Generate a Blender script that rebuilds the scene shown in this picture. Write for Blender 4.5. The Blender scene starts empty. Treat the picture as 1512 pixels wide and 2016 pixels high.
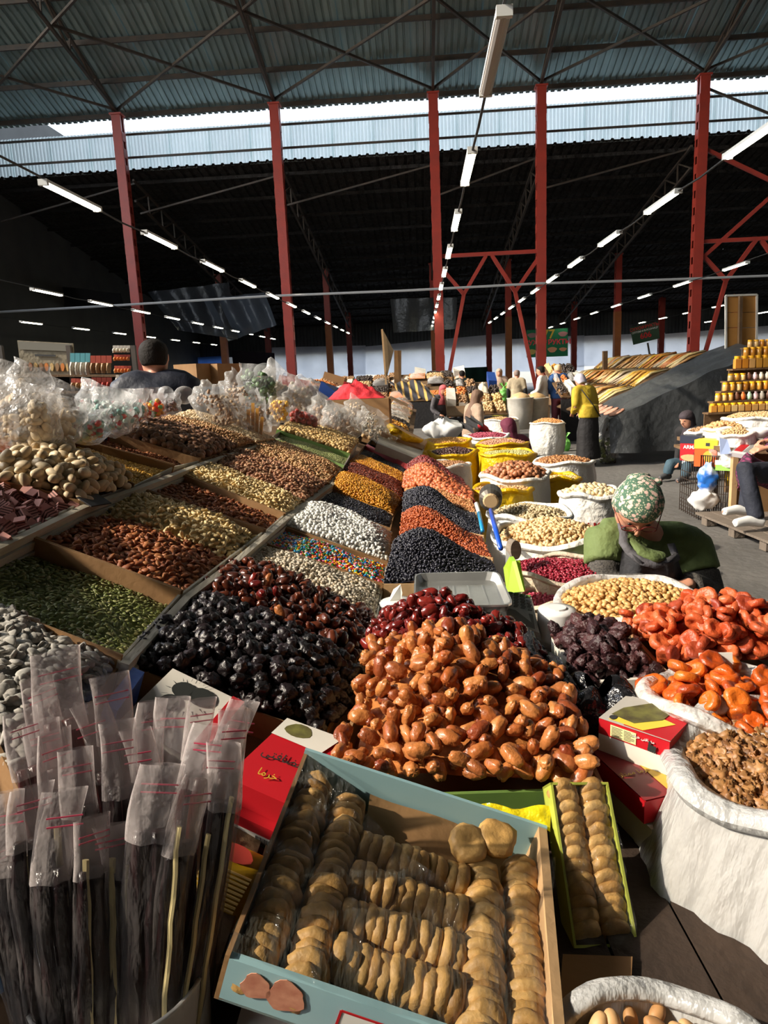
import bpy, math, random
import numpy as np
from mathutils import Vector, Matrix, noise as mnoise
R = math.radians; PI = math.pi
sc = bpy.context.scene; COL = sc.collection
# ---------------------------------------------------------------- camera, world, sun, exposure
F, CX, CY = 1400.0, 756.0, 1008.0
PITCH, ROLL = R(11.2), R(2.5)
CAM = np.array([0, 0, 1.62])
FW = np.array([0, math.cos(PITCH), -math.sin(PITCH)]); U0 = np.cross([1., 0, 0], FW); _c, _s = math.cos(ROLL), math.sin(ROLL)
RT = np.array([1., 0, 0])*_c - U0*_s; UP = U0*_c + np.array([1., 0, 0])*_s
cd = bpy.data.cameras.new('camera'); cam = bpy.data.objects.new('camera', cd); COL.objects.link(cam)
cam.matrix_world = Matrix(((RT[0], UP[0], -FW[0], CAM[0]), (RT[1], UP[1], -FW[1], CAM[1]), (RT[2], UP[2], -FW[2], CAM[2]), (0, 0, 0, 1)))
cd.sensor_fit = 'VERTICAL'; cd.sensor_height = 36; cd.lens = 36*F/2016; cd.clip_start = .05; cd.clip_end = 300
sc.camera = cam
w = bpy.data.worlds.new('world'); sc.world = w; w.use_nodes = True
wn = w.node_tree; bg = wn.nodes['Background']
sky = wn.nodes.new('ShaderNodeTexSky'); sky.sky_type = 'NISHITA'; sky.sun_disc = False; sky.sun_elevation = R(30); sky.sun_rotation = R(-100); sky.dust_density = 1.5
hsv = wn.nodes.new('ShaderNodeHueSaturation'); hsv.inputs['Saturation'].default_value = .45
wn.links.new(sky.outputs[0], hsv.inputs['Color']); wn.links.new(hsv.outputs[0], bg.inputs[0]); bg.inputs[1].default_value = .56
sd = bpy.data.lights.new('sun', 'SUN'); sun = bpy.data.objects.new('sun', sd); COL.objects.link(sun)
SUNDIR = Vector((-.87, -.18, .62)).normalized()
sun.rotation_euler = SUNDIR.to_track_quat('Z', 'Y').to_euler(); sd.energy = 4.8; sd.angle = R(.6); sd.color = (1, .88, .7)
vs = sc.view_settings; vs.view_transform = 'Standard'; vs.look = 'None'; vs.gamma = 1; vs.use_curve_mapping = False; vs.exposure = 0.25
cy = sc.cycles; cy.use_denoising = True; cy.max_bounces = 6; cy.diffuse_bounces = 3; cy.glossy_bounces = 3; cy.transparent_max_bounces = 24; cy.transmission_bounces = 4; cy.caustics_reflective = cy.caustics_refractive = False; cy.sample_clamp_indirect = 4
# ---------------------------------------------------------------- geometry helpers
def V(*a): return np.array(a, float)
def nrm(v): v = np.asarray(v, float); return v/(np.linalg.norm(v)+1e-12)
def ray(px, py): return FW + RT*((px-CX)/F) + UP*((CY-py)/F)
def proj(P):
    v = np.asarray(P, float)-CAM; z = v@FW
    return CX+F*(v@RT)/z, CY-F*(v@UP)/z, z
def onz(px, py, z): d = ray(px, py); return CAM + d*((z-CAM[2])/d[2])
def aty(px, py, y): d = ray(px, py); return CAM + d*(y/d[1])
def onpl(px, py, p0, n): d = ray(px, py); return CAM + d*(((p0-CAM)@n)/(d@n))
AX = nrm([.0611, .998, 0]); RW = V(AX[1], -AX[0], 0)          # hall axis and the row direction across it
def H(u, v, z): return RW*u + AX*v + V(0, 0, z)
ROT_H = -math.atan2(AX[0], AX[1])
_d = math.radians(20); CDIR = -RW*math.cos(_d) + V(0, 0, math.sin(_d)); SN = nrm(np.cross(AX, CDIR)); SN = SN if SN[2] > 0 else -SN
P0 = onz(743, 1223, .88)
def S(px, py, h=0.0): return onpl(px, py, P0+SN*h, SN)         # point on the sloping display that rises to the back of the stall
rnd = random.Random(5)
def named(name, data): o = bpy.data.objects.new(name, data); COL.objects.link(o); return o
def tag(o, label=None, cat=None, group=None, kind=None):
    if label: o['label'] = label
    if cat: o['category'] = cat
    if group: o['group'] = group
    if kind: o['kind'] = kind
    return o
def thing(name, label, cat, loc=(0, 0, 0), group=None, kind=None):
    o = named(name, None); o.location = Vector(loc); o.empty_display_size = .1
    o['_inv'] = 1
    return tag(o, label, cat, group, kind)
class MB:                                                     # collects shapes into ONE mesh
    def __init__(s): s.v = []; s.f = []; s.m = []; s.cm = 0
    def add(s, vs, fs):
        b = len(s.v); s.v += [tuple(map(float, p)) for p in vs]; s.f += [tuple(b+i for i in f) for f in fs]; s.m += [s.cm]*len(fs); return s
    def mat(s, i): s.cm = i; return s
    def hexa(s, p): return s.add(p, [(0, 3, 2, 1), (4, 5, 6, 7), (0, 1, 5, 4), (1, 2, 6, 5), (2, 3, 7, 6), (3, 0, 4, 7)])
    def box(s, c, e, ax=None):                                # centre, full sizes, optional 3 axes
        X, Y, Z = ax if ax is not None else (V(1, 0, 0), V(0, 1, 0), V(0, 0, 1)); c = np.asarray(c, float)
        q = lambda i, j, k: c+X*(i*e[0]/2)+Y*(j*e[1]/2)+Z*(k*e[2]/2)
        return s.hexa([q(-1, -1, -1), q(1, -1, -1), q(1, 1, -1), q(-1, 1, -1), q(-1, -1, 1), q(1, -1, 1), q(1, 1, 1), q(-1, 1, 1)])
    def bar(s, a, b, w, h=None, up=(0, 0, 1)):                # rectangular bar from a to b
        a, b = np.asarray(a, float), np.asarray(b, float); d = b-a; L = np.linalg.norm(d); Z = d/L; X = np.cross(up, Z)
        if np.linalg.norm(X) < 1e-4: X = np.cross((1, 0, 0), Z)
        X = nrm(X); Y = np.cross(Z, X); return s.box((a+b)/2, (w, h or w, L), (X, Y, Z))
    def slab(s, q, t, n):                                     # quad extruded along n by t
        q = [np.asarray(p, float) for p in q]; return s.hexa(q+[p+np.asarray(n)*t for p in q])
    def tube(s, pts, r, n=8, cap=True, sq=1.0):
        pts = [np.asarray(p, float) for p in pts]; rs = r if hasattr(r, '__len__') else [r]*len(pts); rings = []; X = None
        for i, p in enumerate(pts):
            d = nrm(pts[min(i+1, len(pts)-1)]-pts[max(i-1, 0)])
            if X is None: X = np.cross(d, (0, 0, 1)); X = np.cross(d, (1, 0, 0)) if np.linalg.norm(X) < .05 else X
            X = nrm(X-d*(X@d)); Y = np.cross(d, X)
            rings.append([p+(X*math.cos(t)+Y*math.sin(t)*sq)*rs[i] for t in [2*PI*k/n for k in range(n)]])
        return s.loft(rings, cap)
    def loft(s, rings, cap=True, closed=True):
        n = len(rings[0]); vs = [p for r in rings for p in r]; fs = []
        for i in range(len(rings)-1):
            for k in range(n if closed else n-1):
                fs.append((i*n+k, i*n+(k+1) % n, (i+1)*n+(k+1) % n, (i+1)*n+k))
        if cap: fs += [tuple(range(n))[::-1], tuple((len(rings)-1)*n+k for k in range(n))]
        return s.add(vs, fs)
    def grid(s, fn, nu, nv):                                  # surface of fn(u, v)
        return s.loft([[fn(i/nu, j/nv) for j in range(nv+1)] for i in range(nu+1)], False, False)
    def mesh(s, name, mats=None, smooth=False):
        me = bpy.data.meshes.new(name); me.from_pydata(s.v, [], s.f)
        for m in (mats if isinstance(mats, (list, tuple)) else [mats] if mats else []): me.materials.append(m)
        if any(s.m): me.polygons.foreach_set('material_index', s.m)
        if smooth: me.polygons.foreach_set('use_smooth', [True]*len(me.polygons))
        me.update(); return me
    def build(s, name, mats, parent=None, smooth=False, **kw):
        o = named(name, s.mesh(name, mats, smooth))
        if parent is not None: child(o, parent)
        if kw: tag(o, **kw)
        return o
def child(o, p):
    o.parent = p; bpy_loc = wloc(p); o.location = o.location - bpy_loc
    return o
def wloc(p):
    l = Vector((0, 0, 0))
    while p is not None: l = l + p.location; p = p.parent
    return l
def copy_tree(o, off, parent=None, label=None):               # a thing with copies of its parts and sub-parts
    c = o.copy(); COL.objects.link(c); c.parent = parent
    if parent is None:
        c.location = o.location + Vector(off)
        if label: c['label'] = label
    for ch in o.children: copy_tree(ch, off, c)
    return c
def smooth(o):
    me = o.data; me.polygons.foreach_set('use_smooth', [True]*len(me.polygons)); return o
def wob(p, s, a, k=0): return a*mnoise.noise(Vector((p[0]*s+k, p[1]*s-k, p[2]*s+2*k)))
def wobv(p, s, a, k=0): return np.array(mnoise.noise_vector(Vector((p[0]*s+k, p[1]*s, p[2]*s-k))))*a
# ---------------------------------------------------------------- materials
MATS = {}
def M(name, col=(.5, .5, .5), rough=.6, metal=0., col2=None, ns=8., nmix=1., var=0., bump=0., bs=30., spec=.5, emit=0., ecol=None, alpha=1., trans=0., sss=0., coat=0., ramp=None, stretch=None, isl=False, transl=0.):
    """principled material: col..col2 by noise, var = random value change per object / island"""
    if name in MATS: return MATS[name]
    m = bpy.data.materials.new(name); MATS[name] = m; m.use_nodes = True; nt = m.node_tree; N = nt.nodes; L = nt.links.new; b = N['Principled BSDF']
    b.inputs['Roughness'].default_value = rough; b.inputs['Metallic'].default_value = metal; b.inputs['Specular IOR Level'].default_value = spec
    if coat: b.inputs['Coat Weight'].default_value = coat; b.inputs['Coat Roughness'].default_value = .15
    if sss: b.inputs['Subsurface Weight'].default_value = sss; b.inputs['Subsurface Radius'].default_value = (.01, .005, .003); b.inputs['Subsurface Scale'].default_value = .6
    tc = N.new('ShaderNodeTexCoord'); vec = tc.outputs['Object']
    if stretch:
        mp = N.new('ShaderNodeMapping'); mp.inputs['Scale'].default_value = stretch; L(vec, mp.inputs[0]); vec = mp.outputs[0]
    c_out = None
    if col2 is not None:
        nz = N.new('ShaderNodeTexNoise'); nz.inputs['Scale'].default_value = ns; nz.inputs['Detail'].default_value = 5; L(vec, nz.inputs['Vector'])
        rp = N.new('ShaderNodeValToRGB'); rp.color_ramp.elements[0].position = .5-.22/nmix; rp.color_ramp.elements[1].position = .5+.22/nmix
        rp.color_ramp.elements[0].color = (*col, 1); rp.color_ramp.elements[1].color = (*col2, 1); L(nz.outputs[0], rp.inputs[0]); c_out = rp.outputs[0]
    if isl or var:
        oi = N.new('ShaderNodeObjectInfo'); ge = N.new('ShaderNodeNewGeometry'); ad = N.new('ShaderNodeMath'); ad.operation = 'ADD'; fr = N.new('ShaderNodeMath'); fr.operation = 'FRACT'
        L(oi.outputs['Random'], ad.inputs[0]); L(ge.outputs['Random Per Island'], ad.inputs[1]); L(ad.outputs[0], fr.inputs[0]); rv = fr.outputs[0]
        if ramp:
            rr = N.new('ShaderNodeValToRGB'); rr.color_ramp.interpolation = 'CONSTANT' if isl == 'const' else 'LINEAR'
            for k, c in enumerate(ramp):
                e = rr.color_ramp.elements[k] if k < 2 else rr.color_ramp.elements.new(.99)
                e.position = k/len(ramp) if isl == 'const' else k/(len(ramp)-1); e.color = (*c, 1)
            L(rv, rr.inputs[0])
            if c_out is not None:
                mx = N.new('ShaderNodeMix'); mx.data_type = 'RGBA'; mx.blend_type = 'MULTIPLY'; mx.inputs[0].default_value = 1; L(rr.outputs[0], mx.inputs[6]); L(c_out, mx.inputs[7]); c_out = mx.outputs[2]
            else: c_out = rr.outputs[0]
        if var:
            mr = N.new('ShaderNodeMapRange'); mr.inputs[3].default_value = 1-var; mr.inputs[4].default_value = 1+var*.6; L(rv, mr.inputs[0])
            hs = N.new('ShaderNodeHueSaturation'); L(mr.outputs[0], hs.inputs['Value'])
            if c_out is None: hs.inputs['Color'].default_value = (*col, 1)
            else: L(c_out, hs.inputs['Color'])
            c_out = hs.outputs[0]
    if c_out is None: b.inputs['Base Color'].default_value = (*col, 1)
    else: L(c_out, b.inputs['Base Color'])
    if bump:
        bn = N.new('ShaderNodeTexNoise'); bn.inputs['Scale'].default_value = bs; bn.inputs['Detail'].default_value = 4; L(vec, bn.inputs['Vector'])
        bp = N.new('ShaderNodeBump'); bp.inputs['Strength'].default_value = bump; bp.inputs['Distance'].default_value = .5/bs*2; L(bn.outputs[0], bp.inputs['Height']); L(bp.outputs[0], b.inputs['Normal'])
    if emit: b.inputs['Emission Strength'].default_value = emit; b.inputs['Emission Color'].default_value = (*(ecol or col), 1)
    if trans: b.inputs['Transmission Weight'].default_value = trans
    out = N['Material Output']
    if transl:
        tr = N.new('ShaderNodeBsdfTranslucent')
        if c_out is None: tr.inputs[0].default_value = (*col, 1)
        else: L(c_out, tr.inputs[0])
        mx = N.new('ShaderNodeMixShader'); mx.inputs[0].default_value = transl; L(b.outputs[0], mx.inputs[1]); L(tr.outputs[0], mx.inputs[2]); L(mx.outputs[0], out.inputs[0])
    if alpha < 1:
        t = N.new('ShaderNodeBsdfTransparent'); lw = N.new('ShaderNodeLayerWeight'); lw.inputs[0].default_value = .35
        mr = N.new('ShaderNodeMapRange'); mr.inputs[3].default_value = alpha; mr.inputs[4].default_value = min(1., alpha+.35); L(lw.outputs['Facing'], mr.inputs[0])
        mx = N.new('ShaderNodeMixShader'); L(mr.outputs[0], mx.inputs[0]); L(t.outputs[0], mx.inputs[1]); src = out.inputs[0].links[0].from_socket; L(src, mx.inputs[2]); L(mx.outputs[0], out.inputs[0])
    return m
# ---------------------------------------------------------------- the hall
m_red = M('red_column_paint', (.46, .055, .035), .45, col2=(.36, .05, .035), ns=3, bump=.1, bs=20)
m_steel = M('truss_steel', (.05, .045, .04), .6, col2=(.10, .07, .05), ns=4)
m_galv = M('galvanised_sheet', (.46, .60, .60), .36, .35, col2=(.26, .36, .37), ns=1.2, var=.12, stretch=(3, .5, 1))
m_poly = M('translucent_panel', (.90, .97, .97), .5, col2=(.70, .82, .83), ns=2.2, var=.05, transl=.9, stretch=(1, 1, .4), nmix=.7)
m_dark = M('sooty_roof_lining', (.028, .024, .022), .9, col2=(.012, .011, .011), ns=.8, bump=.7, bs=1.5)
m_wall = M('dark_grey_wall_sheet', (.075, .078, .075), .7, col2=(.05, .05, .05), ns=1)
m_conc = M('worn_concrete', (.165, .155, .145), .75, col2=(.10, .095, .09), ns=1.3, bump=.25, bs=12)
m_white_tarp = M('white_tarp', (.86, .88, .92), .5, col2=(.74, .77, .83), ns=.8, transl=.75, bump=.4, bs=1.2)
m_blue_tarp = M('blue_tarp', (.09, .22, .68), .5, col2=(.06, .16, .55), ns=1, transl=.6, bump=.4, bs=1.5)
m_dtarp = M('dark_tarp', (.030, .033, .036), .42, col2=(.045, .048, .05), ns=2, bump=.25, bs=4)
m_lamp = M('lit_lamp_tube', (1, 1, .9), .5, emit=14, ecol=(1, .96, .72))
m_lampoff = M('lamp_diffuser_off', (.36, .32, .28), .5)
m_lampbody = M('lamp_housing', (.6, .6, .57), .5)
m_cable = M('black_cable', (.02, .02, .02), .6)
m_gcable = M('grey_conduit', (.5, .5, .5), .5)
floor = MB().slab([H(-34, -12, -.2), H(34, -12, -.2), H(34, 66, -.2), H(-34, 66, -.2)], .2, (0, 0, 1)).build('floor', m_conc, kind='structure')
OR = 'first second third fourth fifth sixth seventh eighth ninth tenth eleventh twelfth thirteenth'.split()
ZT = 10.9; ZC = 9.25
def column(u, v, ztop, w, label, d=.34, dark=None):
    b = H(u, v, 0); c = thing('steel_column', label, 'column', b, 'red steel columns', 'thing')
    ax = (RW, AX, V(0, 0, 1))
    for s in (-1, 1):
        m = MB().box(b+AX*s*d/2+V(0, 0, ztop/2), (w, .02, ztop), ax)
        for t in (-1, 1): m.box(b+AX*s*(d/2-.045)+RW*t*(w/2-.008)+V(0, 0, ztop/2), (.016, .09, ztop), ax)
        m.build('channel', m_red, c)
    m = MB(); n = int(ztop/.55)
    for k in range(n):
        for t in (-1, 1): m.box(b+RW*t*(w/2+.006)+V(0, 0, .3+k*.55), (.012, d*.96, .3), ax)
    m.build('batten_plates', m_red, c, kind='stuff')
    MB().box(b+V(0, 0, ztop+.03), (w+.1, d+.1, .06), ax).build('cap_plate', m_red if not dark else m_steel, c)
    return c
def uat(px, py, v):
    d = ray(px, py); t = (v-CAM@AX)/(d@AX); p = CAM+d*t; return p@RW, p[2]
PILL = [uat(233, 250, 27)[0], uat(543, 250, 27)[0], uat(854, 250, 27)[0], uat(1065, 250, 27)[0], uat(1382, 250, 27)[0]]
PLAB = ['tall red steel column right behind the man in the dark jacket', 'red steel column of the front row left of the hall centre', 'red steel column at the left end of the portal brace', 'red steel column at the right end of the portal brace', 'broad red steel column at the right, square gaps down its side']
for u, l in zip(PILL, PLAB): column(u, 27, ZT, .32, l)
QP = [(430, 545, 'left of the tarp patch'), (641, 545, 'just right of the second tall column'), (851, 545, 'hidden close beside the third tall column'), (1000, 545, 'seen between the two braced columns'), (1217, 545, 'right of the braced columns')]
m_oran = M('orange_column_paint', (.42, .13, .03), .5, col2=(.34, .10, .03), ns=4)
for x, y, l in QP:
    u_ = uat(x, y, 40)[0]; c_ = column(u_, 40, 7.1, .30, 'lower red column of the second row ' + l); MB().box(H(u_, 40, 2.1), (.335, .385, 4.2), (RW, AX, V(0, 0, 1))).build('orange_base', m_oran, c_)
for x, l in ((12, 'at the left edge of the view'), (118, 'far left by the printed banner'), (215, 'left of the first tall column'), (345, 'behind the hanging tarp'), (525, 'beside the second tall column'), (686, 'by the white tarp wall'), (962, 'left of the green sign'), (1130, 'right of the green sign'), (1302, 'beside the tilted sign'), (1445, 'behind the tan board')):
    column(uat(x, 640, 50)[0], 50, 6.0, .34, 'distant dark red column ' + l)
# upper roof: corrugated sheets between purlins, rising towards the camera
def roofz(v): return ZT+.25+(27.6-v)*.33
def corr(m, p, q, wdir, wid, nrib, dep, nv, dirn=(0, 0, 1)):   # one trapezoid-ribbed sheet from p to q
    p, q = np.asarray(p, float), np.asarray(q, float); prof = []
    for k in range(nrib):
        for a, h in ((0, 0), (.62, 0), (.70, 1), (.92, 1)): prof.append(((k+a)/nrib*wid, h*dep))
    prof.append((wid, 0))
    rings = [[p+(q-p)*t+wdir*x+np.asarray(dirn)*h for x, h in prof] for t in np.linspace(0, 1, nv+1)]
    return m.loft(rings, False, False)
roof = named('ceiling', None); tag(roof, kind='structure')
vb = [27.9, 23.2, 18.5, 13.8]
for i in range(3):
    me = None
    for k in range(-14, 18):
        off = H(k*1.1, 0, 0)
        if me is None:
            me = corr(MB(), V(0, 0, 0), H(0, vb[i+1]-.15, roofz(vb[i+1]-.15)+.02)-H(0, vb[i], roofz(vb[i])), RW, 1.12, 5, .05, 1).mesh('roof_sheet', m_galv)
        o = named('roof_sheet', me); o.location = Vector(off+H(0, vb[i], roofz(vb[i])+.02*(k % 2))); o.parent = roof
MB().slab([H(-16, 14.2, roofz(14)+.3), H(27, 14.2, roofz(14)+.3), H(27, -12, roofz(14)+.3), H(-16, -12, roofz(14)+.3)], .1, (0, 0, 1)).build('roof_slab', m_galv, roof)
for k, v in enumerate((27.5, 25.9, 24.3, 22.7, 21.1, 19.5, 17.9, 16.3)):
    MB().bar(H(-24, v, roofz(v)-.09), H(24, v, roofz(v)-.09), .07, .15).build('purlin', m_steel, roof)
# clerestory of pale translucent sheets
cl = named('wall_clerestory', None); tag(cl, kind='structure')
me = None
for k in range(-16, 17):
    if me is None:
        m = MB(); n = 12
        rings = [[RW*(x*1.55/48)+AX*(.03*math.sin(x*PI/2+.4))+V(0, 0, z) for x in range(49)] for z in (0, ZT-.28-ZC)]
        me = m.loft(rings, False, False).mesh('translucent_sheet', m_poly)
    o = named('translucent_sheet', me); o.location = Vector(H(k*1.5, 27.75+.02*(k % 2), ZC)); o.parent = cl
for z in (ZT-.45, ZC+.42): MB().bar(H(-25, 27.55, z), H(25, 27.55, z), .06, .07).build('rail', m_steel, cl)
# lower dark roof behind, with lattice trusses beneath it
def loz(v): return ZC+.02-(v-27.6)*.165
lo = named('ceiling_lower', None); tag(lo, kind='structure')
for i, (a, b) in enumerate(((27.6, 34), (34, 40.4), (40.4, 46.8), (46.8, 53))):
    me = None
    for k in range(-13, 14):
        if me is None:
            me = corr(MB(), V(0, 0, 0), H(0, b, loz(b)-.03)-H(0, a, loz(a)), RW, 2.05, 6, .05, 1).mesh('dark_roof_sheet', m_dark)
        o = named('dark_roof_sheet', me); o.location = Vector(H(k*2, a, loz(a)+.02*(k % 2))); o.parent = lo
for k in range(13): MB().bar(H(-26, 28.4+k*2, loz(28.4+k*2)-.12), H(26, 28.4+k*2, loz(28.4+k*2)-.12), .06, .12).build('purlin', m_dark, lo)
def lattice(name, label, pt, pb, n, parent=None, w=.09, cat='truss', group='roof trusses', mat=None):
    mat = mat or m_steel; t = thing(name, label, cat, pt(0), group)
    MB().bar(pt(0), pt(1), w, w).build('top_chord', mat, t); MB().bar(pb(0), pb(1), w, w).build('bottom_chord', mat, t)
    for k in range(n):
        a, b = k/n, (k+1)/n
        MB().bar(pb(a), pt(b), w*.6, w*.6).build('web_bar', mat, t); MB().bar(pb(b), pt(b), w*.6, w*.6).build('web_bar', mat, t)
    return t
tn = ['over the leftmost tall column', 'over the second tall column', 'over the third tall column', 'over the fourth tall column', 'over the rightmost tall column']
for u, l in zip(PILL, tn):
    lattice('roof_truss', 'dark steel lattice truss rising towards the viewer ' + l, lambda t, u=u: H(u, 27.1-13*t, roofz(27.1-13*t)-.2-.1*(t < .01)), lambda t, u=u: H(u, 27-13*t, ZT+.12+t*2.6), 8)
    lattice('roof_truss', 'sooty lattice truss under the dark lower roof ' + l.replace('over', 'behind'), lambda t, u=u: H(u, 27.9+25*t, loz(27.9+25*t)-.22), lambda t, u=u: H(u, 27.9+25*t, loz(27.9+25*t)-.95), 18, w=.08, mat=m_steel)
us = [PILL[0]-5.5]+PILL+[PILL[-1]+5.5]; node = lambda u, t: H(u, 27-13*t, ZT+.2+t*2.7)
for i in range(6):
    for j, (s, e) in enumerate(((us[i], us[i+1]), (us[i+1], us[i]))):
        tag(MB().bar(node(s, 0), node(e, .33), .075, .075).build('cross_brace', m_steel), 'lower dark roof brace in the %s bay from the left, rising to the %s' % (OR[i], 'right' if j == 0 else 'left'), 'brace', 'roof cross braces')
        if i in (0, 5): continue
        tag(MB().bar(node(s, .33), node(e, .66), .075, .075).build('cross_brace', m_steel), 'upper dark roof brace in the %s bay from the left, rising to the %s' % (OR[i], 'right' if j == 0 else 'left'), 'brace', 'roof cross braces')
# braces below the lower roof
for i in range(5):
    tag(MB().bar(H(us[i], 28.3, 7.9-.0), H(us[i+1], 28.3, 9.0), .06, .06).build('cross_brace', m_steel), 'faint tan rod slanting across the dark roof in the %s bay from the left' % OR[i], 'brace', 'roof cross braces')
# red portal frames between pairs of columns
def portal(ua, ub, z0, label, bottoms):
    t = thing('portal_brace', label, 'brace', H(ua, 27, 0)); m = (ua+ub)/2; q = (ub-ua)/4
    bar = lambda a, b, n='brace_bar': MB().bar(H(a[0], 27, a[1]), H(b[0], 27, b[1]), .13, .13).build(n, m_red, t)
    bar((ua, z0), (ub, z0), 'cross_beam'); z1 = z0-1.35
    bar((ua, z0-.25), (ua+q, z1)); bar((ua+q, z1), (m-.1, z0-.05)); bar((m+.1, z0-.05), (ub-q, z1)); bar((ub-q, z1), (ub, z0-.1))
    bar((ua+q, z1), (ua+.15, .6), 'leg'); bar((ub-q, z1), (ub-.15, .6), 'leg')
portal(PILL[2], PILL[3], uat(960, 500, 27)[1], 'red steel portal brace of W shape between the third and fourth columns', 0)
portal(PILL[4], PILL[4]+4.2, uat(1440, 473, 27)[1], 'red steel portal brace right of the broad right column', 0)
for j, (z, s) in enumerate(((8.7, 6.6), (6.3, 8.5))):
    tag(MB().bar(H(PILL[4], 27, z-1.4 if j else z), H(PILL[4]+4.2, 27, s if j else s), .12, .12).build('cross_brace', m_red), 'red bar slanting %s from the broad right column' % ('up' if j else 'down'), 'brace')
for j, (a, b) in enumerate(((10.6, 8.2), (8.2, 10.4))):
    tag(MB().bar(H(PILL[4], 27, a), H(PILL[4]+5.5, 27, b), .07, .07).build('cross_brace', m_steel), 'dark rod crossing the pale clerestory at the right edge, %s' % ('falling' if j == 0 else 'rising'), 'brace')
# far wall: dark sheets above, light tarps below
fwall = named('wall_back', None); tag(fwall, kind='structure'); me = None
for k in range(-14, 15):
    if abs(k*2+1) < 0: continue
    if me is None: me = corr(MB(), V(0, 0, 0), V(0, 0, 2.6), RW, 2.02, 8, .06, 1, AX).mesh('wall_sheet', m_wall)
    o = named('wall_sheet', me); o.location = Vector(H(k*2, 52.9+.02*(k % 2), 3.1)); o.parent = fwall
def cloth(name, q, mat, label, cat, amp=.12, nu=14, nv=8, group=None, thick=0, sag=0., seed=0):
    A, B, C, D = [np.asarray(p, float) for p in q]; n = nrm(np.cross(B-A, D-A))
    def f(u, v):
        p = A*(1-u)*(1-v)+B*u*(1-v)+C*u*v+D*(1-u)*v
        return p+n*(wob(p, 1.1/max(amp*6, .15), amp, seed)+amp*.5*math.sin(u*nu*1.7+seed))+V(0, 0, -sag*4*u*(1-u)*(1 if v < .5 else .8))
    return tag(smooth(MB().grid(f, nu*2, nv*2).build(name, mat)), label, cat, group)
TV = 52.2
def tarp(x0, x1, y0t, y1t, y0b, y1b, mat, label, seed):
    f = lambda x, y: (lambda u, z: H(u, TV, z))(*uat(x, y, TV))
    cloth('wall_tarp', [f(x0, y0t), f(x1, y1t), f(x1, y1b), f(x0, y0b)], mat, label, 'tarp', .1, 16, 6, 'tarps along the far wall', seed=seed)
tarp(245, 450, 712, 700, 735, 728, m_blue_tarp, 'blue tarp strip on the far wall behind the man in dark jacket', 1)
tarp(535, 720, 684, 680, 748, 745, m_white_tarp, 'pale tarp on the far wall left of the leaning board', 2)
tarp(690, 1005, 685, 655, 737, 742, m_white_tarp, 'long pale tarp on the far wall behind the braced columns', 3)
tarp(1000, 1150, 668, 660, 732, 730, m_white_tarp, 'white tarp on the far wall behind the green sign', 4)
tarp(1130, 1310, 662, 655, 722, 715, m_white_tarp, 'white tarp on the far wall below the tilted sign', 5)
tarp(1300, 1530, 658, 640, 715, 705, m_white_tarp, 'white tarp on the far wall behind the honey stall', 6)
for i, (x0, x1, y0, y1) in enumerate(((455, 535, 590, 615), (710, 770, 592, 618), (960, 1128, 578, 602), (1305, 1340, 563, 585), (185, 230, 622, 650))):
    f = lambda x, y: (lambda u, z: H(u, 52.4, z))(*uat(x, y, 52.4))
    wd = named('window_%d' % (i+1), None); tag(wd, kind='structure')
    n = max(2, int((x1-x0)/28)); mw = M('bright_window', (.8, .9, 1), .4, emit=1.4, ecol=(.8, .92, 1))
    for k in range(n):
        a = x0+(x1-x0)*k/n; b = x0+(x1-x0)*(k+.93)/n
        MB().slab([f(a, y0), f(b, y0), f(b, y1), f(a, y1)], .03, AX).build('pane', mw, wd)
    MB().bar(f(x0, y1), f(x1, y1), .1, .1).bar(f(x0, y0), f(x1, y0), .1, .1).build('window_frame', m_steel, wd)
# side walls. The left gable is open above its sheeting, which is where the sun comes in.
wl = named('wall_left', None); tag(wl, kind='structure')
MB().slab([H(-16.4, -12, 0), H(-16.4, 22, 0), H(-16.4, 22, 5.6), H(-16.4, -12, 5.6)], .1, RW).build('sheeting', m_wall, wl)
MB().slab([H(-16.4, 22, 0), H(-16.4, 66, 0), H(-16.4, 66, 13), H(-16.4, 22, 13)], .1, RW).build('sheeting', m_wall, wl)
wr = named('wall_right', None); tag(wr, kind='structure')
MB().slab([H(27, -12, 0), H(27, 66, 0), H(27, 66, 16), H(27, -12, 16)], .1, -RW).build('sheeting', m_wall, wr)
wb = named('wall_front', None); tag(wb, kind='structure')
MB().slab([H(-16.4, -12, 0), H(27, -12, 0), H(27, -12, 16), H(-16.4, -12, 16)], .1, -AX).build('sheeting', m_wall, wb)
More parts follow.
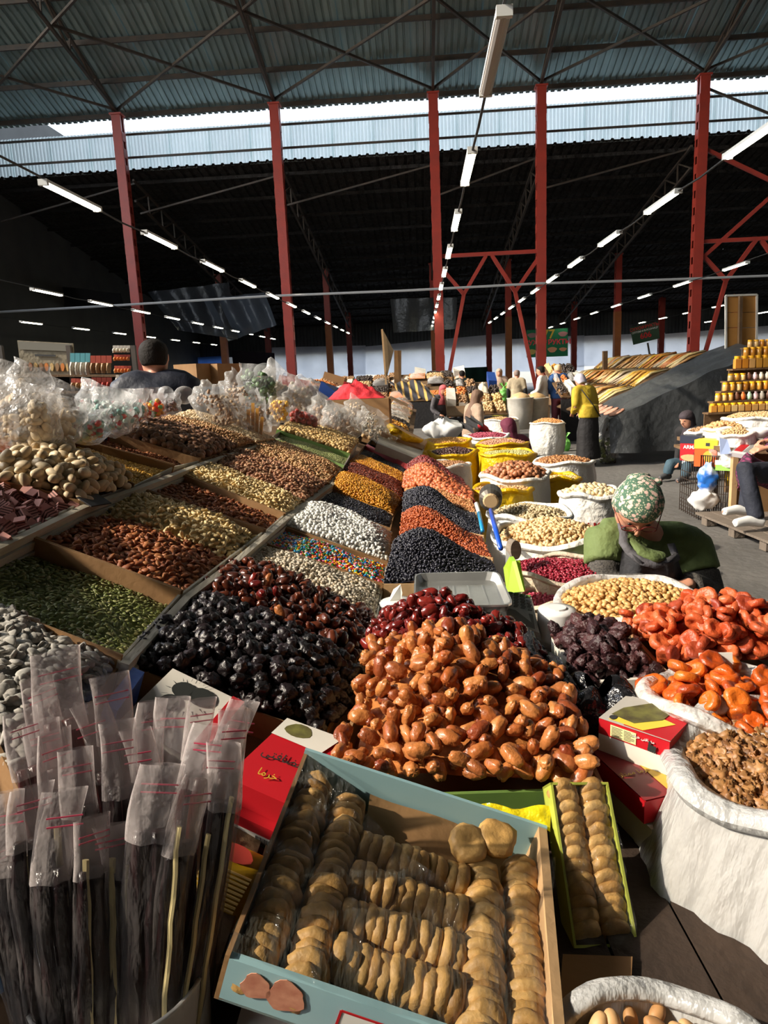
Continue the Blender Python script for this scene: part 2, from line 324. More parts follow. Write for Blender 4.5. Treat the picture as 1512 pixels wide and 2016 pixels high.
# lamps on their cables
def lamp(u, v, z, L, lit, label, group):
    t = thing('strip_lamp', label, 'lamp', H(u, v, z), group); ax = (RW, AX, V(0, 0, 1))
    MB().box(H(u, v, z+.025), (.09, L, .03), ax).build('housing', m_lampbody, t)
    rings = [[H(u+.042*math.cos(a), v+s*L*.48, z+.012-.035*math.sin(a)) for a in np.linspace(0, PI, 7)] for s in (-1, 1)]
    MB().loft(rings).build('diffuser', m_lamp if lit else m_lampoff, t)
    for s in (-1, 1): MB().box(H(u, v+s*L*.49, z+.01), (.095, .04, .06), ax).build('end_cap', m_lampbody, t)
ZL = 3.62
rows = [(.54, 5.25, 18, 'centre', 'the middle lamp string'), (3.2, 4.75, 15, 'right', 'the right lamp string'), (-3.75, 5.9, 14, 'left', 'the left lamp string')]
def lrow(u, v0, n, where, z=ZL, dv=2.66, L=1.25, off=()):
    for k in range(n):
        lamp(u, v0+k*dv, z, L, k not in off, ('unlit beige strip lamp hanging first on %s' if k in off else '%s glowing strip lamp from the front on %s') % ((where,) if k in off else (OR[k], where)), 'lamps on ' + where)
    pts = []
    for k in range(n):
        for q in (0, .25, .5, .75): pts.append(H(u, v0+(k+q)*dv, z+.05-.06*math.sin(PI*q)))
    tag(MB().tube([H(u, v0-2.6, z+.06)]+pts, .012, 5).build('lamp_cable', m_cable), 'black cable carrying ' + where, 'cable')
lrow(.54, 5.25, 13, 'the middle lamp string', off=(0,))
lrow(3.2, 7.45, 11, 'the right lamp string')
lrow(-3.75, 8.1, 12, 'the left lamp string')
for i, (x, y, n, w) in enumerate(((93, 576, 10, 'the second string left'), (62, 636, 7, 'the third string left'), (25, 664, 7, 'the fourth string left'), (1448, 525, 8, 'the second string right'), (1415, 603, 4, 'the third string right'), (1505, 615, 3, 'the string at the right edge'))):
    p = onz(x, y, ZL); lrow(p@RW, p@AX, n, w, dv=2.66 if i < 1 else 3.4)
tag(MB().tube([(lambda u, z: H(u, 26.5, z))(*uat(x, y, 26.5)) for x, y in ((-12, 615), (200, 603), (527, 583), (800, 572), (1060, 558), (1300, 551), (1560, 541))], .045, 6).build('conduit', m_gcable), 'long grey conduit strung across in front of the tall columns', 'conduit')
# ---------------------------------------------------------------- one nut, seed, fruit: shapes along x, real size
def lath(prof, n, L, ws=1., hs=1., bend=0., na=0., nf=3., seed=0, fn=None):
    """prof (x 0..1, radius as share of L); bend = curvature in the xy plane; na = lumpiness"""
    vs, fs = [], []; N = len(prof)
    def put(p):
        x, y, z = p
        if bend:
            a = bend*(x-.5); rr = 1/bend; x, y = .5+(rr-y)*math.sin(a), rr-(rr-y)*math.cos(a)
        q = V(x-.5, y, z)
        if fn: q = fn(q)
        if na: q = q*(1+na*mnoise.noise(Vector(q*nf)+Vector((seed*7.1, seed*3.3, 0)))) + wobv(q, nf*1.7, na*.12, seed)
        vs.append(tuple(q*L))
    put((prof[0][0], 0, 0))
    for x, r in prof[1:-1]:
        for k in range(n):
            t = 2*PI*k/n; put((x, r*ws*math.cos(t), r*hs*math.sin(t)))
    put((prof[-1][0], 0, 0)); e = len(vs)-1
    for k in range(n):
        fs.append((0, 1+(k+1) % n, 1+k)); fs.append((e, e-n+k, e-n+(k+1) % n))
        for i in range(N-3): b = 1+i*n; fs.append((b+k, b+(k+1) % n, b+n+(k+1) % n, b+n+k))
    return vs, fs
def egg(n, p=2., r=.5, skew=0.):
    out = []
    for i in range(n+1):
        t = PI*i/n; x = (1-math.cos(t))/2; out.append((x+skew*math.sin(t)**2*.25, r*abs(math.sin(t))**(2/p)))
    out[0] = (0, 0); out[-1] = (1, 0); return out
def fold(a, f, s):                                            # wrinkles running along the fruit
    return lambda q: q*V(1, 1, 1)*(1 if abs(q[1])+abs(q[2]) < 1e-6 else 1+a*math.sin(math.atan2(q[2], q[1])*f+s+4*q[0]+1.5*math.sin(9*q[0]+s)))
APR = [(.36, 0), (.29, .2), (.28, .40), (.35, .49), (.5, .52), (.63, .49), (.69, .38), (.66, .24), (.60, .11), (.57, 0)]
def shape(kind, hi, seed=0):
    a, b = (13, 12) if hi == 2 else (7, 8) if hi else (4, 5) if hi is False else (5, 6)
    s = seed
    return {
     'almond': lambda: lath([(x, r*(1-.45*x)) for x, r in egg(a, 1.8, .42)], b, .024, 1, .55, na=.06, seed=s),
     'cashew': lambda: lath([(x, r*(1-.25*x)) for x, r in egg(a, 2.6, .26)], b, .026, 1, .85, bend=2.4, na=.05, seed=s),
     'pumpkin': lambda: lath([(x, r*(1-.3*x)) for x, r in egg(4 if not hi else 5, 2, .42)], 5 if not hi else 7, .0145, 1, .28, seed=s),
     'seedflat': lambda: lath(egg(a, 2, .42), b, .03, 1, .38, na=.25, nf=4, seed=s),
     'pecan': lambda: lath(egg(a+2, 2.2, .31), b+2, .048, 1, .93, na=.05, seed=s),
     'ball': lambda: lath(egg(a, 2, .5), b, 1, na=.08, seed=s),
     'lump': lambda: lath(egg(a, 2, .5), b, 1, na=.3, nf=4, seed=s),
     'peanut': lambda: lath(egg(a, 2.2, .36), b, .019, na=.08, seed=s),
     'bean': lambda: lath(egg(a, 2.4, .3), b, .017, 1, .85, bend=1., seed=s),
     'wafer': lambda: None,
     'raisin': lambda: lath(egg(a, 2.2, .36), b, .016, 1, .8, na=.45, nf=5, seed=s),
     'date': lambda: lath(egg(a+2, 3.1, .335), b+3, .039, 1, .88, bend=.25, na=.13, nf=2.6, seed=s, fn=fold(.075, 4+s % 3, s)),
     'prune': lambda: lath(egg(a+3, 2.3, .42), b+6, .036, 1, .85, na=.30, nf=4.2, seed=s, fn=fold(.10, 6+s % 3, s)),
     'medjool': lambda: lath(egg(a+4, 2.6, .33), b+6, .054, 1, .85, bend=.2, na=.26, nf=3.2, seed=s, fn=fold(.13, 6+s % 3, s)),
     'apricot': lambda: lath(APR, b+6, .050, 1, 1, na=.15, nf=3.2, seed=s, fn=lambda q: q*V(1, 1+.035*math.sin(3*math.atan2(q[2], q[1])+s), 1+.03*math.sin(7*math.atan2(q[2], q[1])+s))),
     'fig': lambda: lath([(.30, 0), (.27, .15), (.28, .36), (.36, .49), (.5, .52), (.64, .49), (.72, .36), (.71, .15), (.66, 0)], b+14, .058, 1, 1, na=.15, nf=2.6, seed=s, fn=lambda q: q*V(1, 1+.022*math.sin(11*math.atan2(q[2], q[1])+s), 1+.022*math.sin(11*math.atan2(q[2], q[1])+s))),
     'kernel': lambda: lath(egg(a+4, 2.2, .46), b+5, .036, 1, .62, na=.75, nf=6.5, seed=s, fn=fold(.17, 4, s)),
     'walnut': lambda: lath(egg(a+1, 2.1, .46), b+3, .036, 1, .95, na=.1, nf=4, seed=s, fn=lambda q: q*(1+.07*math.exp(-(q[2]/.05)**2)) if abs(q[1]) > .1 else q),
     'pistachio': lambda: lath(egg(a, 2.1, .36), b, .020, 1, .9, na=.05, seed=s),
    }[kind]()
def sized(vf, k): return [tuple(c*k for c in p) for p in vf[0]], vf[1]
def to_mesh(name, vf, mats, sm=True):
    me = bpy.data.meshes.new(name); me.from_pydata(vf[0], [], vf[1])
    for m in (mats if isinstance(mats, (list, tuple)) else [mats]): me.materials.append(m)
    if sm: me.polygons.foreach_set('use_smooth', [True]*len(me.polygons))
    me.update(); return me
def tri(vf):
    t = []
    for f in vf[1]:
        for k in range(1, len(f)-1): t.append((f[0], f[k], f[k+1]))
    return np.array(vf[0], float), np.array(t, int)
def quats(n, normal, tilt, rng, full=False):
    if full:
        q = rng.normal(size=(n, 4)); q /= np.linalg.norm(q, axis=1)[:, None]
        w, x, y, z = q.T
    else:
        yaw = rng.uniform(0, 2*PI, n)
    Z = np.tile(normal, (n, 1)) if np.ndim(normal) == 1 else normal.copy()
    if full:
        return np.stack([np.stack([1-2*(y*y+z*z), 2*(x*y-z*w), 2*(x*z+y*w)], 1), np.stack([2*(x*y+z*w), 1-2*(x*x+z*z), 2*(y*z-x*w)], 1), np.stack([2*(x*z-y*w), 2*(y*z+x*w), 1-2*(x*x+y*y)], 1)], 1)
    Z = Z + rng.normal(size=(n, 3))*tilt; Z /= np.linalg.norm(Z, axis=1)[:, None]
    T = np.stack([np.cos(yaw), np.sin(yaw), .31*np.sin(3*yaw)], 1); T -= Z*(T*Z).sum(1)[:, None]; T /= np.linalg.norm(T, axis=1)[:, None]
    return np.stack([T, np.cross(Z, T), Z], 2)
KINDS = {}; NTRI = [0]
def heap(name, label, cat, group, quad, kind, mat, size=1., n_ind=300, mound=.03, lift=0., sp=None, tilt=.5, full=False, disc=False, nseed=4, layers=1, hf=None, seed=1, unit=None, bed=True, amp=.006, lo=False, smax=.25, clip=None, align=False):
    """a heap of loose pieces over a quad (up-slope near, up-slope far, down-slope far, down-slope near):
    the nearest ones are objects of their own, the rest one object of kind stuff"""
    rng = np.random.default_rng(seed+len(KINDS)*17); A, B, C, D = [np.asarray(p, float) for p in quad]
    n = nrm(np.cross(D-A, B-A)); n = n if n[2] > 0 else -n
    L = unit or {'almond': .024, 'cashew': .024, 'pumpkin': .0145, 'seedflat': .03, 'pecan': .048, 'peanut': .019, 'bean': .017, 'raisin': .016, 'date': .04, 'prune': .036, 'medjool': .054, 'apricot': .052, 'fig': .058, 'kernel': .036, 'walnut': .036, 'pistachio': .02, 'ball': 1, 'lump': 1}[kind]*size
    if kind in ('ball', 'lump'): L = size
    d = (sp or .62)*L; lu = (np.linalg.norm(D-A)+np.linalg.norm(C-B))/2; lv = (np.linalg.norm(B-A)+np.linalg.norm(C-D))/2
    P = lambda u, v: A*((1-u)*(1-v))[:, None]+B*((1-u)*v)[:, None]+C*(u*v)[:, None]+D*(u*(1-v))[:, None]
    if hf is None:
        hf = (lambda u, v: mound*np.clip(1-((2*u-1)**2+(2*v-1)**2), 0, 1)**.8) if disc else (lambda u, v: mound*((1-(2*u-1)**4)*(1-(2*v-1)**4))**.7)
    ph = rng.uniform(0, 6, 4)
    hh = lambda u, v: lift+hf(u, v)+amp*(np.sin(u*lu/.045+ph[0]+2*np.sin(v*lv/.09+ph[1]))+np.sin(v*lv/.04+ph[2]+2*np.sin(u*lu/.07+ph[3])))*.5
    pos, nor = [], []
    for l in range(layers):
        nu, nv = max(2, int(lu/d)), max(2, int(lv/d)); uu, vv = np.meshgrid((np.arange(nu)+.5)/nu, (np.arange(nv)+.5)/nv, indexing='ij')
        u = np.clip(uu.ravel()+rng.uniform(-.5, .5, nu*nv)/nu, .01, .99); v = np.clip(vv.ravel()+rng.uniform(-.5, .5, nu*nv)/nv, .01, .99)
        if disc: k = (2*u-1)**2+(2*v-1)**2 < .97; u, v = u[k], v[k]
        e = .01; h = hh(u, v); p = P(u, v)+n*h[:, None]
        pu = P(u+e, v)+n*hh(u+e, v)[:, None]-p; pv = P(u, v+e)+n*hh(u, v+e)[:, None]-p
        N = np.cross(pu, pv); N /= np.linalg.norm(N, axis=1)[:, None]+1e-9; N[N[:, 2] < 0] *= -1
        # steep flanks need more pieces than the plan grid gives
        steep = 1/np.clip((N@n), .25, 1); rep = (rng.uniform(0, 1, len(u)) < (steep-1)).astype(bool)
        p2 = p[rep]+pu[rep]*(d/lu/e*rng.uniform(-.5, .5, rep.sum())[:, None])
        p = np.concatenate([p, p2]); N = np.concatenate([N, N[rep]])
        pos.append(p-N*(l*L*.45)+N*rng.uniform(-.12, .22, len(p))[:, None]*L*(.4 if kind in ('pumpkin', 'seedflat') else 1)); nor.append(N)
    pos = np.concatenate(pos); nor = np.concatenate(nor)
    v3 = pos-CAM; z = v3@FW; px = CX+F*(v3@RT)/z; py = CY-F*(v3@UP)/z; mg = F*L/np.maximum(z, .1)
    ok = (z > .2) & (px > -mg-20) & (px < 1512+mg+20) & (py > -mg) & (py < 2016+mg+20)
    if clip is not None: ok &= clip(pos)
    pos, nor, z = pos[ok], nor[ok], z[ok]
    if not len(pos): return
    rot = quats(len(pos), nor, tilt, rng, full); rot = rot[:, :, [2, 0, 1]] if align else rot; scl = rng.uniform(1-smax, 1+smax*.5, len(pos))
    used = KINDS.get(name, 0); left = max(0, min(n_ind, 300-used))
    facing = (nor*(-(pos-CAM))).sum(1); order = np.argsort(z+np.where(facing < 0, 50, 0)); first = order[:left]; rest = order[left:]
    KINDS[name] = used+len(first)
    key = (name, mat.name, kind, size)
    hi = 2 if z.min() < 2.5 and L > .03 else 1
    mes = [to_mesh(name, sized(shape(kind, hi, i+1), size), mat) for i in range(nseed)] if len(first) else []
    for i in first:
        o = bpy.data.objects.new(name, mes[i % nseed]); COL.objects.link(o)
        m = Matrix.Identity(4)
        for a in range(3):
            for b in range(3): m[a][b] = rot[i, a, b]*scl[i]
            m[a][3] = pos[i, a]
        o.matrix_world = m; o['label'] = label; o['category'] = cat; o['group'] = group
    vs, ts, off = [], [], 0
    if len(rest):
        for k in range(nseed):
            v0, t0 = tri(sized(shape(kind, False if L*1400/np.median(z) < 8.5 else 0 if lo or z.min() > 2.6 else (1 if L > .028 else 0), k+1), size)); ids = rest[k::nseed]
            if not len(ids): continue
            P3 = np.einsum('nij,vj->nvi', rot[ids]*scl[ids, None, None], v0)+pos[ids][:, None, :]
            vs.append(P3.reshape(-1, 3)); ts.append((t0[None]+(np.arange(len(ids))*len(v0))[:, None, None]+off).reshape(-1, 3)); off += len(ids)*len(v0)
    if bed:                                                   # the packed layer under the loose ones
        g = 14; uu, vv = np.meshgrid(np.linspace(.0, 1, g+1), np.linspace(.0, 1, g+1), indexing='ij'); u, v = uu.ravel(), vv.ravel()
        if disc:
            a, b = 2*u-1, 2*v-1; u = (a*np.sqrt(1-b*b/2)+1)/2; v = (b*np.sqrt(1-a*a/2)+1)/2
        if layers > 1: u, v = .5+(u-.5)*.86, .5+(v-.5)*.86
        q = P(u, v)+n*(hh(u, v)-L*.5-(layers-1)*L*.4)[:, None]; vs.append(q); t = []
        for i in range(g):
            for j in range(g): a = i*(g+1)+j; t += [(a, a+g+1, a+g+2), (a, a+g+2, a+1)]
        ts.append(np.array(t)+off)
    if vs:
        VV = np.concatenate(vs); TT = np.concatenate(ts); NTRI[0] += len(TT)
        me = bpy.data.meshes.new('loose_'+name); me.vertices.add(len(VV)); me.vertices.foreach_set('co', VV.ravel())
        me.loops.add(len(TT)*3); me.loops.foreach_set('vertex_index', TT.ravel().astype(np.int32)); me.polygons.add(len(TT)); me.polygons.foreach_set('loop_start', np.arange(0, len(TT)*3, 3, dtype=np.int32))
        me.polygons.foreach_set('use_smooth', np.ones(len(TT), bool)); me.materials.append(mat); me.update(calc_edges=True); me.validate()
        o = named('loose_'+name+('_heap' if not name.endswith('s') else ''), me); tag(o, ('the rest of the ' if len(first) else 'loose ')+label.split(' lying')[0].split(' in ')[0]+' heap'+(' in '+label.split(' in ', 1)[1] if ' in ' in label else ''), cat, None, 'stuff')
def NM(name, c1, c2, c3=None, rough=.45, nz=(.8, 1.1), ns=60, spec=.5, **kw):  # colour of a nut: random between c1..c3 per piece, mottled by noise
    return M(name, (nz[0],)*3, rough, col2=(nz[1],)*3, ns=ns, isl=True, ramp=[c1, c2] + ([c3] if c3 else []), spec=spec, **kw)
# ---------------------------------------------------------------- the stall: sloping display of trays
def C(r, g, b):
    f = lambda c: c/255/12.92 if c < 11 else ((c/255+.055)/1.055)**2.4
    return f(r), f(g), f(b)
m_card = M('brown_cardboard', C(160, 122, 80), .8, col2=C(140, 104, 66), ns=6, bump=.1, bs=60)
m_cardred = M('red_printed_card', C(165, 30, 34), .5, col2=C(140, 24, 30), ns=8)
m_cardblue = M('blue_printed_card', C(30, 72, 150), .5, col2=C(24, 56, 120), ns=8)
m_cardgreen = M('green_printed_card', C(110, 140, 70), .5, col2=C(92, 122, 60), ns=8)
m_cardgrey = M('grey_card', C(190, 186, 178), .6, col2=C(168, 162, 152), ns=9)
m_cardwhite = M('white_card', C(226, 222, 212), .55, col2=C(206, 200, 188), ns=7)
m_rail = M('worn_white_wood', C(205, 198, 182), .7, col2=C(160, 150, 130), ns=9, bump=.25, bs=40, stretch=(1, .2, 1))
m_wood = M('rough_plank', C(120, 92, 62), .8, col2=C(86, 64, 42), ns=6, bump=.3, bs=30)
m_paleply = M('pale_plywood', C(196, 160, 116), .7, col2=C(176, 140, 98), ns=6, bump=.1, bs=40)
def tray(name, label, q, dep, wall, mats=None, n=None, cat='tray', group=None, t=.006):
    """open box hanging below the rim quad q (up near, up far, down far, down near); mats for up, far, down, near walls"""
    q = [np.asarray(p, float) for p in q]; n = nrm(np.cross(q[3]-q[0], q[1]-q[0])) if n is None else n; n = n if n[2] > 0 else -n
    mats = mats or {}; c = sum(q)/4; o = thing(name, label, cat, c-n*dep, group)
    MB().slab([p-n*dep for p in q], .004, n).build('bottom_panel', wall, o)
    for k, w in enumerate(('up', 'far', 'down', 'near')):
        a, b = q[k], q[(k+1) % 4]; i = nrm(np.cross(n, b-a)); i = i if i@(c-(a+b)/2) > 0 else -i; hh = 0
        if w in ('down',): hh = -.012
        a2, b2 = a+n*hh, b+n*hh
        MB().slab([a-n*dep, b-n*dep, b2, a2], t, i).build('side_panel', mats.get(w, wall), o)
    return o
def Sq(pts, h=0.): return [S(x, y, h) for x, y in pts]
def inset(q, k=.03): c = sum(q)/4; return [p+(c-p)*k for p in q]
def bay(what, label, pts, h, dep, mat, kind, lift, mound, mats=None, wall=None, tl=None, **kw):
    q = Sq(pts, h); tray('cardboard_tray', tl or 'open cardboard tray holding the '+label, q, dep, wall or m_card, mats, cat='tray', group=None)
    n = nrm(np.cross(q[3]-q[0], q[1]-q[0])); n = n if n[2] > 0 else -n
    heap(what, kw.pop('lab', label)+' lying in its tray', kw.pop('cat', what.split('_')[-1]), label+' in a tray', [p-n*(dep-.004) for p in inset(q)], kind, mat, lift=dep-.004+lift, mound=mound, **kw)
mn_pump = NM('pumpkin_seed_green', C(88, 98, 42), C(120, 128, 66), C(150, 146, 96), .5)
mn_alm = NM('almond_skin', C(128, 66, 34), C(160, 92, 50), C(180, 116, 66), .6, ns=200)
mn_cash = NM('cashew_cream', C(226, 198, 140), C(236, 212, 158), C(214, 178, 112), .45)
mn_pist = NM('reddish_nut', C(140, 92, 66), C(170, 118, 84), C(196, 156, 118), .6)
mn_mix = NM('tan_peanut', C(190, 146, 100), C(206, 168, 118), C(176, 120, 80), .5)
mn_pecan = NM('pale_pecan_shell', C(206, 184, 148), C(220, 200, 166), C(196, 170, 130), .55)
mn_chick = NM('yellow_ball', C(222, 170, 66), C(232, 186, 84), C(206, 150, 50), .4)
mn_hazel = NM('dark_hazelnut', C(112, 78, 56), C(134, 96, 70), C(150, 112, 82), .6)
mn_cream = NM('cream_nut', C(226, 200, 160), C(236, 216, 180), C(206, 170, 120), .5)
mn_grey = NM('salted_grey_seed', C(178, 174, 166), C(196, 192, 184), C(160, 154, 146), .85, nz=(.5, 1.1), ns=120)
mn_white = NM('white_sugar_ball', C(236, 236, 230), C(246, 246, 242), C(220, 218, 208), .5, ns=150, nz=(.75, 1.05))
mn_spot = NM('speckled_chickpea', C(226, 212, 188), C(238, 226, 206), C(206, 184, 150), .55, ns=260, nz=(.45, 1.1))
mn_candy = M('candy_shell', (1, 1, 1), .25, isl='const', ramp=[C(206, 40, 40), C(240, 190, 40), C(40, 110, 190), C(240, 120, 150), C(60, 160, 90), C(240, 130, 50), C(240, 230, 220), C(70, 170, 210)])
mn_blackr = NM('black_raisin', C(34, 34, 44), C(48, 48, 62), C(26, 24, 30), .42, spec=.6)
mn_yelr = NM('golden_raisin', C(206, 140, 34), C(220, 160, 50), C(180, 110, 24), .4)
mn_redr = NM('red_brown_raisin', C(104, 40, 22), C(136, 58, 30), C(80, 28, 18), .4)
mn_brownr = NM('amber_raisin', C(166, 76, 36), C(190, 100, 54), C(130, 54, 26), .4)
mn_green = NM('green_seed', C(140, 150, 90), C(164, 170, 112), C(120, 130, 76), .5)
mn_gold = NM('golden_hazelnut', C(208, 172, 110), C(222, 190, 130), C(190, 150, 90), .5)
T2, T3, T1 = 0., .025, -.035
RD = {'up': m_cardred, 'down': m_rail}
bay('pumpkin_seed', 'green pumpkin seed', [(-190, 1125), (48, 1050), (358, 1162), (240, 1290)], T2, .085, mn_pump, 'pumpkin', -.05, .012, RD, tilt=.35, sp=.74, size=1.1, cat='seed', seed=2)
q = Sq([(50, 1050), (268, 957), (520, 1042), (360, 1162)], T2)
tray('cardboard_tray', 'wide red backed tray shared by brown almonds and cream cashews', q, .085, m_card, RD, cat='tray')
def blend(q, a, b): return [q[0]+(q[1]-q[0])*a, q[0]+(q[1]-q[0])*b, q[3]+(q[2]-q[3])*b, q[3]+(q[2]-q[3])*a]
qq = [p-SN*.081 for p in inset(q)]
heap('almond', 'brown almond lying in the wide red backed tray below the cashews', 'almond', 'almonds in the wide tray', blend(qq, 0, .62), 'almond', mn_alm, lift=.036, mound=.03, seed=3, tilt=.6, size=1.2)
heap('cashew', 'cream cashew lying in the wide red backed tray above the almonds', 'cashew', 'cashews in the wide tray', blend(qq, .55, 1), 'cashew', mn_cash, lift=.042, mound=.055, seed=4, tilt=.8, sp=.6, size=1.25)
bay('almond', 'brown almond of the narrower red backed tray behind the cashews', [(270, 957), (345, 928), (560, 1010), (524, 1042)], T2, .08, mn_alm, 'almond', -.04, .02, RD, seed=5, sp=.66, size=1.15, tl='narrow red backed cardboard tray of almonds behind the first cashew heap')
bay('cashew', 'cream cashew of the second cashew tray further back', [(347, 927), (402, 905), (600, 985), (562, 1010)], T2, .08, mn_cash, 'cashew', -.01, .03, {'down': m_rail}, seed=6, sp=.64, size=1.1, tl='brown cardboard tray of cashews behind the narrow almond tray')
bay('pistachio_kernel', 'reddish shelled nut', [(404, 904), (470, 879), (648, 950), (600, 985)], T2, .08, mn_pist, 'pistachio', -.008, .03, {'down': m_rail}, seed=7, cat='nut', size=1.35)
bay('roasted_peanut', 'small tan roasted peanut', [(472, 878), (532, 862), (676, 918), (648, 950)], T2, .08, mn_mix, 'peanut', -.008, .03, {'down': m_rail}, seed=8, lo=True, cat='peanut', sp=.7, size=1.15)
GR = {'near': m_cardgreen, 'up': m_cardgrey, 'down': m_cardgrey, 'far': m_cardgreen}
bay('green_seed', 'small pale green seed', [(534, 860), (556, 846), (690, 895), (678, 916)], T2+.02, .08, mn_green, 'ball', -.03, .01, GR, seed=9, size=.011, lo=True, cat='seed', n_ind=0)
bay('golden_hazelnut', 'round golden hazelnut', [(545, 845), (580, 826), (706, 868), (690, 893)], T2+.03, .08, mn_gold, 'ball', .0, .03, GR, seed=10, size=.031, cat='hazelnut')
# tier three, at the back
qw = Sq([(-150, 1025), (-8, 936), (158, 985), (0, 1060)], T3)
tray('cardboard_tray', 'brown cardboard tray of pink striped wafer cubes at the left edge', qw, .085, m_card, {'down': m_rail})
m_waf = M('pink_wafer', C(196, 140, 130), .7, col2=C(180, 120, 112), ns=30); m_wafd = M('cocoa_stripe', C(92, 50, 44), .7)
def wafer_mesh():
    m = MB()
    for k in range(7):
        m.mat(k % 2); e = .03 if k % 2 == 0 else .0285; m.box((0, 0, (k-3)*.0045), (e, e, .0045))
    return m.mesh('wafer_cube', [m_waf, m_wafd])
rng = random.Random(3); wm = wafer_mesh(); nW = 0
for l in range(3):
    for i in range(9):
        for j in range(9):
            u, v = (i+.5+rng.uniform(-.4, .4))/9, (j+.5+rng.uniform(-.4, .4))/9
            p = (qw[0]*(1-u)+qw[3]*u)*(1-v)+(qw[1]*(1-u)+qw[2]*u)*v - SN*(.085-.012-l*.022-.02*rng.random()*(l == 2))
            x, y, z = proj(p)
            if x < -30 or y > 1080: continue
            o = named('wafer_cube', wm); o.rotation_euler = (rng.uniform(-.9, .9), rng.uniform(-.9, .9), rng.uniform(0, 3)); o.location = Vector(p); nW += 1
            tag(o, 'pink wafer cube with cocoa stripes in the tray at left edge', 'wafer', 'striped wafer cubes')
bay('pecan', 'large pale pecan in its smooth shell', [(-40, 935), (78, 880), (262, 950), (160, 985)], T3, .085, mn_pecan, 'pecan', .0, .075, {'up': m_cardred, 'down': m_rail}, seed=12, layers=2, sp=.7, full=False, tilt=.8, size=1.12, nseed=5)
bay('yellow_ball', 'tiny golden yellow ball', [(80, 880), (147, 862), (342, 915), (264, 952)], T3, .085, mn_chick, 'ball', -.045, .02, RD, seed=13, size=.0152, lo=True, cat='sweet', sp=.75)
bay('almond', 'small brown almond of the blue backed tray', [(149, 862), (213, 848), (394, 903), (344, 914)], T3, .085, mn_alm, 'almond', -.05, .01, {'up': m_cardblue, 'down': m_rail, 'near': m_card}, seed=14, size=.8, sp=.75, lo=True, tl='blue backed cardboard tray with few small almonds')
bay('hazelnut', 'round dark brown hazelnut', [(216, 850), (300, 828), (468, 876), (396, 902)], T3, .07, mn_hazel, 'ball', -.005, .045, {'up': m_cardred}, seed=15, size=.037, layers=1)
bay('roasted_peanut', 'tan peanut of the back tray', [(302, 828), (335, 820), (505, 872), (470, 876)], T3, .07, mn_mix, 'peanut', .0, .035, {'up': m_cardred}, seed=16, lo=True, cat='peanut', tl='red backed cardboard tray of tan peanuts at the back')
bay('cream_nut', 'small cream blanched nut', [(337, 820), (372, 808), (545, 866), (507, 872)], T3, .07, mn_cream, 'ball', .0, .03, {'up': m_cardwhite}, seed=17, size=.017, lo=True, cat='nut')
# tier one, in front of the lower rail
bay('speckled_ball', 'round speckled sugar coated chickpea', [(462, 1108), (520, 1066), (757, 1150), (742, 1226)], T1, .08, mn_spot, 'lump', -.02, .03, {'up': m_cardred, 'down': m_cardwhite}, seed=18, size=.0165, sp=.78, cat='chickpea')
bay('candy_ball', 'small glossy coloured candy', [(520, 1068), (560, 1036), (764, 1108), (757, 1150)], T1, .08, mn_candy, 'ball', -.022, .02, {'up': m_cardred, 'down': m_cardwhite}, seed=19, size=.0135, sp=.78, cat='candy', smax=.1)
bay('sugar_ball', 'lumpy white sugar ball', [(560, 1034), (612, 985), (772, 1052), (764, 1106)], T1, .08, mn_white, 'lump', .0, .045, {'down': m_cardwhite}, seed=20, size=.019, sp=.75, cat='sweet')
bay('black_raisin', 'glossy black raisin of the narrow tray', [(614, 985), (640, 958), (778, 1008), (770, 1040)], T1, .07, mn_blackr, 'raisin', -.02, .02, None, seed=21, lo=True, cat='raisin', n_ind=0, tl='narrow tray of black raisins behind the white sugar balls')
bay('golden_raisin', 'golden yellow raisin', [(642, 960), (664, 930), (790, 985), (774, 1012)], T1, .07, mn_yelr, 'raisin', .0, .06, None, seed=22, lo=True, cat='raisin')
bay('red_raisin', 'dark red brown raisin', [(666, 930), (684, 912), (800, 962), (790, 985)], T1, .07, mn_redr, 'raisin', .0, .05, None, seed=23, lo=True, cat='raisin', n_ind=150)
bay('golden_raisin', 'golden raisin of the rear tray', [(685, 912), (700, 897), (806, 945), (800, 962)], T1, .07, mn_yelr, 'raisin', .005, .04, None, seed=24, lo=True, cat='raisin', tl='rear narrow tray of golden raisins')
bay('black_raisin', 'black raisin of the red edged box', [(702, 895), (718, 876), (815, 922), (806, 945)], T1, .08, mn_blackr, 'raisin', -.04, .01, {'near': m_card, 'far': m_cardred}, seed=25, lo=True, cat='raisin', n_ind=0, tl='red edged dark box of black raisins beside the yellow sacks')
tray('cardboard_tray', 'nearly empty black box with red sides by the sacks', Sq([(722, 874), (745, 850), (832, 892), (818, 922)], T1+.01), .09, M('black_card', (.02, .02, .02), .6), {'near': m_cardred, 'far': m_cardred})
# rails along the tier edges, and the sloping deck beneath
def rail(pts, h, label, w=.03):
    P = Sq(pts, h); o = thing('display_rail', label, 'rail', P[0], 'tier rails')
    for j in range(3):
        for a, b in zip(P[:-1], P[1:]):
            off = -SN*(.02+j*.027)-CDIR*(.012+.006*j); MB().bar(a+off, b+off, .02, .024, SN).build('rail_plank', m_rail, o)
rail([(236, 1296), (362, 1166), (457, 1098), (561, 1013), (650, 950), (696, 868)], T2, 'worn white wooden rail between the almond tier and the lower tier')
rail([(-60, 1090), (158, 990), (264, 955), (343, 926), (400, 905), (486, 879), (548, 860)], T3, 'worn white wooden rail between the pecan tier and the almond tier')
m_deck = m_wood
dk = thing('display_table', 'rough wooden table sloping down towards the aisle under the trays', 'table', S(300, 1100, -.12)*V(1, 1, 0))
A0 = lambda a, c, h=0: P0+AX*a+CDIR*c+SN*h
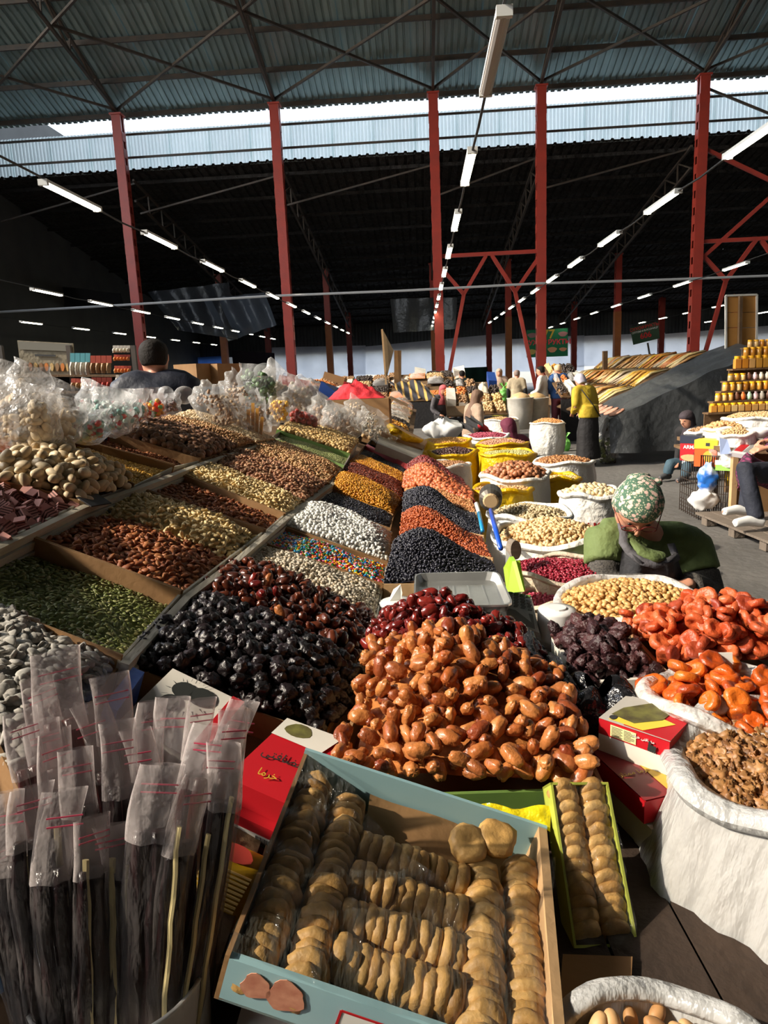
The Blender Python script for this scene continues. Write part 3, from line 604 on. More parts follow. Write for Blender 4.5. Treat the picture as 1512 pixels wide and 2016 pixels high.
for k in range(11):
    MB().box(A0(2.6, .02+k*.19, -.125), (.18, 7.6, .025), (CDIR, AX, SN)).build('deck_plank', m_wood, dk)
for a in (-1., 1., 3.2, 5.4):
    for c in (.1, 1.8):
        p = A0(a, c, -.15); MB().bar(p, p*V(1, 1, 0), .07, .07, AX).build('leg', m_wood, dk)
# price card stuck beside the cashews
m_pc = M('black_white_tag', C(40, 40, 44), .5); pcd = S(186, 985, .03)
tg = thing('striped_tag', 'small black tag with white barcode stripes standing beside the cashew heap', 'tag', pcd)
ax = (nrm(AX*.8-CDIR*.2), nrm(np.cross(nrm(AX*.8-CDIR*.2), V(.3, -.5, .8))), V(.3, -.5, .8)); ax = (ax[0], ax[1], nrm(np.cross(ax[0], ax[1])))
MB().box(pcd, (.10, .06, .004), ax).build('card', m_pc, tg)
for k in range(6): MB().box(pcd+ax[0]*(.016*k-.04)+ax[2]*.004, (.004 if k % 2 else .007, .052, .002), ax).build('stripe', m_cardwhite, tg)
# ---------------------------------------------------------------- counter, right-hand trays, piles of dates, sacks
m_film = M('clear_film', (.25, .25, .22), .08, alpha=.05, bump=1., bs=26, stretch=(1, .2, 1), spec=1.)
m_bag = M('crinkled_clear_bag', (.85, .85, .85), .12, alpha=.09, bump=.5, bs=28, spec=.8)
m_sleeve = M('clear_sleeve', (.30, .27, .27), .08, alpha=.06, bump=.9, bs=30, stretch=(1, 1, .25), spec=.9)
m_milk = M('milky_plastic', (.52, .52, .51), .22, alpha=.72, bump=.38, bs=13, stretch=(2.2, 2.2, .3), spec=.7)
m_clearsack = M('clear_sack_plastic', (.88, .87, .84), .25, alpha=.42, bump=.6, bs=16, spec=.7)
m_sackw = M('white_woven_sack', C(238, 236, 230), .6, col2=C(222, 218, 208), ns=5, bump=.45, bs=14)
m_sackb = M('beige_woven_sack', C(214, 200, 180), .7, col2=C(192, 176, 154), ns=6, bump=.45, bs=14)
m_yel = M('yellow_plastic_bag', C(246, 208, 30), .32, col2=C(232, 188, 20), ns=5, bump=.6, bs=14, transl=.25)
m_black = M('black_plastic_bag', (.012, .012, .014), .22, bump=.6, bs=22)
m_wplastic = M('white_plastic', C(232, 232, 230), .35)
m_alu = M('brushed_aluminium', (.60, .60, .58), .36, .85, col2=(.50, .50, .48), ns=12, bump=.05, bs=60)
m_greyp = M('grey_plastic', C(150, 150, 146), .45)
m_txt = M('dark_print', (.03, .03, .03), .6); m_txtr = M('red_print', C(190, 30, 36), .5); m_txtw = M('white_print', C(238, 236, 228), .5); m_txty = M('gold_print', C(206, 168, 60), .45)
def text(body, p, X, Y, size, mat, parent=None, name='lettering', bold=0.):
    cu = bpy.data.curves.new(name, 'FONT'); cu.body = body; cu.size = size; cu.align_x = 'CENTER'; cu.align_y = 'CENTER'; cu.extrude = .0004; cu.offset = bold*size; cu.materials.append(mat)
    X = nrm(X); Y = np.asarray(Y, float); Z = nrm(np.cross(X, Y)); Y = np.cross(Z, X); p = np.asarray(p, float)+Z*.0008
    o = bpy.data.objects.new(name, cu); COL.objects.link(o); l = wloc(parent)
    o.parent = parent; o.matrix_local = Matrix(((X[0], Y[0], Z[0], p[0]-l[0]), (X[1], Y[1], Z[1], p[1]-l[1]), (X[2], Y[2], Z[2], p[2]-l[2]), (0, 0, 0, 1)))
    return o
def flatz(pts, z): return [onz(x, y, z) for x, y in pts]
ZU = V(0, 0, 1)
m_dwood = M('shade_dark_plank', C(62, 46, 34), .85, col2=C(44, 32, 24), ns=6, bump=.3, bs=30)  # wood colour darkened to stand for the shade in the gap by the figs
ct = thing('counter', 'rough wooden counter under the date piles and the scale', 'counter', (0, 1.5, 0))
for k in range(9): MB().box((-.50+k*.125, 1.45, .735), (.12, 2.4, .03)).build('counter_plank', m_dwood, ct)
for x in (-.5, .45):
    for y in (.35, 2.5): MB().bar((x, y, 0), (x, y, .72), .07, .07).build('leg', m_wood, ct)
MB().bar((-.55, .28, .66), (.55, .28, .66), .03, .14).build('apron', m_wood, ct)
bn = thing('sack_bench', 'low plank bench under the open sacks', 'bench', (.9, 4, 0))
for k in range(5): MB().box((.62+k*.17, 4.6, .37), (.16, 8.2, .03), (RW, AX, ZU)).build('bench_plank', m_wood, bn)
for y in (1., 4, 7, 8.5):
    for x in (.5, 1.25): MB().bar((x+y*.06, y, 0), (x+y*.06, y, .355), .07, .07).build('leg', m_wood, bn)
# flat trays of raisins beyond the scale
def ftray(what, label, pts, z, mat, kind, pk, mats=None, tl='', dep=.07, **kw):
    q = flatz(pts, z); tray('cardboard_tray', tl, q, dep, m_card, mats, n=ZU)
    u0, v0, su, sv, hh = pk
    hf = lambda u, v: hh*np.exp(-((u-u0)/su)**2-((v-v0)/sv)**2)+.015
    heap(what, label, kw.pop('cat', 'raisin'), kw.pop('group', what.replace('_', ' ')+'s in a flat tray'), [p-ZU*(dep-.005) for p in inset(q, .02)], kind, mat, lift=dep-.03, hf=hf, **kw)
WR = {'down': m_cardwhite, 'near': m_paleply}
ftray('black_raisin', 'black raisin lying in the flat tray just beyond the scale', [(752, 1150), (786, 1068), (966, 1100), (994, 1148)], .86, mn_blackr, 'raisin', (.34, .55, .42, .45, .14), WR, 'flat white edged tray of black raisins just beyond the scale', seed=31, size=.98, full=True, sp=.68)
ftray('amber_raisin', 'amber brown raisin in the flat tray between two black raisin heaps', [(784, 1064), (795, 1022), (950, 1056), (970, 1098)], .86, mn_brownr, 'raisin', (.32, .55, .42, .48, .13), WR, 'flat tray of amber raisins between two black raisin heaps', seed=32, size=.98, full=True, sp=.7)
ftray('black_raisin', 'black raisin of the far heap', [(790, 1020), (797, 982), (936, 1010), (952, 1054)], .86, mn_blackr, 'raisin', (.32, .55, .42, .46, .14), WR, 'flat tray of black raisins beside the blue handled scoops', seed=33, full=True, lo=True, sp=.72)
ftray('roasted_nut', 'tan roasted nut in the flat tray beyond the raisins', [(792, 984), (800, 962), (930, 985), (938, 1008)], .86, NM('tan_nut', C(196, 130, 76), C(216, 156, 100), C(170, 100, 56)), 'peanut', (.4, .5, .5, .7, .06), WR, 'flat tray of tan roasted nuts beyond the raisins', seed=34, size=1., lo=True, cat='nut')
ftray('dried_cherry', 'orange brown dried fruit in the far flat tray', [(794, 966), (802, 938), (922, 960), (934, 986)], .86, NM('orange_dried_fruit', C(196, 100, 60), C(214, 130, 84), C(160, 70, 40)), 'lump', (.35, .5, .42, .5, .15), {'far': m_cardred, 'down': m_cardred, 'near': m_cardred}, 'red edged flat tray of orange brown dried fruit', seed=35, size=.035, lo=True, cat='fruit')
ftray('dark_jujube', 'dark red jujube in the furthest flat tray', [(798, 944), (806, 922), (908, 940), (920, 962)], .86, NM('dark_red_fruit', C(110, 36, 36), C(140, 56, 50), C(84, 26, 28)), 'lump', (.35, .5, .42, .5, .15), None, 'furthest flat tray of dark red jujubes by the white sack', seed=36, size=.024, lo=True, cat='fruit')
# scale with its pan and keypad
sct = thing('weighing_scale', 'electronic weighing scale with a square metal pan beyond the red dates', 'scale', (.22, 2.05, .75))
pl = [V(.095, 2.27, .955), V(.365, 2.25, .955), V(.352, 1.915, .955), V(.075, 1.945, .955)]; pc = sum(pl)/4
m = MB(); rr = lambda k, z: [pc+(p-pc)*k+ZU*z for p in pl]
def rounded(q, r=.12, n=4):
    out = []
    for i in range(4):
        a, b, c = q[i-1], q[i], q[(i+1) % 4]
        for t in np.linspace(0, 1, n): p0 = b+(a-b)*r; p1 = b+(c-b)*r; out.append(p0*(1-t)**2+2*b*t*(1-t)+p1*t*t)
    return out
m.loft([rounded(rr(.86, -.022)), rounded(rr(.9, -.02)), rounded(rr(.98, .004)), rounded(rr(1.02, .004)), rounded(rr(1.02, -.002)), rounded(rr(.94, -.022)), rounded(rr(.86, -.028))], True)
m.build('pan', m_alu, sct)
for k in range(4): MB().bar(pl[3]*.9+pl[0]*.1+(pl[2]-pl[3])*(.28+k*.17)-ZU*.0212+V(0, .04, 0), pl[3]*.2+pl[0]*.8+(pl[1]-pl[0])*(.28+k*.17)-ZU*.0212, .004, .003).build('pan_ridge', m_alu, sct)
MB().tube([pc-ZU*.03, pc-ZU*.055], .035, 16).build('pan_support', m_greyp, sct)
MB().loft([rounded([p+V(0, -.02, -.20) for p in rr(1.02, 0)], .15), rounded([p+V(0, -.02, -.075) for p in rr(1., 0)], .15), rounded([p+V(0, -.02, -.06) for p in rr(.9, 0)], .15)]).build('scale_body', m_wplastic, sct)
kp = [onz(1000, 1165, .90), onz(1045, 1172, .90), onz(1062, 1246, .84), onz(990, 1222, .84)]
kn = nrm(np.cross(kp[1]-kp[0], kp[3]-kp[0])); kn = kn if kn[2] > 0 else -kn
MB().slab([p-kn*.03 for p in kp], .03, kn).build('keypad_housing', m_wplastic, sct)
for i in range(5):
    for j in range(4):
        u, v = (j+.5)/4, (i+.5)/11+.02; p = (kp[0]*(1-u)+kp[1]*u)*(1-v)+(kp[3]*(1-u)+kp[2]*u)*v
        MB().box(p+kn*.002, (.013, .011, .006), (nrm(kp[1]-kp[0]), np.cross(kn, nrm(kp[1]-kp[0])), kn)).build('key', m_cardgreen if i == 0 else m_greyp, sct)
f = lambda u, v: (kp[0]*(1-u)+kp[1]*u)*(1-v)+(kp[3]*(1-u)+kp[2]*u)*v
MB().slab([f(.08, .56), f(.92, .56), f(.9, .94), f(.1, .94)], .002, kn).build('price_display', m_greyp, sct)
# small tubs left of the scale, white roll on the right, scoops
tub = thing('plastic_tub', 'round white plastic tub left of the scale pan', 'tub', (-.01, 2.02, .75))
def lathe(c, prof, n=28, wob_a=0, ws=10, ex=1., ax=None):
    X, Y = (V(1, 0, 0), V(0, 1, 0)) if ax is None else ax
    return [[np.asarray(c)+(X*math.cos(t)*ex+Y*math.sin(t))*(r*(1+(wob((math.cos(t)*3, math.sin(t)*3, z*ws), 1., wob_a, c[0]) if wob_a else 0)))+ZU*z for t in [2*PI*k/n for k in range(n)]] for r, z in prof]
tb = onz(785, 1196, .82)
MB().loft(lathe(tb, [(.045, -.07), (.06, -.06), (.062, .0), (.066, .0), (.066, .012), (.05, .014)])).build('tub_body', m_wplastic, tub, True)
MB().loft(lathe(tb, [(.067, .012), (.067, .02), (.03, .022)])).build('lid', m_wplastic, tub, True)
pp = onz(775, 1168, .87); tag(MB().loft([[pp+V(-.03, 0, -.05), pp+V(.02, .01, -.05), pp+V(.03, .0, 0), pp+V(.025, .0, .03), pp+V(.0, .01, .01)], [pp+V(-.03, .004, -.05), pp+V(.02, .014, -.05), pp+V(.03, .004, 0), pp+V(.025, .004, .03), pp+V(.0, .014, .01)]]).build('paper_scrap', m_txtw), 'torn white paper scrap standing behind the plastic tub', 'paper')
rl = thing('film_roll', 'wide white roll of plastic film standing beside the peanut sack', 'roll', onz(1096, 1258, .80))
rb = onz(1096, 1256, .80)
MB().loft(lathe(rb, [(.02, 0), (.056, 0), (.058, .01), (.058, .085), (.056, .093), (.03, .094)], wob_a=.03)).build('wound_film', m_wplastic, rl, True)
MB().tube([rb+ZU*.05, rb+ZU*.099], .028, 14).build('core', m_wplastic, rl)
MB().grid(lambda u, v: rb+V(.058*math.cos(-.4+u*.9-.9), .058*math.sin(-.4+u*.9-.9), .09)+V(.01+.05*v, -.01-.02*v, -.01-.06*v+.012*math.sin(u*6)), 6, 5).build('loose_end', m_bag, rl, True)
def scoop(label, handle, tip, bowl_c, r, hm, bm, name='scoop'):
    t = thing(name, label, 'scoop', bowl_c); d = nrm(bowl_c-handle)
    MB().tube([tip, handle*.5+tip*.5, handle], [.010, .012, .010], 10).build('handle', hm, t, True)
    MB().tube([bowl_c-d*r*.2, bowl_c+d*r*.1, bowl_c+d*r*1.6, bowl_c+d*r*1.75], [r*.6, r*.98, r, r*.9], 20).build('bowl', bm, t); MB().tube([bowl_c-d*r*.35, bowl_c-d*r*.1], [r*.55, r*.7], 16).build('wooden_plug', M('pale_plug', C(190, 160, 120), .7), t)
    return t
m_bluep = M('blue_plastic', C(30, 84, 200), .3); m_teal = M('turquoise_plastic', C(40, 150, 200), .3); m_lime = M('lime_plastic', C(176, 224, 60), .35, transl=.3); m_oldmetal = M('dull_scoop_metal', C(110, 104, 96), .45, .6, col2=C(70, 66, 60), ns=20)
scoop('metal scoop with a royal blue handle lying among the sacks', onz(966, 1004, .93), onz(986, 1080, .90), onz(966, 985, .95), .06, m_bluep, m_oldmetal)
tq = thing('whisk_brush', 'turquoise and white handled brush lying beside the blue scoop', 'brush', onz(950, 1030, .89))
MB().tube([onz(938, 992, .9), onz(943, 1010, .9)], [.012, .010], 8).build('ferrule', m_txtw, tq, True); MB().tube([onz(943, 1010, .9), onz(950, 1045, .9)], [.010, .009], 8).build('handle', m_teal, tq, True)
ls = thing('lime_scoop', 'bright lime green plastic scoop beside the kidney beans', 'scoop', onz(1010, 1150, .86))
a = [onz(1003, 1096, .93), onz(1008, 1105, .94), onz(1024, 1165, .86), onz(998, 1168, .84), onz(991, 1118, .90)]
for nm, off in (('blade', 0),):
    MB().loft([a, [p+V(.012, -.012, .004) for p in a]]).build(nm, m_lime, ls)
MB().loft([[a[1]+V(.004, 0, 0), a[2]+V(.004, 0, 0)], [a[1]+V(.03, .01, 0), a[2]+V(.02, .01, 0)]], False, False).build('side_rim', m_lime, ls)
wb2 = thing('wooden_scoop', 'round ended grey wooden scoop at the bean sack rim', 'scoop', onz(1018, 1085, .92))
ws_ = [onz(1016, 1083, .93)+(V(.6, .2, 0)*math.cos(t)+V(0, .2, 1)*math.sin(t))*.036 for t in np.linspace(0, 2*PI, 20)[:-1]]
MB().loft([ws_, [p+V(-.01, .05, -.004) for p in ws_]]).build('scoop_bowl', M('grey_wood', C(140, 128, 114), .8, col2=C(110, 98, 86), ns=14, stretch=(1, 1, 5)), wb2)
MB().bar(onz(1000, 1080, .92), onz(1000, 1140, .86), .018, .012).build('handle', m_greyp, wb2)
# pile of light dates in the green box
def peak(u0, v0, su, sv, hh, base=.01):
    return lambda u, v: base+hh*np.exp(-np.sqrt(((u-u0)/su)**2+((v-v0)/sv)**2+.12)*1.3+.45)
mn_dlight = NM('light_date', C(166, 86, 40), C(208, 136, 74), C(132, 54, 28), .36, nz=(.6, 1.15), ns=45, coat=.2, bump=.3, bs=95)
mn_dred = NM('red_date', C(104, 26, 24), C(140, 44, 36), C(74, 18, 20), .22, nz=(.6, 1.15), ns=60, coat=.4, bump=.2, bs=90)
mn_dbrown = NM('brown_date', C(84, 38, 24), C(112, 54, 32), C(60, 26, 18), .3, nz=(.6, 1.15), ns=50, coat=.3)
mn_prune = NM('black_prune', C(26, 19, 22), C(40, 28, 33), C(18, 14, 16), .40, nz=(.5, 1.3), ns=90, spec=.7, bump=.35, bs=120)
mn_medj = NM('purple_medjool', C(60, 32, 36), C(84, 48, 48), C(44, 24, 28), .45, nz=(.6, 1.2), ns=50, bump=.7, bs=85)
mn_apr = NM('orange_apricot', C(204, 88, 22), C(222, 116, 34), C(160, 52, 18), .36, nz=(.7, 1.1), ns=70, sss=.12, coat=.15, bump=.35, bs=130)
mn_apr2 = NM('red_orange_apricot', C(188, 74, 36), C(212, 104, 56), C(140, 46, 28), .42, nz=(.7, 1.1), ns=70, sss=.1, bump=.4, bs=130)
mn_kern = NM('walnut_kernel', C(150, 100, 56), C(178, 130, 78), C(108, 68, 36), .5, nz=(.5, 1.15), ns=70)
mn_shell = NM('walnut_shell', C(206, 158, 102), C(222, 178, 124), C(180, 130, 80), .55, nz=(.75, 1.08), ns=50)
qd = [onz(735, 1292, .90), onz(1100, 1345, .90), onz(1188, 1542, .90), onz(640, 1560, .90)]
qd = [qd[3], qd[0], qd[1], qd[2]]
bx = tray('date_box', 'open green and cardboard box heaped with light brown dates', [qd[1], qd[2], qd[3], qd[0]], .065, m_card, {'down': m_cardgreen, 'up': m_cardgreen}, n=ZU, cat='box', t=.008)
heap('light_date', 'glossy light brown date on the big heap behind the fig box', 'date', 'light brown dates on the big heap', [p-ZU*.04 for p in qd], 'date', mn_dlight, full=True, hf=peak(.46, .70, .38, .50, .15), seed=41, sp=.80, nseed=9, size=1.16, lift=.035, layers=2)
qr = [onz(722, 1318, .88), onz(752, 1240, .88), onz(1020, 1252, .88), onz(1085, 1345, .88)]
tray('date_box', 'box of dark red dates behind the light date heap', qr, .09, m_card, {'down': m_cardgreen}, n=ZU, cat='box', t=.008)
heap('red_date', 'shiny dark red date on the heap behind the light dates', 'date', 'dark red dates on the heap', [p-ZU*.04 for p in qr], 'date', mn_dred, full=True, hf=peak(.42, .5, .45, .7, .15), seed=42, sp=.78, nseed=8, size=1.05, lift=.035, layers=2)
qb = Sq([(385, 1180), (462, 1105), (745, 1228), (690, 1335)], -.05)
heap('brown_date', 'dark brown date on the shaded heap above the prunes', 'date', 'dark brown dates on the shaded heap', qb, 'date', mn_dbrown, full=True, mound=.045, seed=43, sp=.78, nseed=8, lift=.01, size=1.1, layers=2)
qp = Sq([(250, 1312), (388, 1178), (705, 1325), (640, 1450)], -.055)
heap('black_prune', 'wrinkled black prune on the heap above the date cartons', 'prune', 'black prunes on the heap', qp, 'prune', mn_prune, full=True, mound=.06, seed=44, sp=.78, nseed=9, lift=.01, layers=2, size=1.15)
qpb = [qp[0], qb[1], qb[2], qp[3]]
tray('date_box', 'long box holding black prunes and brown dates', [p-SN*.0 for p in [qp[0], Sq([(458, 1102)], -.05)[0], Sq([(750, 1232)], -.05)[0], qp[3]]], .07, m_card, {'up': m_cardblue}, cat='box')
for i, (x, y, zz) in enumerate(((505, 1150, .035), (528, 1142, .035), (545, 1165, .03), (515, 1168, .035), (552, 1205, .03), (500, 1140, .03))):
    p = S(x, y, zz-.0); o = named('brown_date', to_mesh('brown_date', shape('date', 2, i+3), mn_dlight if i in (1, 4) else mn_dred)); o.location = Vector(p); o.rotation_euler = (i, i*2.1, i*.7); tag(o, 'reddish date perched on top of the shaded brown date heap', 'date', 'reddish dates on top')
# medjool box, apricot box, apricot bag
def qbox(P): P = [V(*p) for p in P]; return [P[3], P[0], P[1], P[2]]
qm = qbox([[.434, 1.803, .901], [.617, 1.803, .906], [.616, 1.529, .899], [.432, 1.53, .894]])
tray('white_box', 'white edged shallow box of large purple dates', qm, .06, m_cardwhite, {'far': m_card}, n=ZU, cat='box', t=.012)
heap('large_date', 'large wrinkled purple brown date in the white edged box', 'date', 'large purple dates in the white box', [p-ZU*.052 for p in qm], 'medjool', mn_medj, full=True, layers=2, hf=peak(.5, .6, .6, .6, .10, .0), seed=45, sp=.62, nseed=8, lift=.03, size=.95)
qa = qbox([[.645, 1.85, .90], [.97, 1.84, .90], [.99, 1.54, .90], [.64, 1.54, .90]])
tray('wooden_box', 'pale wooden box of red orange dried apricots', qa, .07, m_paleply, {'down': m_rail}, n=ZU, cat='box', t=.010)
heap('red_apricot', 'round red orange dried apricot on the heap in the wooden box', 'apricot', 'dried apricots in the wooden box', [p-ZU*.03 for p in qa], 'apricot', mn_apr2, tilt=.75, align=True, layers=3, hf=peak(.55, .45, .6, .6, .14, .0), seed=46, sp=.80, nseed=8, lift=.03, size=.9)
def disc(c, r, ex=1., ax=None):
    X, Y = (V(1, 0, 0), V(0, 1, 0)) if ax is None else ax; c = np.asarray(c, float); return [c-X*r*ex-Y*r, c-X*r*ex+Y*r, c+X*r*ex+Y*r, c+X*r*ex-Y*r]
def sack(label, c, r, h, mat, rim=.016, ex=1., wobble=.05, bulge=1.08, lvl=-.03, name='sack', cat='sack', group=None, inner=None, n=48, rimz=.012, slump=.0):
    """open sack: body, rolled rim; c = centre of the mouth"""
    c = np.asarray(c, float); o = thing(name, label, cat, c-ZU*h, group); sd_ = c[0]*9+c[1]*5
    rz = lambda t: rimz*math.sin(2*t+sd_)+rimz*.7*math.sin(5*t+sd_*2)
    wr = lambda t, k: 1+wobble*mnoise.noise(Vector((math.cos(t)*2.2+sd_, math.sin(t)*2.2, k*.6)))+wobble*.35*math.sin(17*t+3*mnoise.noise(Vector((k, t, sd_))))*(k > .3)
    ring = lambda rr, z, k: [c+V(math.cos(t)*rr*ex*wr(t, k), math.sin(t)*rr*wr(t, k), z+rz(t)*max(0, 1-k)) for t in [2*PI*j/n for j in range(n)]]
    prof = [(.86, -h), (.98, -h*.93), (bulge, -h*.6), (bulge*.99, -h*.3), (1.02, -.02), (1.015, 0)]
    MB().loft([ring(r*a, z, min(1, -z/h*1.6)) for a, z in prof]+[ring(r*.97, -.004, 0), ring(r*.955, lvl-.03, .1)], False).build('sack_body', mat, o, True)
    MB().loft([ring(r*1.+rim*math.cos(a)*1.1, rim*math.sin(a)*.9-.002, 0) for a in np.linspace(0, 2*PI, 9)], False).build('rolled_rim', mat, o, True)
    if inner is not None: MB().loft([ring(r*a*.965, z, min(1, -z/h*1.6)) for a, z in prof[:-1]], True).build('contents_wall', inner, o, True)
    return o
ca = onz(1432, 1372, .925)
sack('clear plastic bag of bright orange dried apricots', ca, .155, .22, m_clearsack, rim=.018, wobble=.09, bulge=1.06, name='plastic_bag', cat='bag', inner=mn_apr)
heap('orange_apricot', 'glossy orange dried apricot in the clear plastic bag', 'apricot', 'dried apricots in the plastic bag', disc(ca, .145), 'apricot', mn_apr, tilt=.75, align=True, disc=True, layers=3, mound=.05, seed=47, sp=.80, nseed=8, lift=-.005, size=1.)
# peanut sack in front of the woman and the rest of the sacks along the aisle
cpn = onz(1245, 1183, .87)
sack('clear plastic sack of shelled peanuts in front of the crouching woman', cpn, .235, .45, m_clearsack, rim=.016, wobble=.04, lvl=-.02, inner=NM('peanut_wall', C(206, 168, 116), C(206, 168, 116), nz=(.6, 1.1), ns=60))
heap('shelled_peanut', 'large tan shelled peanut in the sack before the woman', 'peanut', 'shelled peanuts in the sack', disc(cpn-ZU*.015, .222), 'peanut', NM('tan_peanut_big', C(206, 160, 96), C(222, 180, 118), C(186, 134, 72)), disc=True, mound=.055, seed=48, size=1.22, sp=.62, n_ind=300, tilt=.7)
SK = [  # px, py, width px, z, height, material, name of piece, kind, material, size, mound, label, colour phrase
 (1100, 1118, 195, .84, .42, m_sackb, 'kidney_bean', 'bean', NM('kidney_red', C(140, 30, 48), C(166, 46, 66), C(112, 20, 36), .3), 1.0, .03, 'beige woven sack of dark red kidney beans', 'dark red kidney bean in the beige sack'),
 (1078, 1178, 120, .80, .36, m_sackb, 'pink_bean', 'bean', NM('pink_bean', C(196, 60, 90), C(214, 90, 116), C(170, 40, 70), .35), 1.0, .01, 'low beige sack of pink beans behind the scale keypad', 'pink bean in the low sack behind the keypad'),
 (1085, 1052, 215, .86, .46, m_sackw, 'pistachio', 'pistachio', NM('pistachio_shell', C(226, 190, 134), C(238, 208, 158), C(196, 150, 96)), 1.3, .075, 'bright white sack heaped with pistachios', 'cream pistachio heaped in the bright white sack'),
 (1040, 1010, 155, .85, .42, m_sackw, 'cracked_nut', 'pistachio', NM('cracked_nut', C(206, 184, 140), C(224, 204, 166), C(150, 130, 90)), 1.15, .05, 'white sack of pale cracked nuts beside the blue scoop', 'pale cracked nut in the sack beside the blue scoop'),
 (1160, 970, 112, .87, .40, m_sackw, 'pale_walnut', 'walnut', NM('pale_walnut', C(232, 206, 160), C(242, 222, 182), C(214, 184, 134)), 1.15, .05, 'white sack of pale whole walnuts left of the floral headscarf', 'pale whole walnut in the sack left of the headscarf'),
 (988, 962, 112, .84, .38, m_yel, 'split_nut', 'pistachio', NM('tan_nut2', C(200, 150, 96), C(216, 172, 120)), 1.2, .02, 'crumpled yellow bag folded below the brown walnut sack', 'tan nut in the crumpled yellow bag'),
 (1012, 935, 130, .88, .42, m_sackw, 'brown_walnut', 'walnut', NM('brown_walnut', C(176, 112, 74), C(196, 136, 96), C(120, 70, 46)), 1.15, .10, 'white sack piled high with brown walnuts', 'brown walnut piled high in the white sack'),
 (1104, 940, 74, .82, .36, m_yel, 'cream_seed', 'peanut', NM('cream_seed', C(216, 180, 120), C(230, 200, 146)), 1.0, .02, 'small yellow bag of cream seeds between white sacks', 'cream seed in the small yellow bag'),
 (1108, 908, 112, .83, .40, m_sackw, 'roasted_hazelnut', 'walnut', NM('roasted_hazel', C(160, 106, 60), C(188, 132, 80), C(116, 72, 40)), .75, .05, 'white sack of roasted nuts furthest into the aisle', 'roasted nut in the white sack nearest the aisle'),
 (875, 914, 100, .82, .40, m_clearsack, 'small_walnut', 'walnut', NM('small_walnut', C(170, 120, 80), C(190, 140, 98)), .7, .03, 'milky plastic sack of small brown nuts', 'small brown nut in the milky plastic sack'),
 (892, 890, 96, .84, .40, m_yel, 'dark_olive', 'ball', NM('dark_ball', C(70, 44, 42), C(92, 60, 56), C(48, 30, 30), .3), .026, .05, 'yellow bag of dark round dried fruit', 'dark round dried fruit in the yellow bag'),
 (1000, 892, 104, .83, .40, m_yel, 'green_pod', 'pistachio', NM('green_pod', C(186, 178, 110), C(204, 196, 134)), 1.1, .03, 'yellow bag of pale green cardamom pods', 'pale green pod in the yellow bag'),
 (880, 868, 92, .84, .40, m_yel, 'amber_nut', 'ball', NM('amber_nut', C(210, 150, 70), C(224, 170, 96)), .024, .04, 'yellow bag of amber nuts behind the dark fruit', 'amber nut in the yellow bag'),
 (988, 872, 98, .83, .38, m_yel, 'pink_nut', 'peanut', NM('pinkish_nut', C(186, 130, 104), C(206, 156, 126)), 1.3, .05, 'yellow bag of pinkish peanuts behind the cardamom', 'pinkish peanut in the yellow bag'),
 (958, 858, 88, .84, .38, m_sackw, 'magenta_bean', 'bean', NM('magenta_bean', C(166, 60, 84), C(190, 90, 110)), 1.3, .05, 'sack of magenta beans left of the maroon hijab', 'magenta bean in the sack left of the maroon hijab'),
 (1078, 832, 66, .70, .5, m_sackw, 'orange_nut', 'pistachio', NM('orange_nut', C(206, 140, 80), C(224, 166, 104)), 1.5, .08, 'white sack of orange nuts right of the maroon hijab', 'orange nut in the sack right of the maroon hijab'),
 (985, 826, 70, .70, .5, m_sackw, 'tan_seed', 'peanut', NM('tan_seed2', C(190, 150, 100), C(206, 170, 120)), 1.5, .05, 'white sack of tan nuts behind the maroon hijab', 'tan nut in the sack behind the maroon hijab'),
]
for i, (x, y, wpx, z, h, mt, pn, kind, pm, sz, mnd, lab, pl_) in enumerate(SK):
    c = onz(x, y, z); r = wpx/2/F*proj(c)[2]
    skn = sack(lab, c, r, h, mt, rim=.018 if mt in (m_sackw, m_yel) else .012, wobble=.07, lvl=-.03, inner=pm if mt is m_clearsack else None)
    if pn == 'pale_walnut':
        for sz_, dz in ((.075, -.17), (.05, -.25)): text('SAKAR', c+V(0, -r*1.10, dz), V(1, -.05, 0), ZU, sz_, m_txtr, skn, bold=.02)
    heap(pn, pl_, pn.split('_')[-1], pn.replace('_', ' ')+'s in a sack', disc(c-ZU*.012, r*.93), kind, pm, disc=True, mound=mnd*.9, seed=60+i, size=sz, lo=True, n_ind=300 if i < 11 else 200, tilt=.9, full=kind in ('walnut', 'ball'))
# the big walnut sack at the right and the sack at the bottom edge
cw = V(.705, 1.10, .925)
sack('huge milky plastic sack of walnut kernels at the right edge', cw, .215, .62, m_milk, rim=.022, wobble=.07, bulge=1.3, lvl=-.03, n=72, rimz=.02, inner=NM('kernel_wall', C(200, 176, 150), C(200, 176, 150), nz=(.7, 1.1), ns=18))
heap('walnut_kernel', 'shelled walnut kernel in the huge plastic sack', 'walnut kernel', 'walnut kernels in the huge sack', disc(cw-ZU*.025, .195), 'kernel', mn_kern, full=True, disc=True, layers=2, mound=.03, seed=80, sp=.55, nseed=10, size=.76)
cb = V(.285, .635, .815)
sack('milky plastic sack of apricot stones at the bottom edge', cb, .15, .3, m_milk, rim=.014, wobble=.06, n=64, rimz=.01)
heap('almond_in_shell', 'tan nut in shell in the bottom edge sack', 'nut', 'nuts in the bottom edge sack', disc(cb-ZU*.03, .14), 'pecan', mn_shell, full=True, disc=True, mound=.02, seed=81, size=.8, nseed=6)
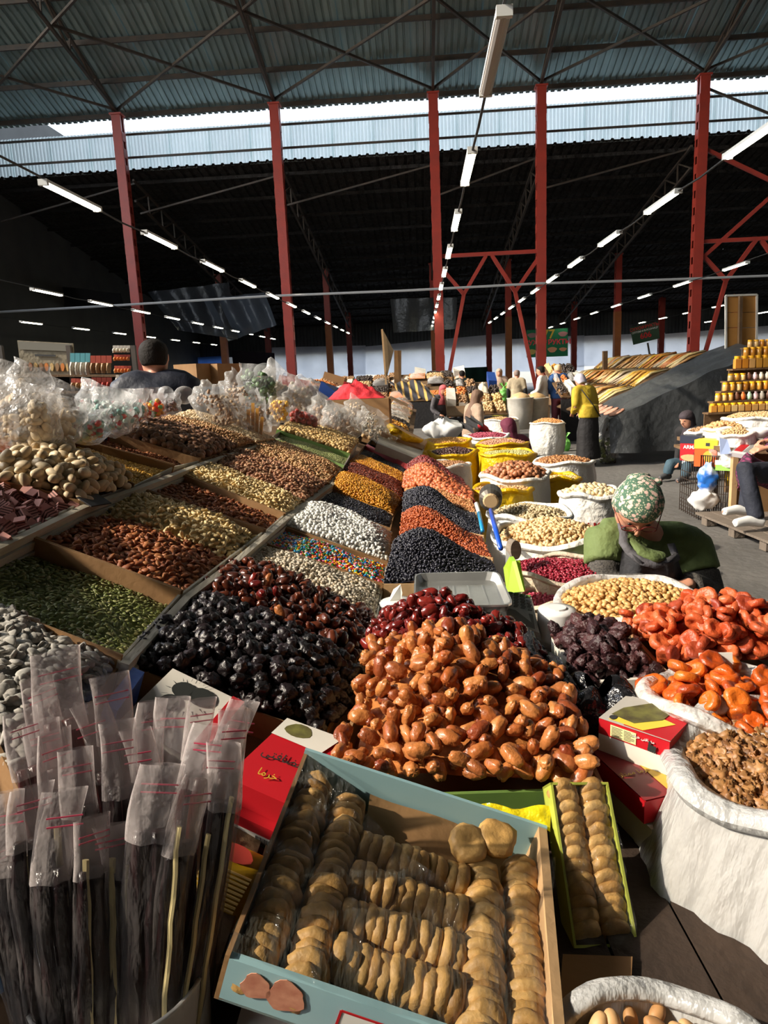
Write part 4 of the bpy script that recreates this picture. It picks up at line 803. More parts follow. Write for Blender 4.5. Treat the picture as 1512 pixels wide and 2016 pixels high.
# ---------------------------------------------------------------- fig boxes, cartons, sleeves of fruit leather
m_lblue = M('pale_blue_card', C(168, 206, 212), .45, col2=C(150, 190, 198), ns=6)
mn_fig = NM('dried_fig', C(200, 154, 86), C(216, 174, 108), C(174, 128, 66), .55, nz=(.6, 1.12), ns=55, bump=.22, bs=110)
FB = [V(-.152, 1.098, .995), V(.243, 1.052, .861), V(.183, .685, .809), V(-.213, .730, .944)]
fx = nrm(FB[1]-FB[0]); fy = nrm(FB[3]-FB[0]); fz = nrm(np.cross(fy, fx)); fz = fz if fz[2] > 0 else -fz; FWD, FDP = np.linalg.norm(FB[1]-FB[0]), np.linalg.norm(FB[3]-FB[0])
def FP(u, v, h=0.): return FB[0]*(1-u)*(1-v)+FB[1]*u*(1-v)+FB[2]*u*v+FB[3]*(1-u)*v+fz*h
fb = thing('fig_box', 'large pale blue carton of dried figs under torn clear film', 'box', FP(.5, .5, -.075))
MB().slab([FP(0, 0, -.075), FP(1, 0, -.075), FP(1, 1, -.075), FP(0, 1, -.075)], .004, fz).build('bottom_panel', m_card, fb)
for nm, a, b, t, mt, hh in (('back_panel', (0, 0), (1, 0), .006, m_lblue, .012), ('front_panel', (0, 1), (1, 1), .010, m_lblue, .0), ('left_panel', (0, 0), (0, 1), .006, m_card, .004), ('right_panel', (1, 0), (1, 1), .014, m_paleply, .010)):
    A_, B_ = FP(*a), FP(*b); i = fx if a[0] == b[0] == 0 else -fx if a[0] == b[0] else fy if a[1] == 0 else -fy
    MB().slab([A_-fz*.075, B_-fz*.075, B_+fz*hh, A_+fz*hh], t, i).build(nm, mt, fb)
# printed front: a fig picture, a red bordered label
fn = nrm(np.cross(fx, fz)); fn = fn if fn@fy > 0 else -fn
FF = lambda u, h: FP(u, 1, h)+fn*.0012
lab = MB().slab([FF(.36, -.066), FF(.80, -.066), FF(.80, -.020), FF(.36, -.020)], .0008, fn).build('label', m_txtw, fb)
for a, b in (((.36, -.066), (.80, -.066)), ((.36, -.020), (.80, -.020)), ((.36, -.066), (.36, -.020)), ((.80, -.066), (.80, -.020))):
    MB().bar(FF(*a)+fn*.001, FF(*b)+fn*.001, .003, .001, fn).build('label_border', m_txtr, lab)
text('NET: 5 KG', FF(.55, -.036)+fn*.002, -fx, -fz, .018, m_txt, lab, bold=.02); text('TURKEY', FF(.50, -.054)+fn*.002, -fx, -fz, .012, m_txt, lab)
m_figpr = M('printed_fig', C(190, 120, 96), .5, col2=C(222, 160, 130), ns=60)
for u0, s in ((.11, 1.), (.20, 1.25)):
    pts = [FF(u0+.055*s*math.cos(t)*(1+.12*math.sin(5*t))*.8, -.03-.021*s*math.sin(t)*(1+.15*math.sin(3*t+1))) for t in np.linspace(0, 2*PI, 22)[:-1]]
    MB().loft([pts, [p+fn*.0008 for p in pts]]).build('printed_fig', m_figpr, fb)
figm = [to_mesh('dried_fig', shape('fig', 2, k+1), mn_fig) for k in range(8)]; rg = random.Random(8)
def fig(p, axis, up, s=1., label='', group=''):
    o = named('dried_fig', figm[rg.randrange(8)]); X = nrm(axis); Y = nrm(up-X*(up@X)); Z = np.cross(X, Y); a = rg.uniform(0, 6); Y, Z = Y*math.cos(a)+Z*math.sin(a), Z*math.cos(a)-Y*math.sin(a)
    th = s*rg.uniform(.78, 1.); o.matrix_world = Matrix(((X[0]*th, Y[0]*s, Z[0]*s, p[0]), (X[1]*th, Y[1]*s, Z[1]*s, p[1]), (X[2]*th, Y[2]*s, Z[2]*s, p[2]), (0, 0, 0, 1)))
    tag(o, label, 'fig', group)
for cidx, (u, v0, w_) in enumerate(((.088, .12, 'leftmost'), (.235, .16, 'second'), (.775, .28, 'third'), (.915, .20, 'rightmost'))):
    n = 19
    for k in range(n):
        v = v0+(.955-v0)*k/(n-1)
        fig(FP(u+rg.uniform(-.008, .008), v, -.030+rg.uniform(-.004, .004)), fy*.9+fz*.42, fx, .98, 'tan dried fig in the %s lengthwise column of the large blue box' % w_, 'figs in the %s column' % w_)
for r_, v in enumerate((.34, .50, .66, .82)):
    w_ = ['furthest', 'second', 'third', 'nearest'][r_]
    for k in range(11):
        fig(FP(.325+.036*k, v+rg.uniform(-.006, .006), -.034+rg.uniform(-.004, .004)), fx+fz*rg.uniform(-.15, .15), fz, .98, 'tan dried fig in the %s crosswise row of the large blue box' % w_, 'figs in the %s crosswise row' % w_)
for (u, v, h), w_ in (((.80, .14, .004), 'flat dried fig lying on top under the film flap'), ((.70, .20, -.006), 'small dried fig beside the flat one at the film edge')):
    fig(FP(u, v, h), fz+fy*.3, fx, 1.05, w_, 'loose figs on top')
pw = cloth('paper_liner', [FP(.30, .03, -.03), FP(.78, .03, -.03), FP(.72, .27, -.050), FP(.32, .27, -.050)], m_card, 'tan crumpled paper lining the empty back of the fig box', 'paper', .006, 5, 4)
# film: stretched over the left and front, torn at the back right
def filmf(u, v):
    t = .02+.56*min(1, u/.66) if u < .66 else .58-.36*(u-.66)/.34
    vv = t+(1-t)*v; e = max(0, 1-v*6)
    p = FP(u, vv, .006+.004*math.sin(34*vv+5*u)*(1-u)+.02*e*math.sin(8*u)**2+.006*e)
    return p+wobv(p, 22, .0045)+fz*.0022*math.sin(95*vv+6*u+3*math.sin(7*u))*max(0, 1-1.6*u)
tag(smooth(MB().grid(filmf, 44, 40).build('torn_film', m_film)), 'torn clear film stretched over the large fig box', 'film')
# small fig box leaning on the date box
GB = [CAM+(p-CAM)*.93 for p in (V(.28, 1.17, .874), V(.389, 1.182, .862), V(.387, 1.007, .673), V(.278, .996, .685))]
gx = nrm(GB[1]-GB[0]); gy = nrm(GB[3]-GB[0]); gz = nrm(np.cross(gy, gx)); gz = gz if gz[2] > 0 else -gz
def GP(u, v, h=0.): return GB[0]*(1-u)*(1-v)+GB[1]*u*(1-v)+GB[2]*u*v+GB[3]*(1-u)*v+gz*h
m_ygreen = M('yellow_green_card', C(176, 184, 76), .4)
sb = thing('fig_box', 'narrow yellow green box with two columns of figs under shiny film', 'box', GP(.5, .5, -.04))
MB().slab([GP(0, 0, -.04), GP(1, 0, -.04), GP(1, 1, -.04), GP(0, 1, -.04)], .003, gz).build('bottom_panel', m_ygreen, sb)
for a, b, i in (((0, 0), (1, 0), gy), ((0, 1), (1, 1), -gy), ((0, 0), (0, 1), gx), ((1, 0), (1, 1), -gx)):
    MB().slab([GP(*a, -.04), GP(*b, -.04), GP(*b, .002), GP(*a, .002)], .004, i).build('side_panel', m_ygreen, sb)
for cidx, u in enumerate((.27, .73)):
    for k in range(13): fig(GP(u+rg.uniform(-.02, .02), .06+.072*k, -.016), gy*.6+gz*.7, gx, .86, 'dried fig in the %s column of the narrow yellow green box' % ('left' if cidx == 0 else 'right'), 'figs in the narrow box, %s column' % ('left' if cidx == 0 else 'right'))
def film2(u, v): p = GP(u, v, .006+.003*math.sin(9*u+3*math.sin(14*v))); return p+wobv(p, 40, .004, 3)
tag(smooth(MB().grid(film2, 16, 44).build('shiny_film', m_film)), 'shiny wrinkled film over the narrow yellow green fig box', 'film')
# cartons
AR = dict(khorma='\ufe8e\ufee3\ufeae\ufea7', mozafati='\ufbfd\ufe98\ufed3\ufe8e\ufec0\ufee3', momtaz='\ufeaf\ufe8e\ufe98\ufee4\ufee3')  # shaped, in visual order
def carton(label, P, h, body, lid=None, lidh=.4, n=ZU, cat='carton', name='date_carton'):
    """closed carton hanging h below the top quad P"""
    P = [np.asarray(p, float) for p in P]; t = thing(name, label, cat, sum(P)/4-np.asarray(n)*h); n = np.asarray(n, float); c = sum(P)/4
    MB().slab([p-n*h for p in P], h-.0015, n).build('box_body', body, t)
    if lid is not None: MB().slab([c+(p-c)*1.015-n*h*lidh for p in P], h*lidh+.001, n).build('lid', lid, t)
    return t
def on(P, u, v, h=.002, n=ZU): P = [np.asarray(p, float) for p in P]; return P[0]*(1-u)*(1-v)+P[1]*u*(1-v)+P[2]*u*v+P[3]*(1-u)*v+np.asarray(n)*h
def patch(P, pts, mat, parent, h=.0016, n=ZU, name='print'):
    q = [on(P, u, v, h, n) for u, v in pts]; return MB().loft([q, [p+np.asarray(n)*.0005 for p in q]]).build(name, mat, parent)
def blobp(u0, v0, ru, rv, k=14, w=.1): return [(u0+ru*math.cos(t)*(1+w*math.sin(3*t)), v0+rv*math.sin(t)) for t in np.linspace(0, 2*PI, k+1)[:-1]]
m_darkpr = M('dark_date_print', C(44, 46, 44), .5); m_olive = M('olive_print', C(120, 118, 60), .5, col2=C(70, 60, 40), ns=40); m_yelpr = M('yellow_print', C(220, 200, 70), .5); m_greenpr = M('green_print', C(40, 90, 50), .5); m_redcard = M('bright_red_card', C(182, 26, 36), .4)
# right: white carton with red lid on a darker one
R1 = [V(.409, 1.304, .925), V(.500, 1.40, .925), V(.600, 1.300, .925), V(.508, 1.200, .925)]; R1 = [R1[0], R1[1], R1[2], R1[3]]
c1 = carton('white date carton with a red lid and a field picture beside the black bag', [p-ZU*.03 for p in R1], .065, m_cardwhite)
lid1 = MB().slab([p-ZU*.032 for p in R1], .032, ZU).build('lid', m_redcard, c1)
patch(R1, [(.0, .0), (.02, 1), (.98, 1), (.98, .0)], m_cardgrey, c1, .001)
patch(R1, [(.03, .35), (.03, 1), (.97, 1), (.97, .62)], m_redcard, c1, .0018); patch(R1, [(.05, .12), (.05, .62), (.5, .9), (.6, .5)], m_yelpr, c1, .0026); patch(R1, [(.2, .1), (.15, .45), (.5, .72), (.95, .75), (.9, .4), (.5, .15)], m_olive, c1, .0034); patch(R1, blobp(.12, .16, .07, .05), m_txt, c1, .0038)
e0, e1 = R1[0]-ZU*.016, R1[3]-ZU*.016; en = nrm(np.cross(e1-e0, ZU)); en = en if en[1] < 0 else -en
fr = lambda t, h: e0+(e1-e0)*t+ZU*h+en*.001
MB().slab([fr(.18, -.012), fr(.55, -.012), fr(.55, .012), fr(.18, .012)], .0006, en).build('printed_panel', M('cream_panel', C(232, 222, 160), .5), c1)
for k in range(7): MB().bar(fr(.20, -.009+.003*k)+en*.0012, fr(.34 if k % 2 else .36, -.009+.003*k)+en*.0012, .0011, .0004, en).bar(fr(.38, -.009+.003*k)+en*.0012, fr(.53 if k % 3 else .48, -.009+.003*k)+en*.0012, .0011, .0004, en).build('print_line', m_txt, c1)
text(AR['khorma']+' '+AR['mozafati'], fr(.66, .007)+en*.0012, e1-e0, ZU, .008, m_txtw, c1)
for k in range(9): MB().loft([[fr(.73+.028*(k % 4)+.01*(k//4)+.016*math.cos(t), -.010+.007*(k//4)+.0045*math.sin(t))+en*(.0012+.0003*k) for t in np.linspace(0, 2*PI, 11)[:-1]], [fr(.73+.028*(k % 4)+.01*(k//4)+.016*math.cos(t), -.010+.007*(k//4)+.0045*math.sin(t))+en*(.0016+.0003*k) for t in np.linspace(0, 2*PI, 11)[:-1]]]).build('printed_date', m_darkpr, c1)
R2 = [V(.395, 1.30, .855), V(.50, 1.33, .855), V(.545, 1.16, .855), V(.438, 1.13, .855)]
c2 = carton('dark red date carton with gold and green bands under the white one', R2, .045, m_redcard)
patch(R2, [(.0, .0), (1, 0), (1, 1), (0, 1)], M('maroon_print', C(130, 40, 44), .45), c2, .0012)
g0, g1 = R2[3], R2[2]; gn = nrm(np.cross(g1-g0, ZU)); gn = gn if gn[1] < 0 else -gn
for a, b, mt in ((.52, .74, m_txty), (.74, 1.0, m_greenpr)):
    MB().slab([g0+(g1-g0)*a-ZU*.044, g0+(g1-g0)*b-ZU*.044, g0+(g1-g0)*b, g0+(g1-g0)*a], .001, gn).build('printed_band', mt, c2); patch(R2, [(a, .0), (b, 0), (b, 1), (a, 1)], mt, c2, .0026)
text(AR['momtaz']+' '+AR['khorma'], on(R2, .3, .55, .003), R2[2]-R2[3], R2[0]-R2[3], .016, m_txty, c2)
R3 = [p-ZU*.048+V(.01, -.01, 0) for p in R2]; carton('plain white carton lowest under the dark red one', R3, .06, m_cardwhite)
# left: cartons lying on the slope before the prunes
L1 = [V(-.456, 1.401, 1.03), V(-.30, 1.345, .972), V(-.366, 1.20, .93), V(-.522, 1.259, .989)]; ln = nrm(np.cross(L1[3]-L1[0], L1[1]-L1[0])); ln = ln if ln[2] > 0 else -ln
c3 = carton('white carton with a black date picture lying on the slope', L1, .06, m_cardwhite, n=ln)
for (u, v, a, b) in ((.33, .24, .15, .13), (.55, .22, .17, .14), (.30, .48, .13, .12)): patch(L1, blobp(u, v, a, b, 16, .03), m_darkpr, c3, .002, ln)
for k in range(16):
    a = 2*PI*k/16; u, v = .42+.24*math.cos(a), .30+.24*math.sin(a); patch(L1, [(u-.012, v), (u+.012*math.sin(a), v-.012), (u+.07*math.cos(a), v+.07*math.sin(a))], m_darkpr, c3, .0022, ln)
patch(L1, [(.84, -.0), (1, 0), (1, 1), (.84, 1)], m_redcard, c3, .002, ln); text(AR['khorma'], on(L1, .34, .80, .003, ln), L1[1]-L1[0], L1[0]-L1[3], .03, m_txt, c3)
L2 = [V(-.209, 1.30, .955), V(-.085, 1.255, .925), V(-.18, 1.095, .900), V(-.300, 1.145, .930)]; l2n = nrm(np.cross(L2[3]-L2[0], L2[1]-L2[0])); l2n = l2n if l2n[2] > 0 else -l2n
c4 = carton('red date carton with a white end lying left of the fig box', L2, .055, m_redcard, n=l2n)
patch(L2, [(.0, .0), (.9, 0), (.8, .3), (.0, .28)], m_cardwhite, c4, .002, l2n); patch(L2, blobp(.30, .12, .20, .10), m_olive, c4, .0028, l2n); text(AR['mozafati'], on(L2, .45, .55, .003, l2n), L2[1]-L2[0], L2[0]-L2[3], .026, m_darkpr, c4); text(AR['khorma'], on(L2, .45, .80, .003, l2n), L2[1]-L2[0], L2[0]-L2[3], .022, m_txty, c4)
for i, (dz, dx, wt) in enumerate(((.06, -.012, 'second in the stack left of the fig box'), (.12, .006, 'third in the stack left of the fig box'))):
    Q = [p-l2n*dz+V(dx, -.012, 0) for p in L2]; cc = carton('red and white date carton ' + wt, Q, .052, m_cardwhite, m_redcard, .45, l2n)
    eb = [Q[3], Q[2]]; q0, q1 = Q[3]-l2n*.045, Q[2]-l2n*.045; qn = nrm(np.cross(q1-q0, l2n)); qn = qn if qn[1] < 0 else -qn
    for k in range(11): MB().bar(q0+(q1-q0)*(.62+.022*k)+qn*.001, q0+(q1-q0)*(.62+.022*k)+qn*.001+l2n*.016, .0012+.0008*(k % 3 == 0), .0004, qn).build('barcode_bar', m_txt, cc)
carton('dark blue patterned carton behind the fruit leather sleeves', [S(205, 1385, -.0), S(262, 1312, -.0), S(285, 1322, -.0), S(232, 1398, -.0)], .07, M('dark_blue_card', C(34, 62, 130), .5, col2=C(60, 88, 150), ns=60), n=SN)
# yellow noodle pack and straw bundle in the gap
yp = [V(-.30, 1.07, .865), V(-.205, 1.03, .845), V(-.255, .93, .80), V(-.345, .965, .82)]; yn = nrm(np.cross(yp[3]-yp[0], yp[1]-yp[0])); yn = yn if yn[2] > 0 else -yn
yt = thing('snack_pack', 'yellow plastic snack pack with a ridged window beside the fig box', 'packet', sum(yp)/4)
smooth(MB().grid(lambda u, v: on(yp, u, v, .022*math.sin(PI*u)**.5*math.sin(PI*v)**.5, yn), 10, 10).build('pack_front', M('yellow_pack', C(214, 172, 40), .25, col2=C(196, 150, 30), ns=12), yt)); MB().slab([p-yn*.004 for p in yp], .004, yn).build('pack_back', m_txty, yt)
for k in range(9): MB().tube([on(yp, .08, .42+.055*k, .020, yn), on(yp, .5, .44+.055*k, .025, yn), on(yp, .92, .42+.055*k, .020, yn)], .002, 5).build('noodle', M('pale_noodle', C(232, 200, 120), .5), yt)
patch(yp, blobp(.5, .2, .3, .12), M('maroon_oval', C(140, 40, 30), .4), yt, .024, yn)
st = thing('straw_mat', 'rough pale straw mat edge under the snack pack', 'mat', (-.27, .93, .77))
for k in range(60):
    p = V(-.33+rg.uniform(0, .12), .87+rg.uniform(0, .10), .775+rg.uniform(0, .02)); a = rg.uniform(0, 3); MB().bar(p, p+V(math.cos(a), math.sin(a), rg.uniform(-.2, .3))*.045, .004, .003).build('straw', m_cardgrey, st)
MB().slab([V(-.36, .85, .77), V(-.19, .85, .77), V(-.19, 1.0, .77), V(-.36, 1.0, .77)], .006, ZU).build('mat_base', m_card, st)
fc = [V(-.215, .80, .81), V(-.10, .78, .79), V(-.12, .69, .775), V(-.23, .70, .785)]
c6 = carton('white carton with a black date picture below the front of the fig box', fc, .04, m_cardwhite)
patch(fc, blobp(.35, .5, .2, .25), m_darkpr, c6, .002); patch(fc, [(.75, 0), (1, 0), (1, 1), (.75, 1)], m_redcard, c6, .002)
yf = named('yellow_fruit', to_mesh('yellow_fruit', shape('pecan', 2, 3), NM('mango_yellow', C(222, 170, 80), C(232, 184, 96)))); yf.location = Vector(V(-.165, .655, .80)); yf.scale = (1.2, 1.1, 1); tag(yf, 'yellow dried fruit lying at the bottom edge by the pot', 'fruit')
# green edged carton with yellow pack between the date box and fig box
gp = [onz(940, 1585, .885), onz(1085, 1590, .885), onz(1083, 1640, .86), onz(1010, 1625, .86)]
tag(smooth(MB().grid(lambda u, v: on(gp, u, v, .012*math.sin(PI*u)*math.sin(PI*v)+.005*math.sin(9*u)), 12, 8).build('yellow_packet', M('shiny_yellow_pack', C(224, 204, 30), .25, bump=.4, bs=20))), 'crumpled yellow packet tucked between date heap and fig box', 'packet')
# black plastic bag over the tray corner
bb = thing('black_bag', 'crumpled black plastic bag draped between the date boxes', 'bag', (.42, 1.5, .83))
def bag_strip(u, v):
    path = [onz(1048, 1250, .955), onz(1075, 1300, .95), onz(1105, 1352, .93), onz(1150, 1395, .90), onz(1230, 1420, .86)]; k = min(3.999, u*4); i = int(k); p = path[i]*(1-k+i)+path[i+1]*(k-i)
    return p+V(.055+.06*u, .02, -.01)*(v-.5)+ZU*(.018*math.sin(5*v+9*u)-.02*abs(v-.5))+wobv(p, 30, .006)+V(0, 0, .004*math.sin(25*v))
smooth(MB().grid(bag_strip, 26, 14).build('bag_neck', m_black, bb))
bc = onz(1178, 1405, .86)
smooth(MB().grid(lambda u, v: bc+V(.075*math.cos(2*PI*u)*math.sin(PI*(.12+.88*v)), .085*math.sin(2*PI*u)*math.sin(PI*(.12+.88*v)), .065*math.cos(PI*v)+.0)*(1+.16*math.sin(11*u*2+4*v)+.1*math.sin(23*u)), 40, 16).build('bag_lump', m_black, bb))
# pot of fruit leather in clear sleeves
pot = onz(238, 1905, .87)-ZU*.125
pt = thing('plastic_pot', 'round white plastic pot with a blue label holding fruit leather sleeves', 'pot', pot)
m_potc = M('cloudy_pot_plastic', C(214, 212, 206), .3, alpha=.72, bump=.2, bs=12)
MB().loft(lathe(pot, [(.10, -.02), (.105, 0), (.112, .12), (.114, .125), (.108, .125), (.104, .0), (.0001, -.01)], n=40)).build('pot_wall', m_potc, pt, True)
lb = lambda a, h, r=.1135: pot+V(math.sin(a)*r*(.94+.5*h), -math.cos(a)*r*(.94+.5*h), h)
for a0, a1, mt, nm in ((-.95, -.55, m_txtw, 'label_side'), (-.55, .12, M('label_blue', C(60, 130, 190), .4), 'label'), (-.35, -.05, M('label_blue', C(60, 130, 190), .4), 'label_patch')):
    MB().grid(lambda u, v: lb(a0+(a1-a0)*u, .0+.112*v, .1145 if nm != 'label_patch' else .115), 10, 3).build(nm, mt, pt, True)
text('G', lb(-.22, .09, .119), V(math.cos(-.22), math.sin(-.22), 0), ZU, .030, m_txtw, pt); text('HE', lb(-.72, .075, .119), V(math.cos(-.72), math.sin(-.72), 0), ZU, .028, m_greyp, pt)
m_leather = M('dark_fruit_leather', C(26, 14, 16), .2, col2=C(46, 20, 22), ns=10, bump=.4, bs=22, stretch=(3, 3, .6), var=.3, coat=.3); m_leather2 = M('maroon_fruit_leather', C(70, 20, 22), .28, col2=C(96, 34, 28), ns=10, bump=.3, bs=40, stretch=(3, 3, .6), var=.2, coat=.3); m_zip = M('pink_zip_line', C(206, 70, 100), .4)
m_edge = M('pale_fold', C(206, 190, 140), .3)
SL = [(12, 1560, 120, 1965, 62, .70, 0), (62, 1545, 150, 1975, 62, .70, 0), (128, 1560, 182, 1985, 66, .69, 0), (180, 1610, 225, 1975, 60, .69, 0), (215, 1625, 262, 1965, 56, .70, 0), (322, 1500, 305, 1940, 74, .71, 0), (392, 1520, 338, 1945, 56, .72, 0),
      (440, 1460, 372, 1930, 52, .74, 0), (415, 1430, 360, 1920, 54, .77, 1), (462, 1400, 385, 1900, 50, .79, 1), (228, 1420, 250, 1900, 58, .77, 0), (150, 1470, 205, 1930, 56, .76, 0), (100, 1440, 170, 1930, 56, .78, 0), (38, 1400, 140, 1900, 50, .80, 1), (84, 1420, 150, 1890, 52, .82, 1),
      (168, 1385, 205, 1880, 58, .84, 1), (214, 1330, 235, 1880, 62, .86, 1), (110, 1280, 190, 1880, 78, .86, 1), (70, 1335, 170, 1880, 56, .87, 1), (300, 1380, 285, 1880, 46, .84, 1), (345, 1370, 310, 1880, 52, .84, 0), (395, 1375, 345, 1880, 46, .83, 0), (268, 1440, 275, 1900, 50, .80, 0), (485, 1375, 390, 1900, 50, .82, 0), (0, 1640, 105, 1975, 56, .71, 0)]
m_top = M('milky_sleeve_top', (.78, .70, .69), .2, alpha=.24, bump=.3, bs=20, spec=.9)
ROWS = {}
for k_, e_ in enumerate(sorted(range(len(SL)), key=lambda q: SL[q][0])): rr_ = 'front' if SL[e_][5] < .73 else 'middle' if SL[e_][5] < .815 else 'back'; ROWS.setdefault(rr_, []).append(e_)
LBS = ['sleeve of dark fruit leather', 'sleeve of maroon fruit leather']
for i, (x0, y0, x1, y1, wp, yy, kd) in enumerate(SL):
    T_, B_ = aty(x0, y0, yy+.10), pot+V((x1-245)/150*.085, (yy-.78)*1.05, .015); d = nrm(B_-T_); L_ = np.linalg.norm(B_-T_); wd = wp/F*proj(T_)[2]*1.2
    face = nrm(CAM-T_); X = nrm(np.cross(d, face)); a = (i*2.399) % .9-.45; Y = np.cross(X, d); X, Y = X*math.cos(a)+Y*math.sin(a), Y*math.cos(a)-X*math.sin(a)
    t = thing('leather_sleeve', LBS[kd]+', %s from the left in the %s row of the pot' % next((OR[v.index(i)], r_) for r_, v in ROWS.items() if i in v), 'sleeve', B_, 'fruit leather sleeves in the pot')
    rg2 = random.Random(i); top = rg2.uniform(.15, .24)
    bnd = rg2.uniform(-.035, .035); bnd2 = rg2.uniform(-.02, .05)
    def ring(s, w_, th, n=14): c = T_+d*L_*s+X*bnd*(1-s)**2*s*4+Y*bnd2*max(0, .3-s)*1.2; return [c+X*(w_*math.cos(q)*(1+.05*math.sin(3*q+20*s+i)))+Y*(th*math.sin(q)*(1+.35*math.sin(5*q+13*s+i))) for q in [2*PI*k/n for k in range(n)]]
    ss = np.linspace(0, 1, 16)
    MB().loft([ring(s, wd*(.5+.03*math.sin(9*s+i)), .003+.011*min(1, s*3)) for s in ss], False).build('sleeve', m_sleeve, t, True)
    MB().loft([ring(s, wd*(.515+.03*math.sin(9*s+i)), .006+.010*min(1, s*3)) for s in np.linspace(-.005, top*1.15, 6)], False).build('empty_top', m_top, t, True)
    mt = m_leather2 if kd else m_leather
    for j in (-1, 1):
        MB().loft([[p+X*wd*.19*j for p in ring(s, wd*.19*(1+.12*math.sin(20*s+j)), .0075, 9)] for s in np.linspace(top, .99, 14)]).build('fruit_leather', mt, t, True)
    if kd == 0 and yy < .75: MB().tube([T_+d*L_*s+X*wd*(-.46+.02*math.sin(30*s))+Y*.010 for s in np.linspace(top*.9, .98, 12)], .0045, 6, sq=.6).build('pale_fold', m_edge, t)
    for zc in (.30, .42): c = T_+d*L_*top*zc; MB().bar(c-X*wd*.42+Y*.008, c+X*wd*.42+Y*.007, .0016, .0012, Y).build('zip_line', m_zip, t)
    MB().tube([T_+d*L_*.95+X*wd*.3*math.cos(q)+Y*.012*math.sin(q) for q in np.linspace(0, 2*PI, 13)], .0022, 5).build('rubber_band', M('teal_rubber_band', C(30, 80, 80), .5), t)
# brown packet bundle in the corner
bt = thing('wrapped_bundle', 'brown bundle wrapped in plastic with a blue band in the lower left corner', 'bundle', (-.60, .80, .7))
MB().tube([V(-.63, .86, .74), V(-.56, .79, .75), V(-.53, .76, .70)], [.07, .09, .07], 16).build('bundle_body', M('brown_fibre', C(140, 112, 84), .6, col2=C(96, 74, 54), ns=14, stretch=(1, 1, .2)), bt, True)
MB().tube([V(-.595, .822, .78), V(-.565, .795, .775)], [.088, .092], 16).build('blue_band', M('label_blue', C(60, 130, 190), .4), bt, True)
# tray of salted grey seeds inside a clear bag, front left
bay('salted_seed', 'flat grey salted seed', [(-140, 1210), (-4, 1192), (240, 1300), (40, 1560)], -.02, .08, mn_grey, 'seedflat', -.01, .03, None, seed=50, cat='seed', size=1., sp=.62, n_ind=300, tilt=.5, lab='flat grey salted seed', tl='cardboard tray of flat grey salted seeds in the lower left')
sbg = cloth('plastic_liner', [S(118, 1300, .02), S(150, 1235, .05), S(240, 1275, .02), S(200, 1345, -.02)], m_bag, 'torn clear plastic liner over the grey salted seeds', 'plastic', .02, 8, 6)
tag(MB().slab([onz(1108, 1885, .755), onz(1245, 1890, .755), onz(1240, 1990, .755), onz(1100, 1985, .755)], .006, ZU).build('cardboard_sheet', m_card), 'torn brown cardboard sheet in the gap below the narrow fig box', 'cardboard')
# paper price cards
for (x, y, z, lab_) in ((1410, 1302, .965, 'small white paper card standing before the wooden apricot box'), (1490, 1225, .965, 'white paper card behind the apricot heap at the right edge')):
    p = onz(x, y, z); t = tag(MB().slab([p+V(-.035, 0, -.016), p+V(.035, -.004, -.016), p+V(.036, .004, .018), p+V(-.036, .008, .018)], .0015, V(0, -1, 0)).build('paper_card', m_txtw), lab_, 'card')
# ---------------------------------------------------------------- people
m_skin = M('skin', C(206, 150, 122), .5, col2=C(190, 132, 106), ns=14, sss=.15)
m_hair = M('black_hair', (.014, .011, .009), .75, spec=.2, bump=.4, bs=60)
m_eye = M('eye_dark', (.02, .015, .012), .2)
def cl_(name, c, c2=None, b=.25, bs=16, **kw): return M(name, C(*c), .8, col2=C(*(c2 or [int(v*.85) for v in c])), ns=7, bump=b, bs=bs, **kw)
def floral(name, base, f1, f2, sc_=42):
    m = M(name, base, .8); nt = m.node_tree; N = nt.nodes; L = nt.links.new; b = N['Principled BSDF']; tc = N.new('ShaderNodeTexCoord'); vo = N.new('ShaderNodeTexVoronoi'); vo.inputs['Scale'].default_value = sc_; v2 = N.new('ShaderNodeTexVoronoi'); v2.inputs['Scale'].default_value = sc_*2.3
    nz = N.new('ShaderNodeTexNoise'); nz.inputs['Scale'].default_value = 90; ad = N.new('ShaderNodeVectorMath'); ad.operation = 'MULTIPLY_ADD'; ad.inputs[1].default_value = (.008,)*3; L(nz.outputs[1], ad.inputs[0]); L(tc.outputs['Object'], ad.inputs[2])
    for v in (vo, v2): L(ad.outputs[0], v.inputs['Vector'])
    def ramp(src, c1, c2, t):
        r = N.new('ShaderNodeValToRGB'); r.color_ramp.elements[0].color = (*c1, 1); r.color_ramp.elements[1].color = (*c2, 1); r.color_ramp.elements[0].position = t; r.color_ramp.elements[1].position = t+.06; L(src, r.inputs[0]); return r
    a = ramp(v2.outputs['Distance'], f2, base, .30); bfac = ramp(vo.outputs['Distance'], (1, 1, 1), (0, 0, 0), .36); mx = N.new('ShaderNodeMix'); mx.data_type = 'RGBA'; L(bfac.outputs[0], mx.inputs[0]); L(a.outputs[0], mx.inputs[6]); mx.inputs[7].default_value = (*f1, 1); L(mx.outputs[2], b.inputs['Base Color']); return m
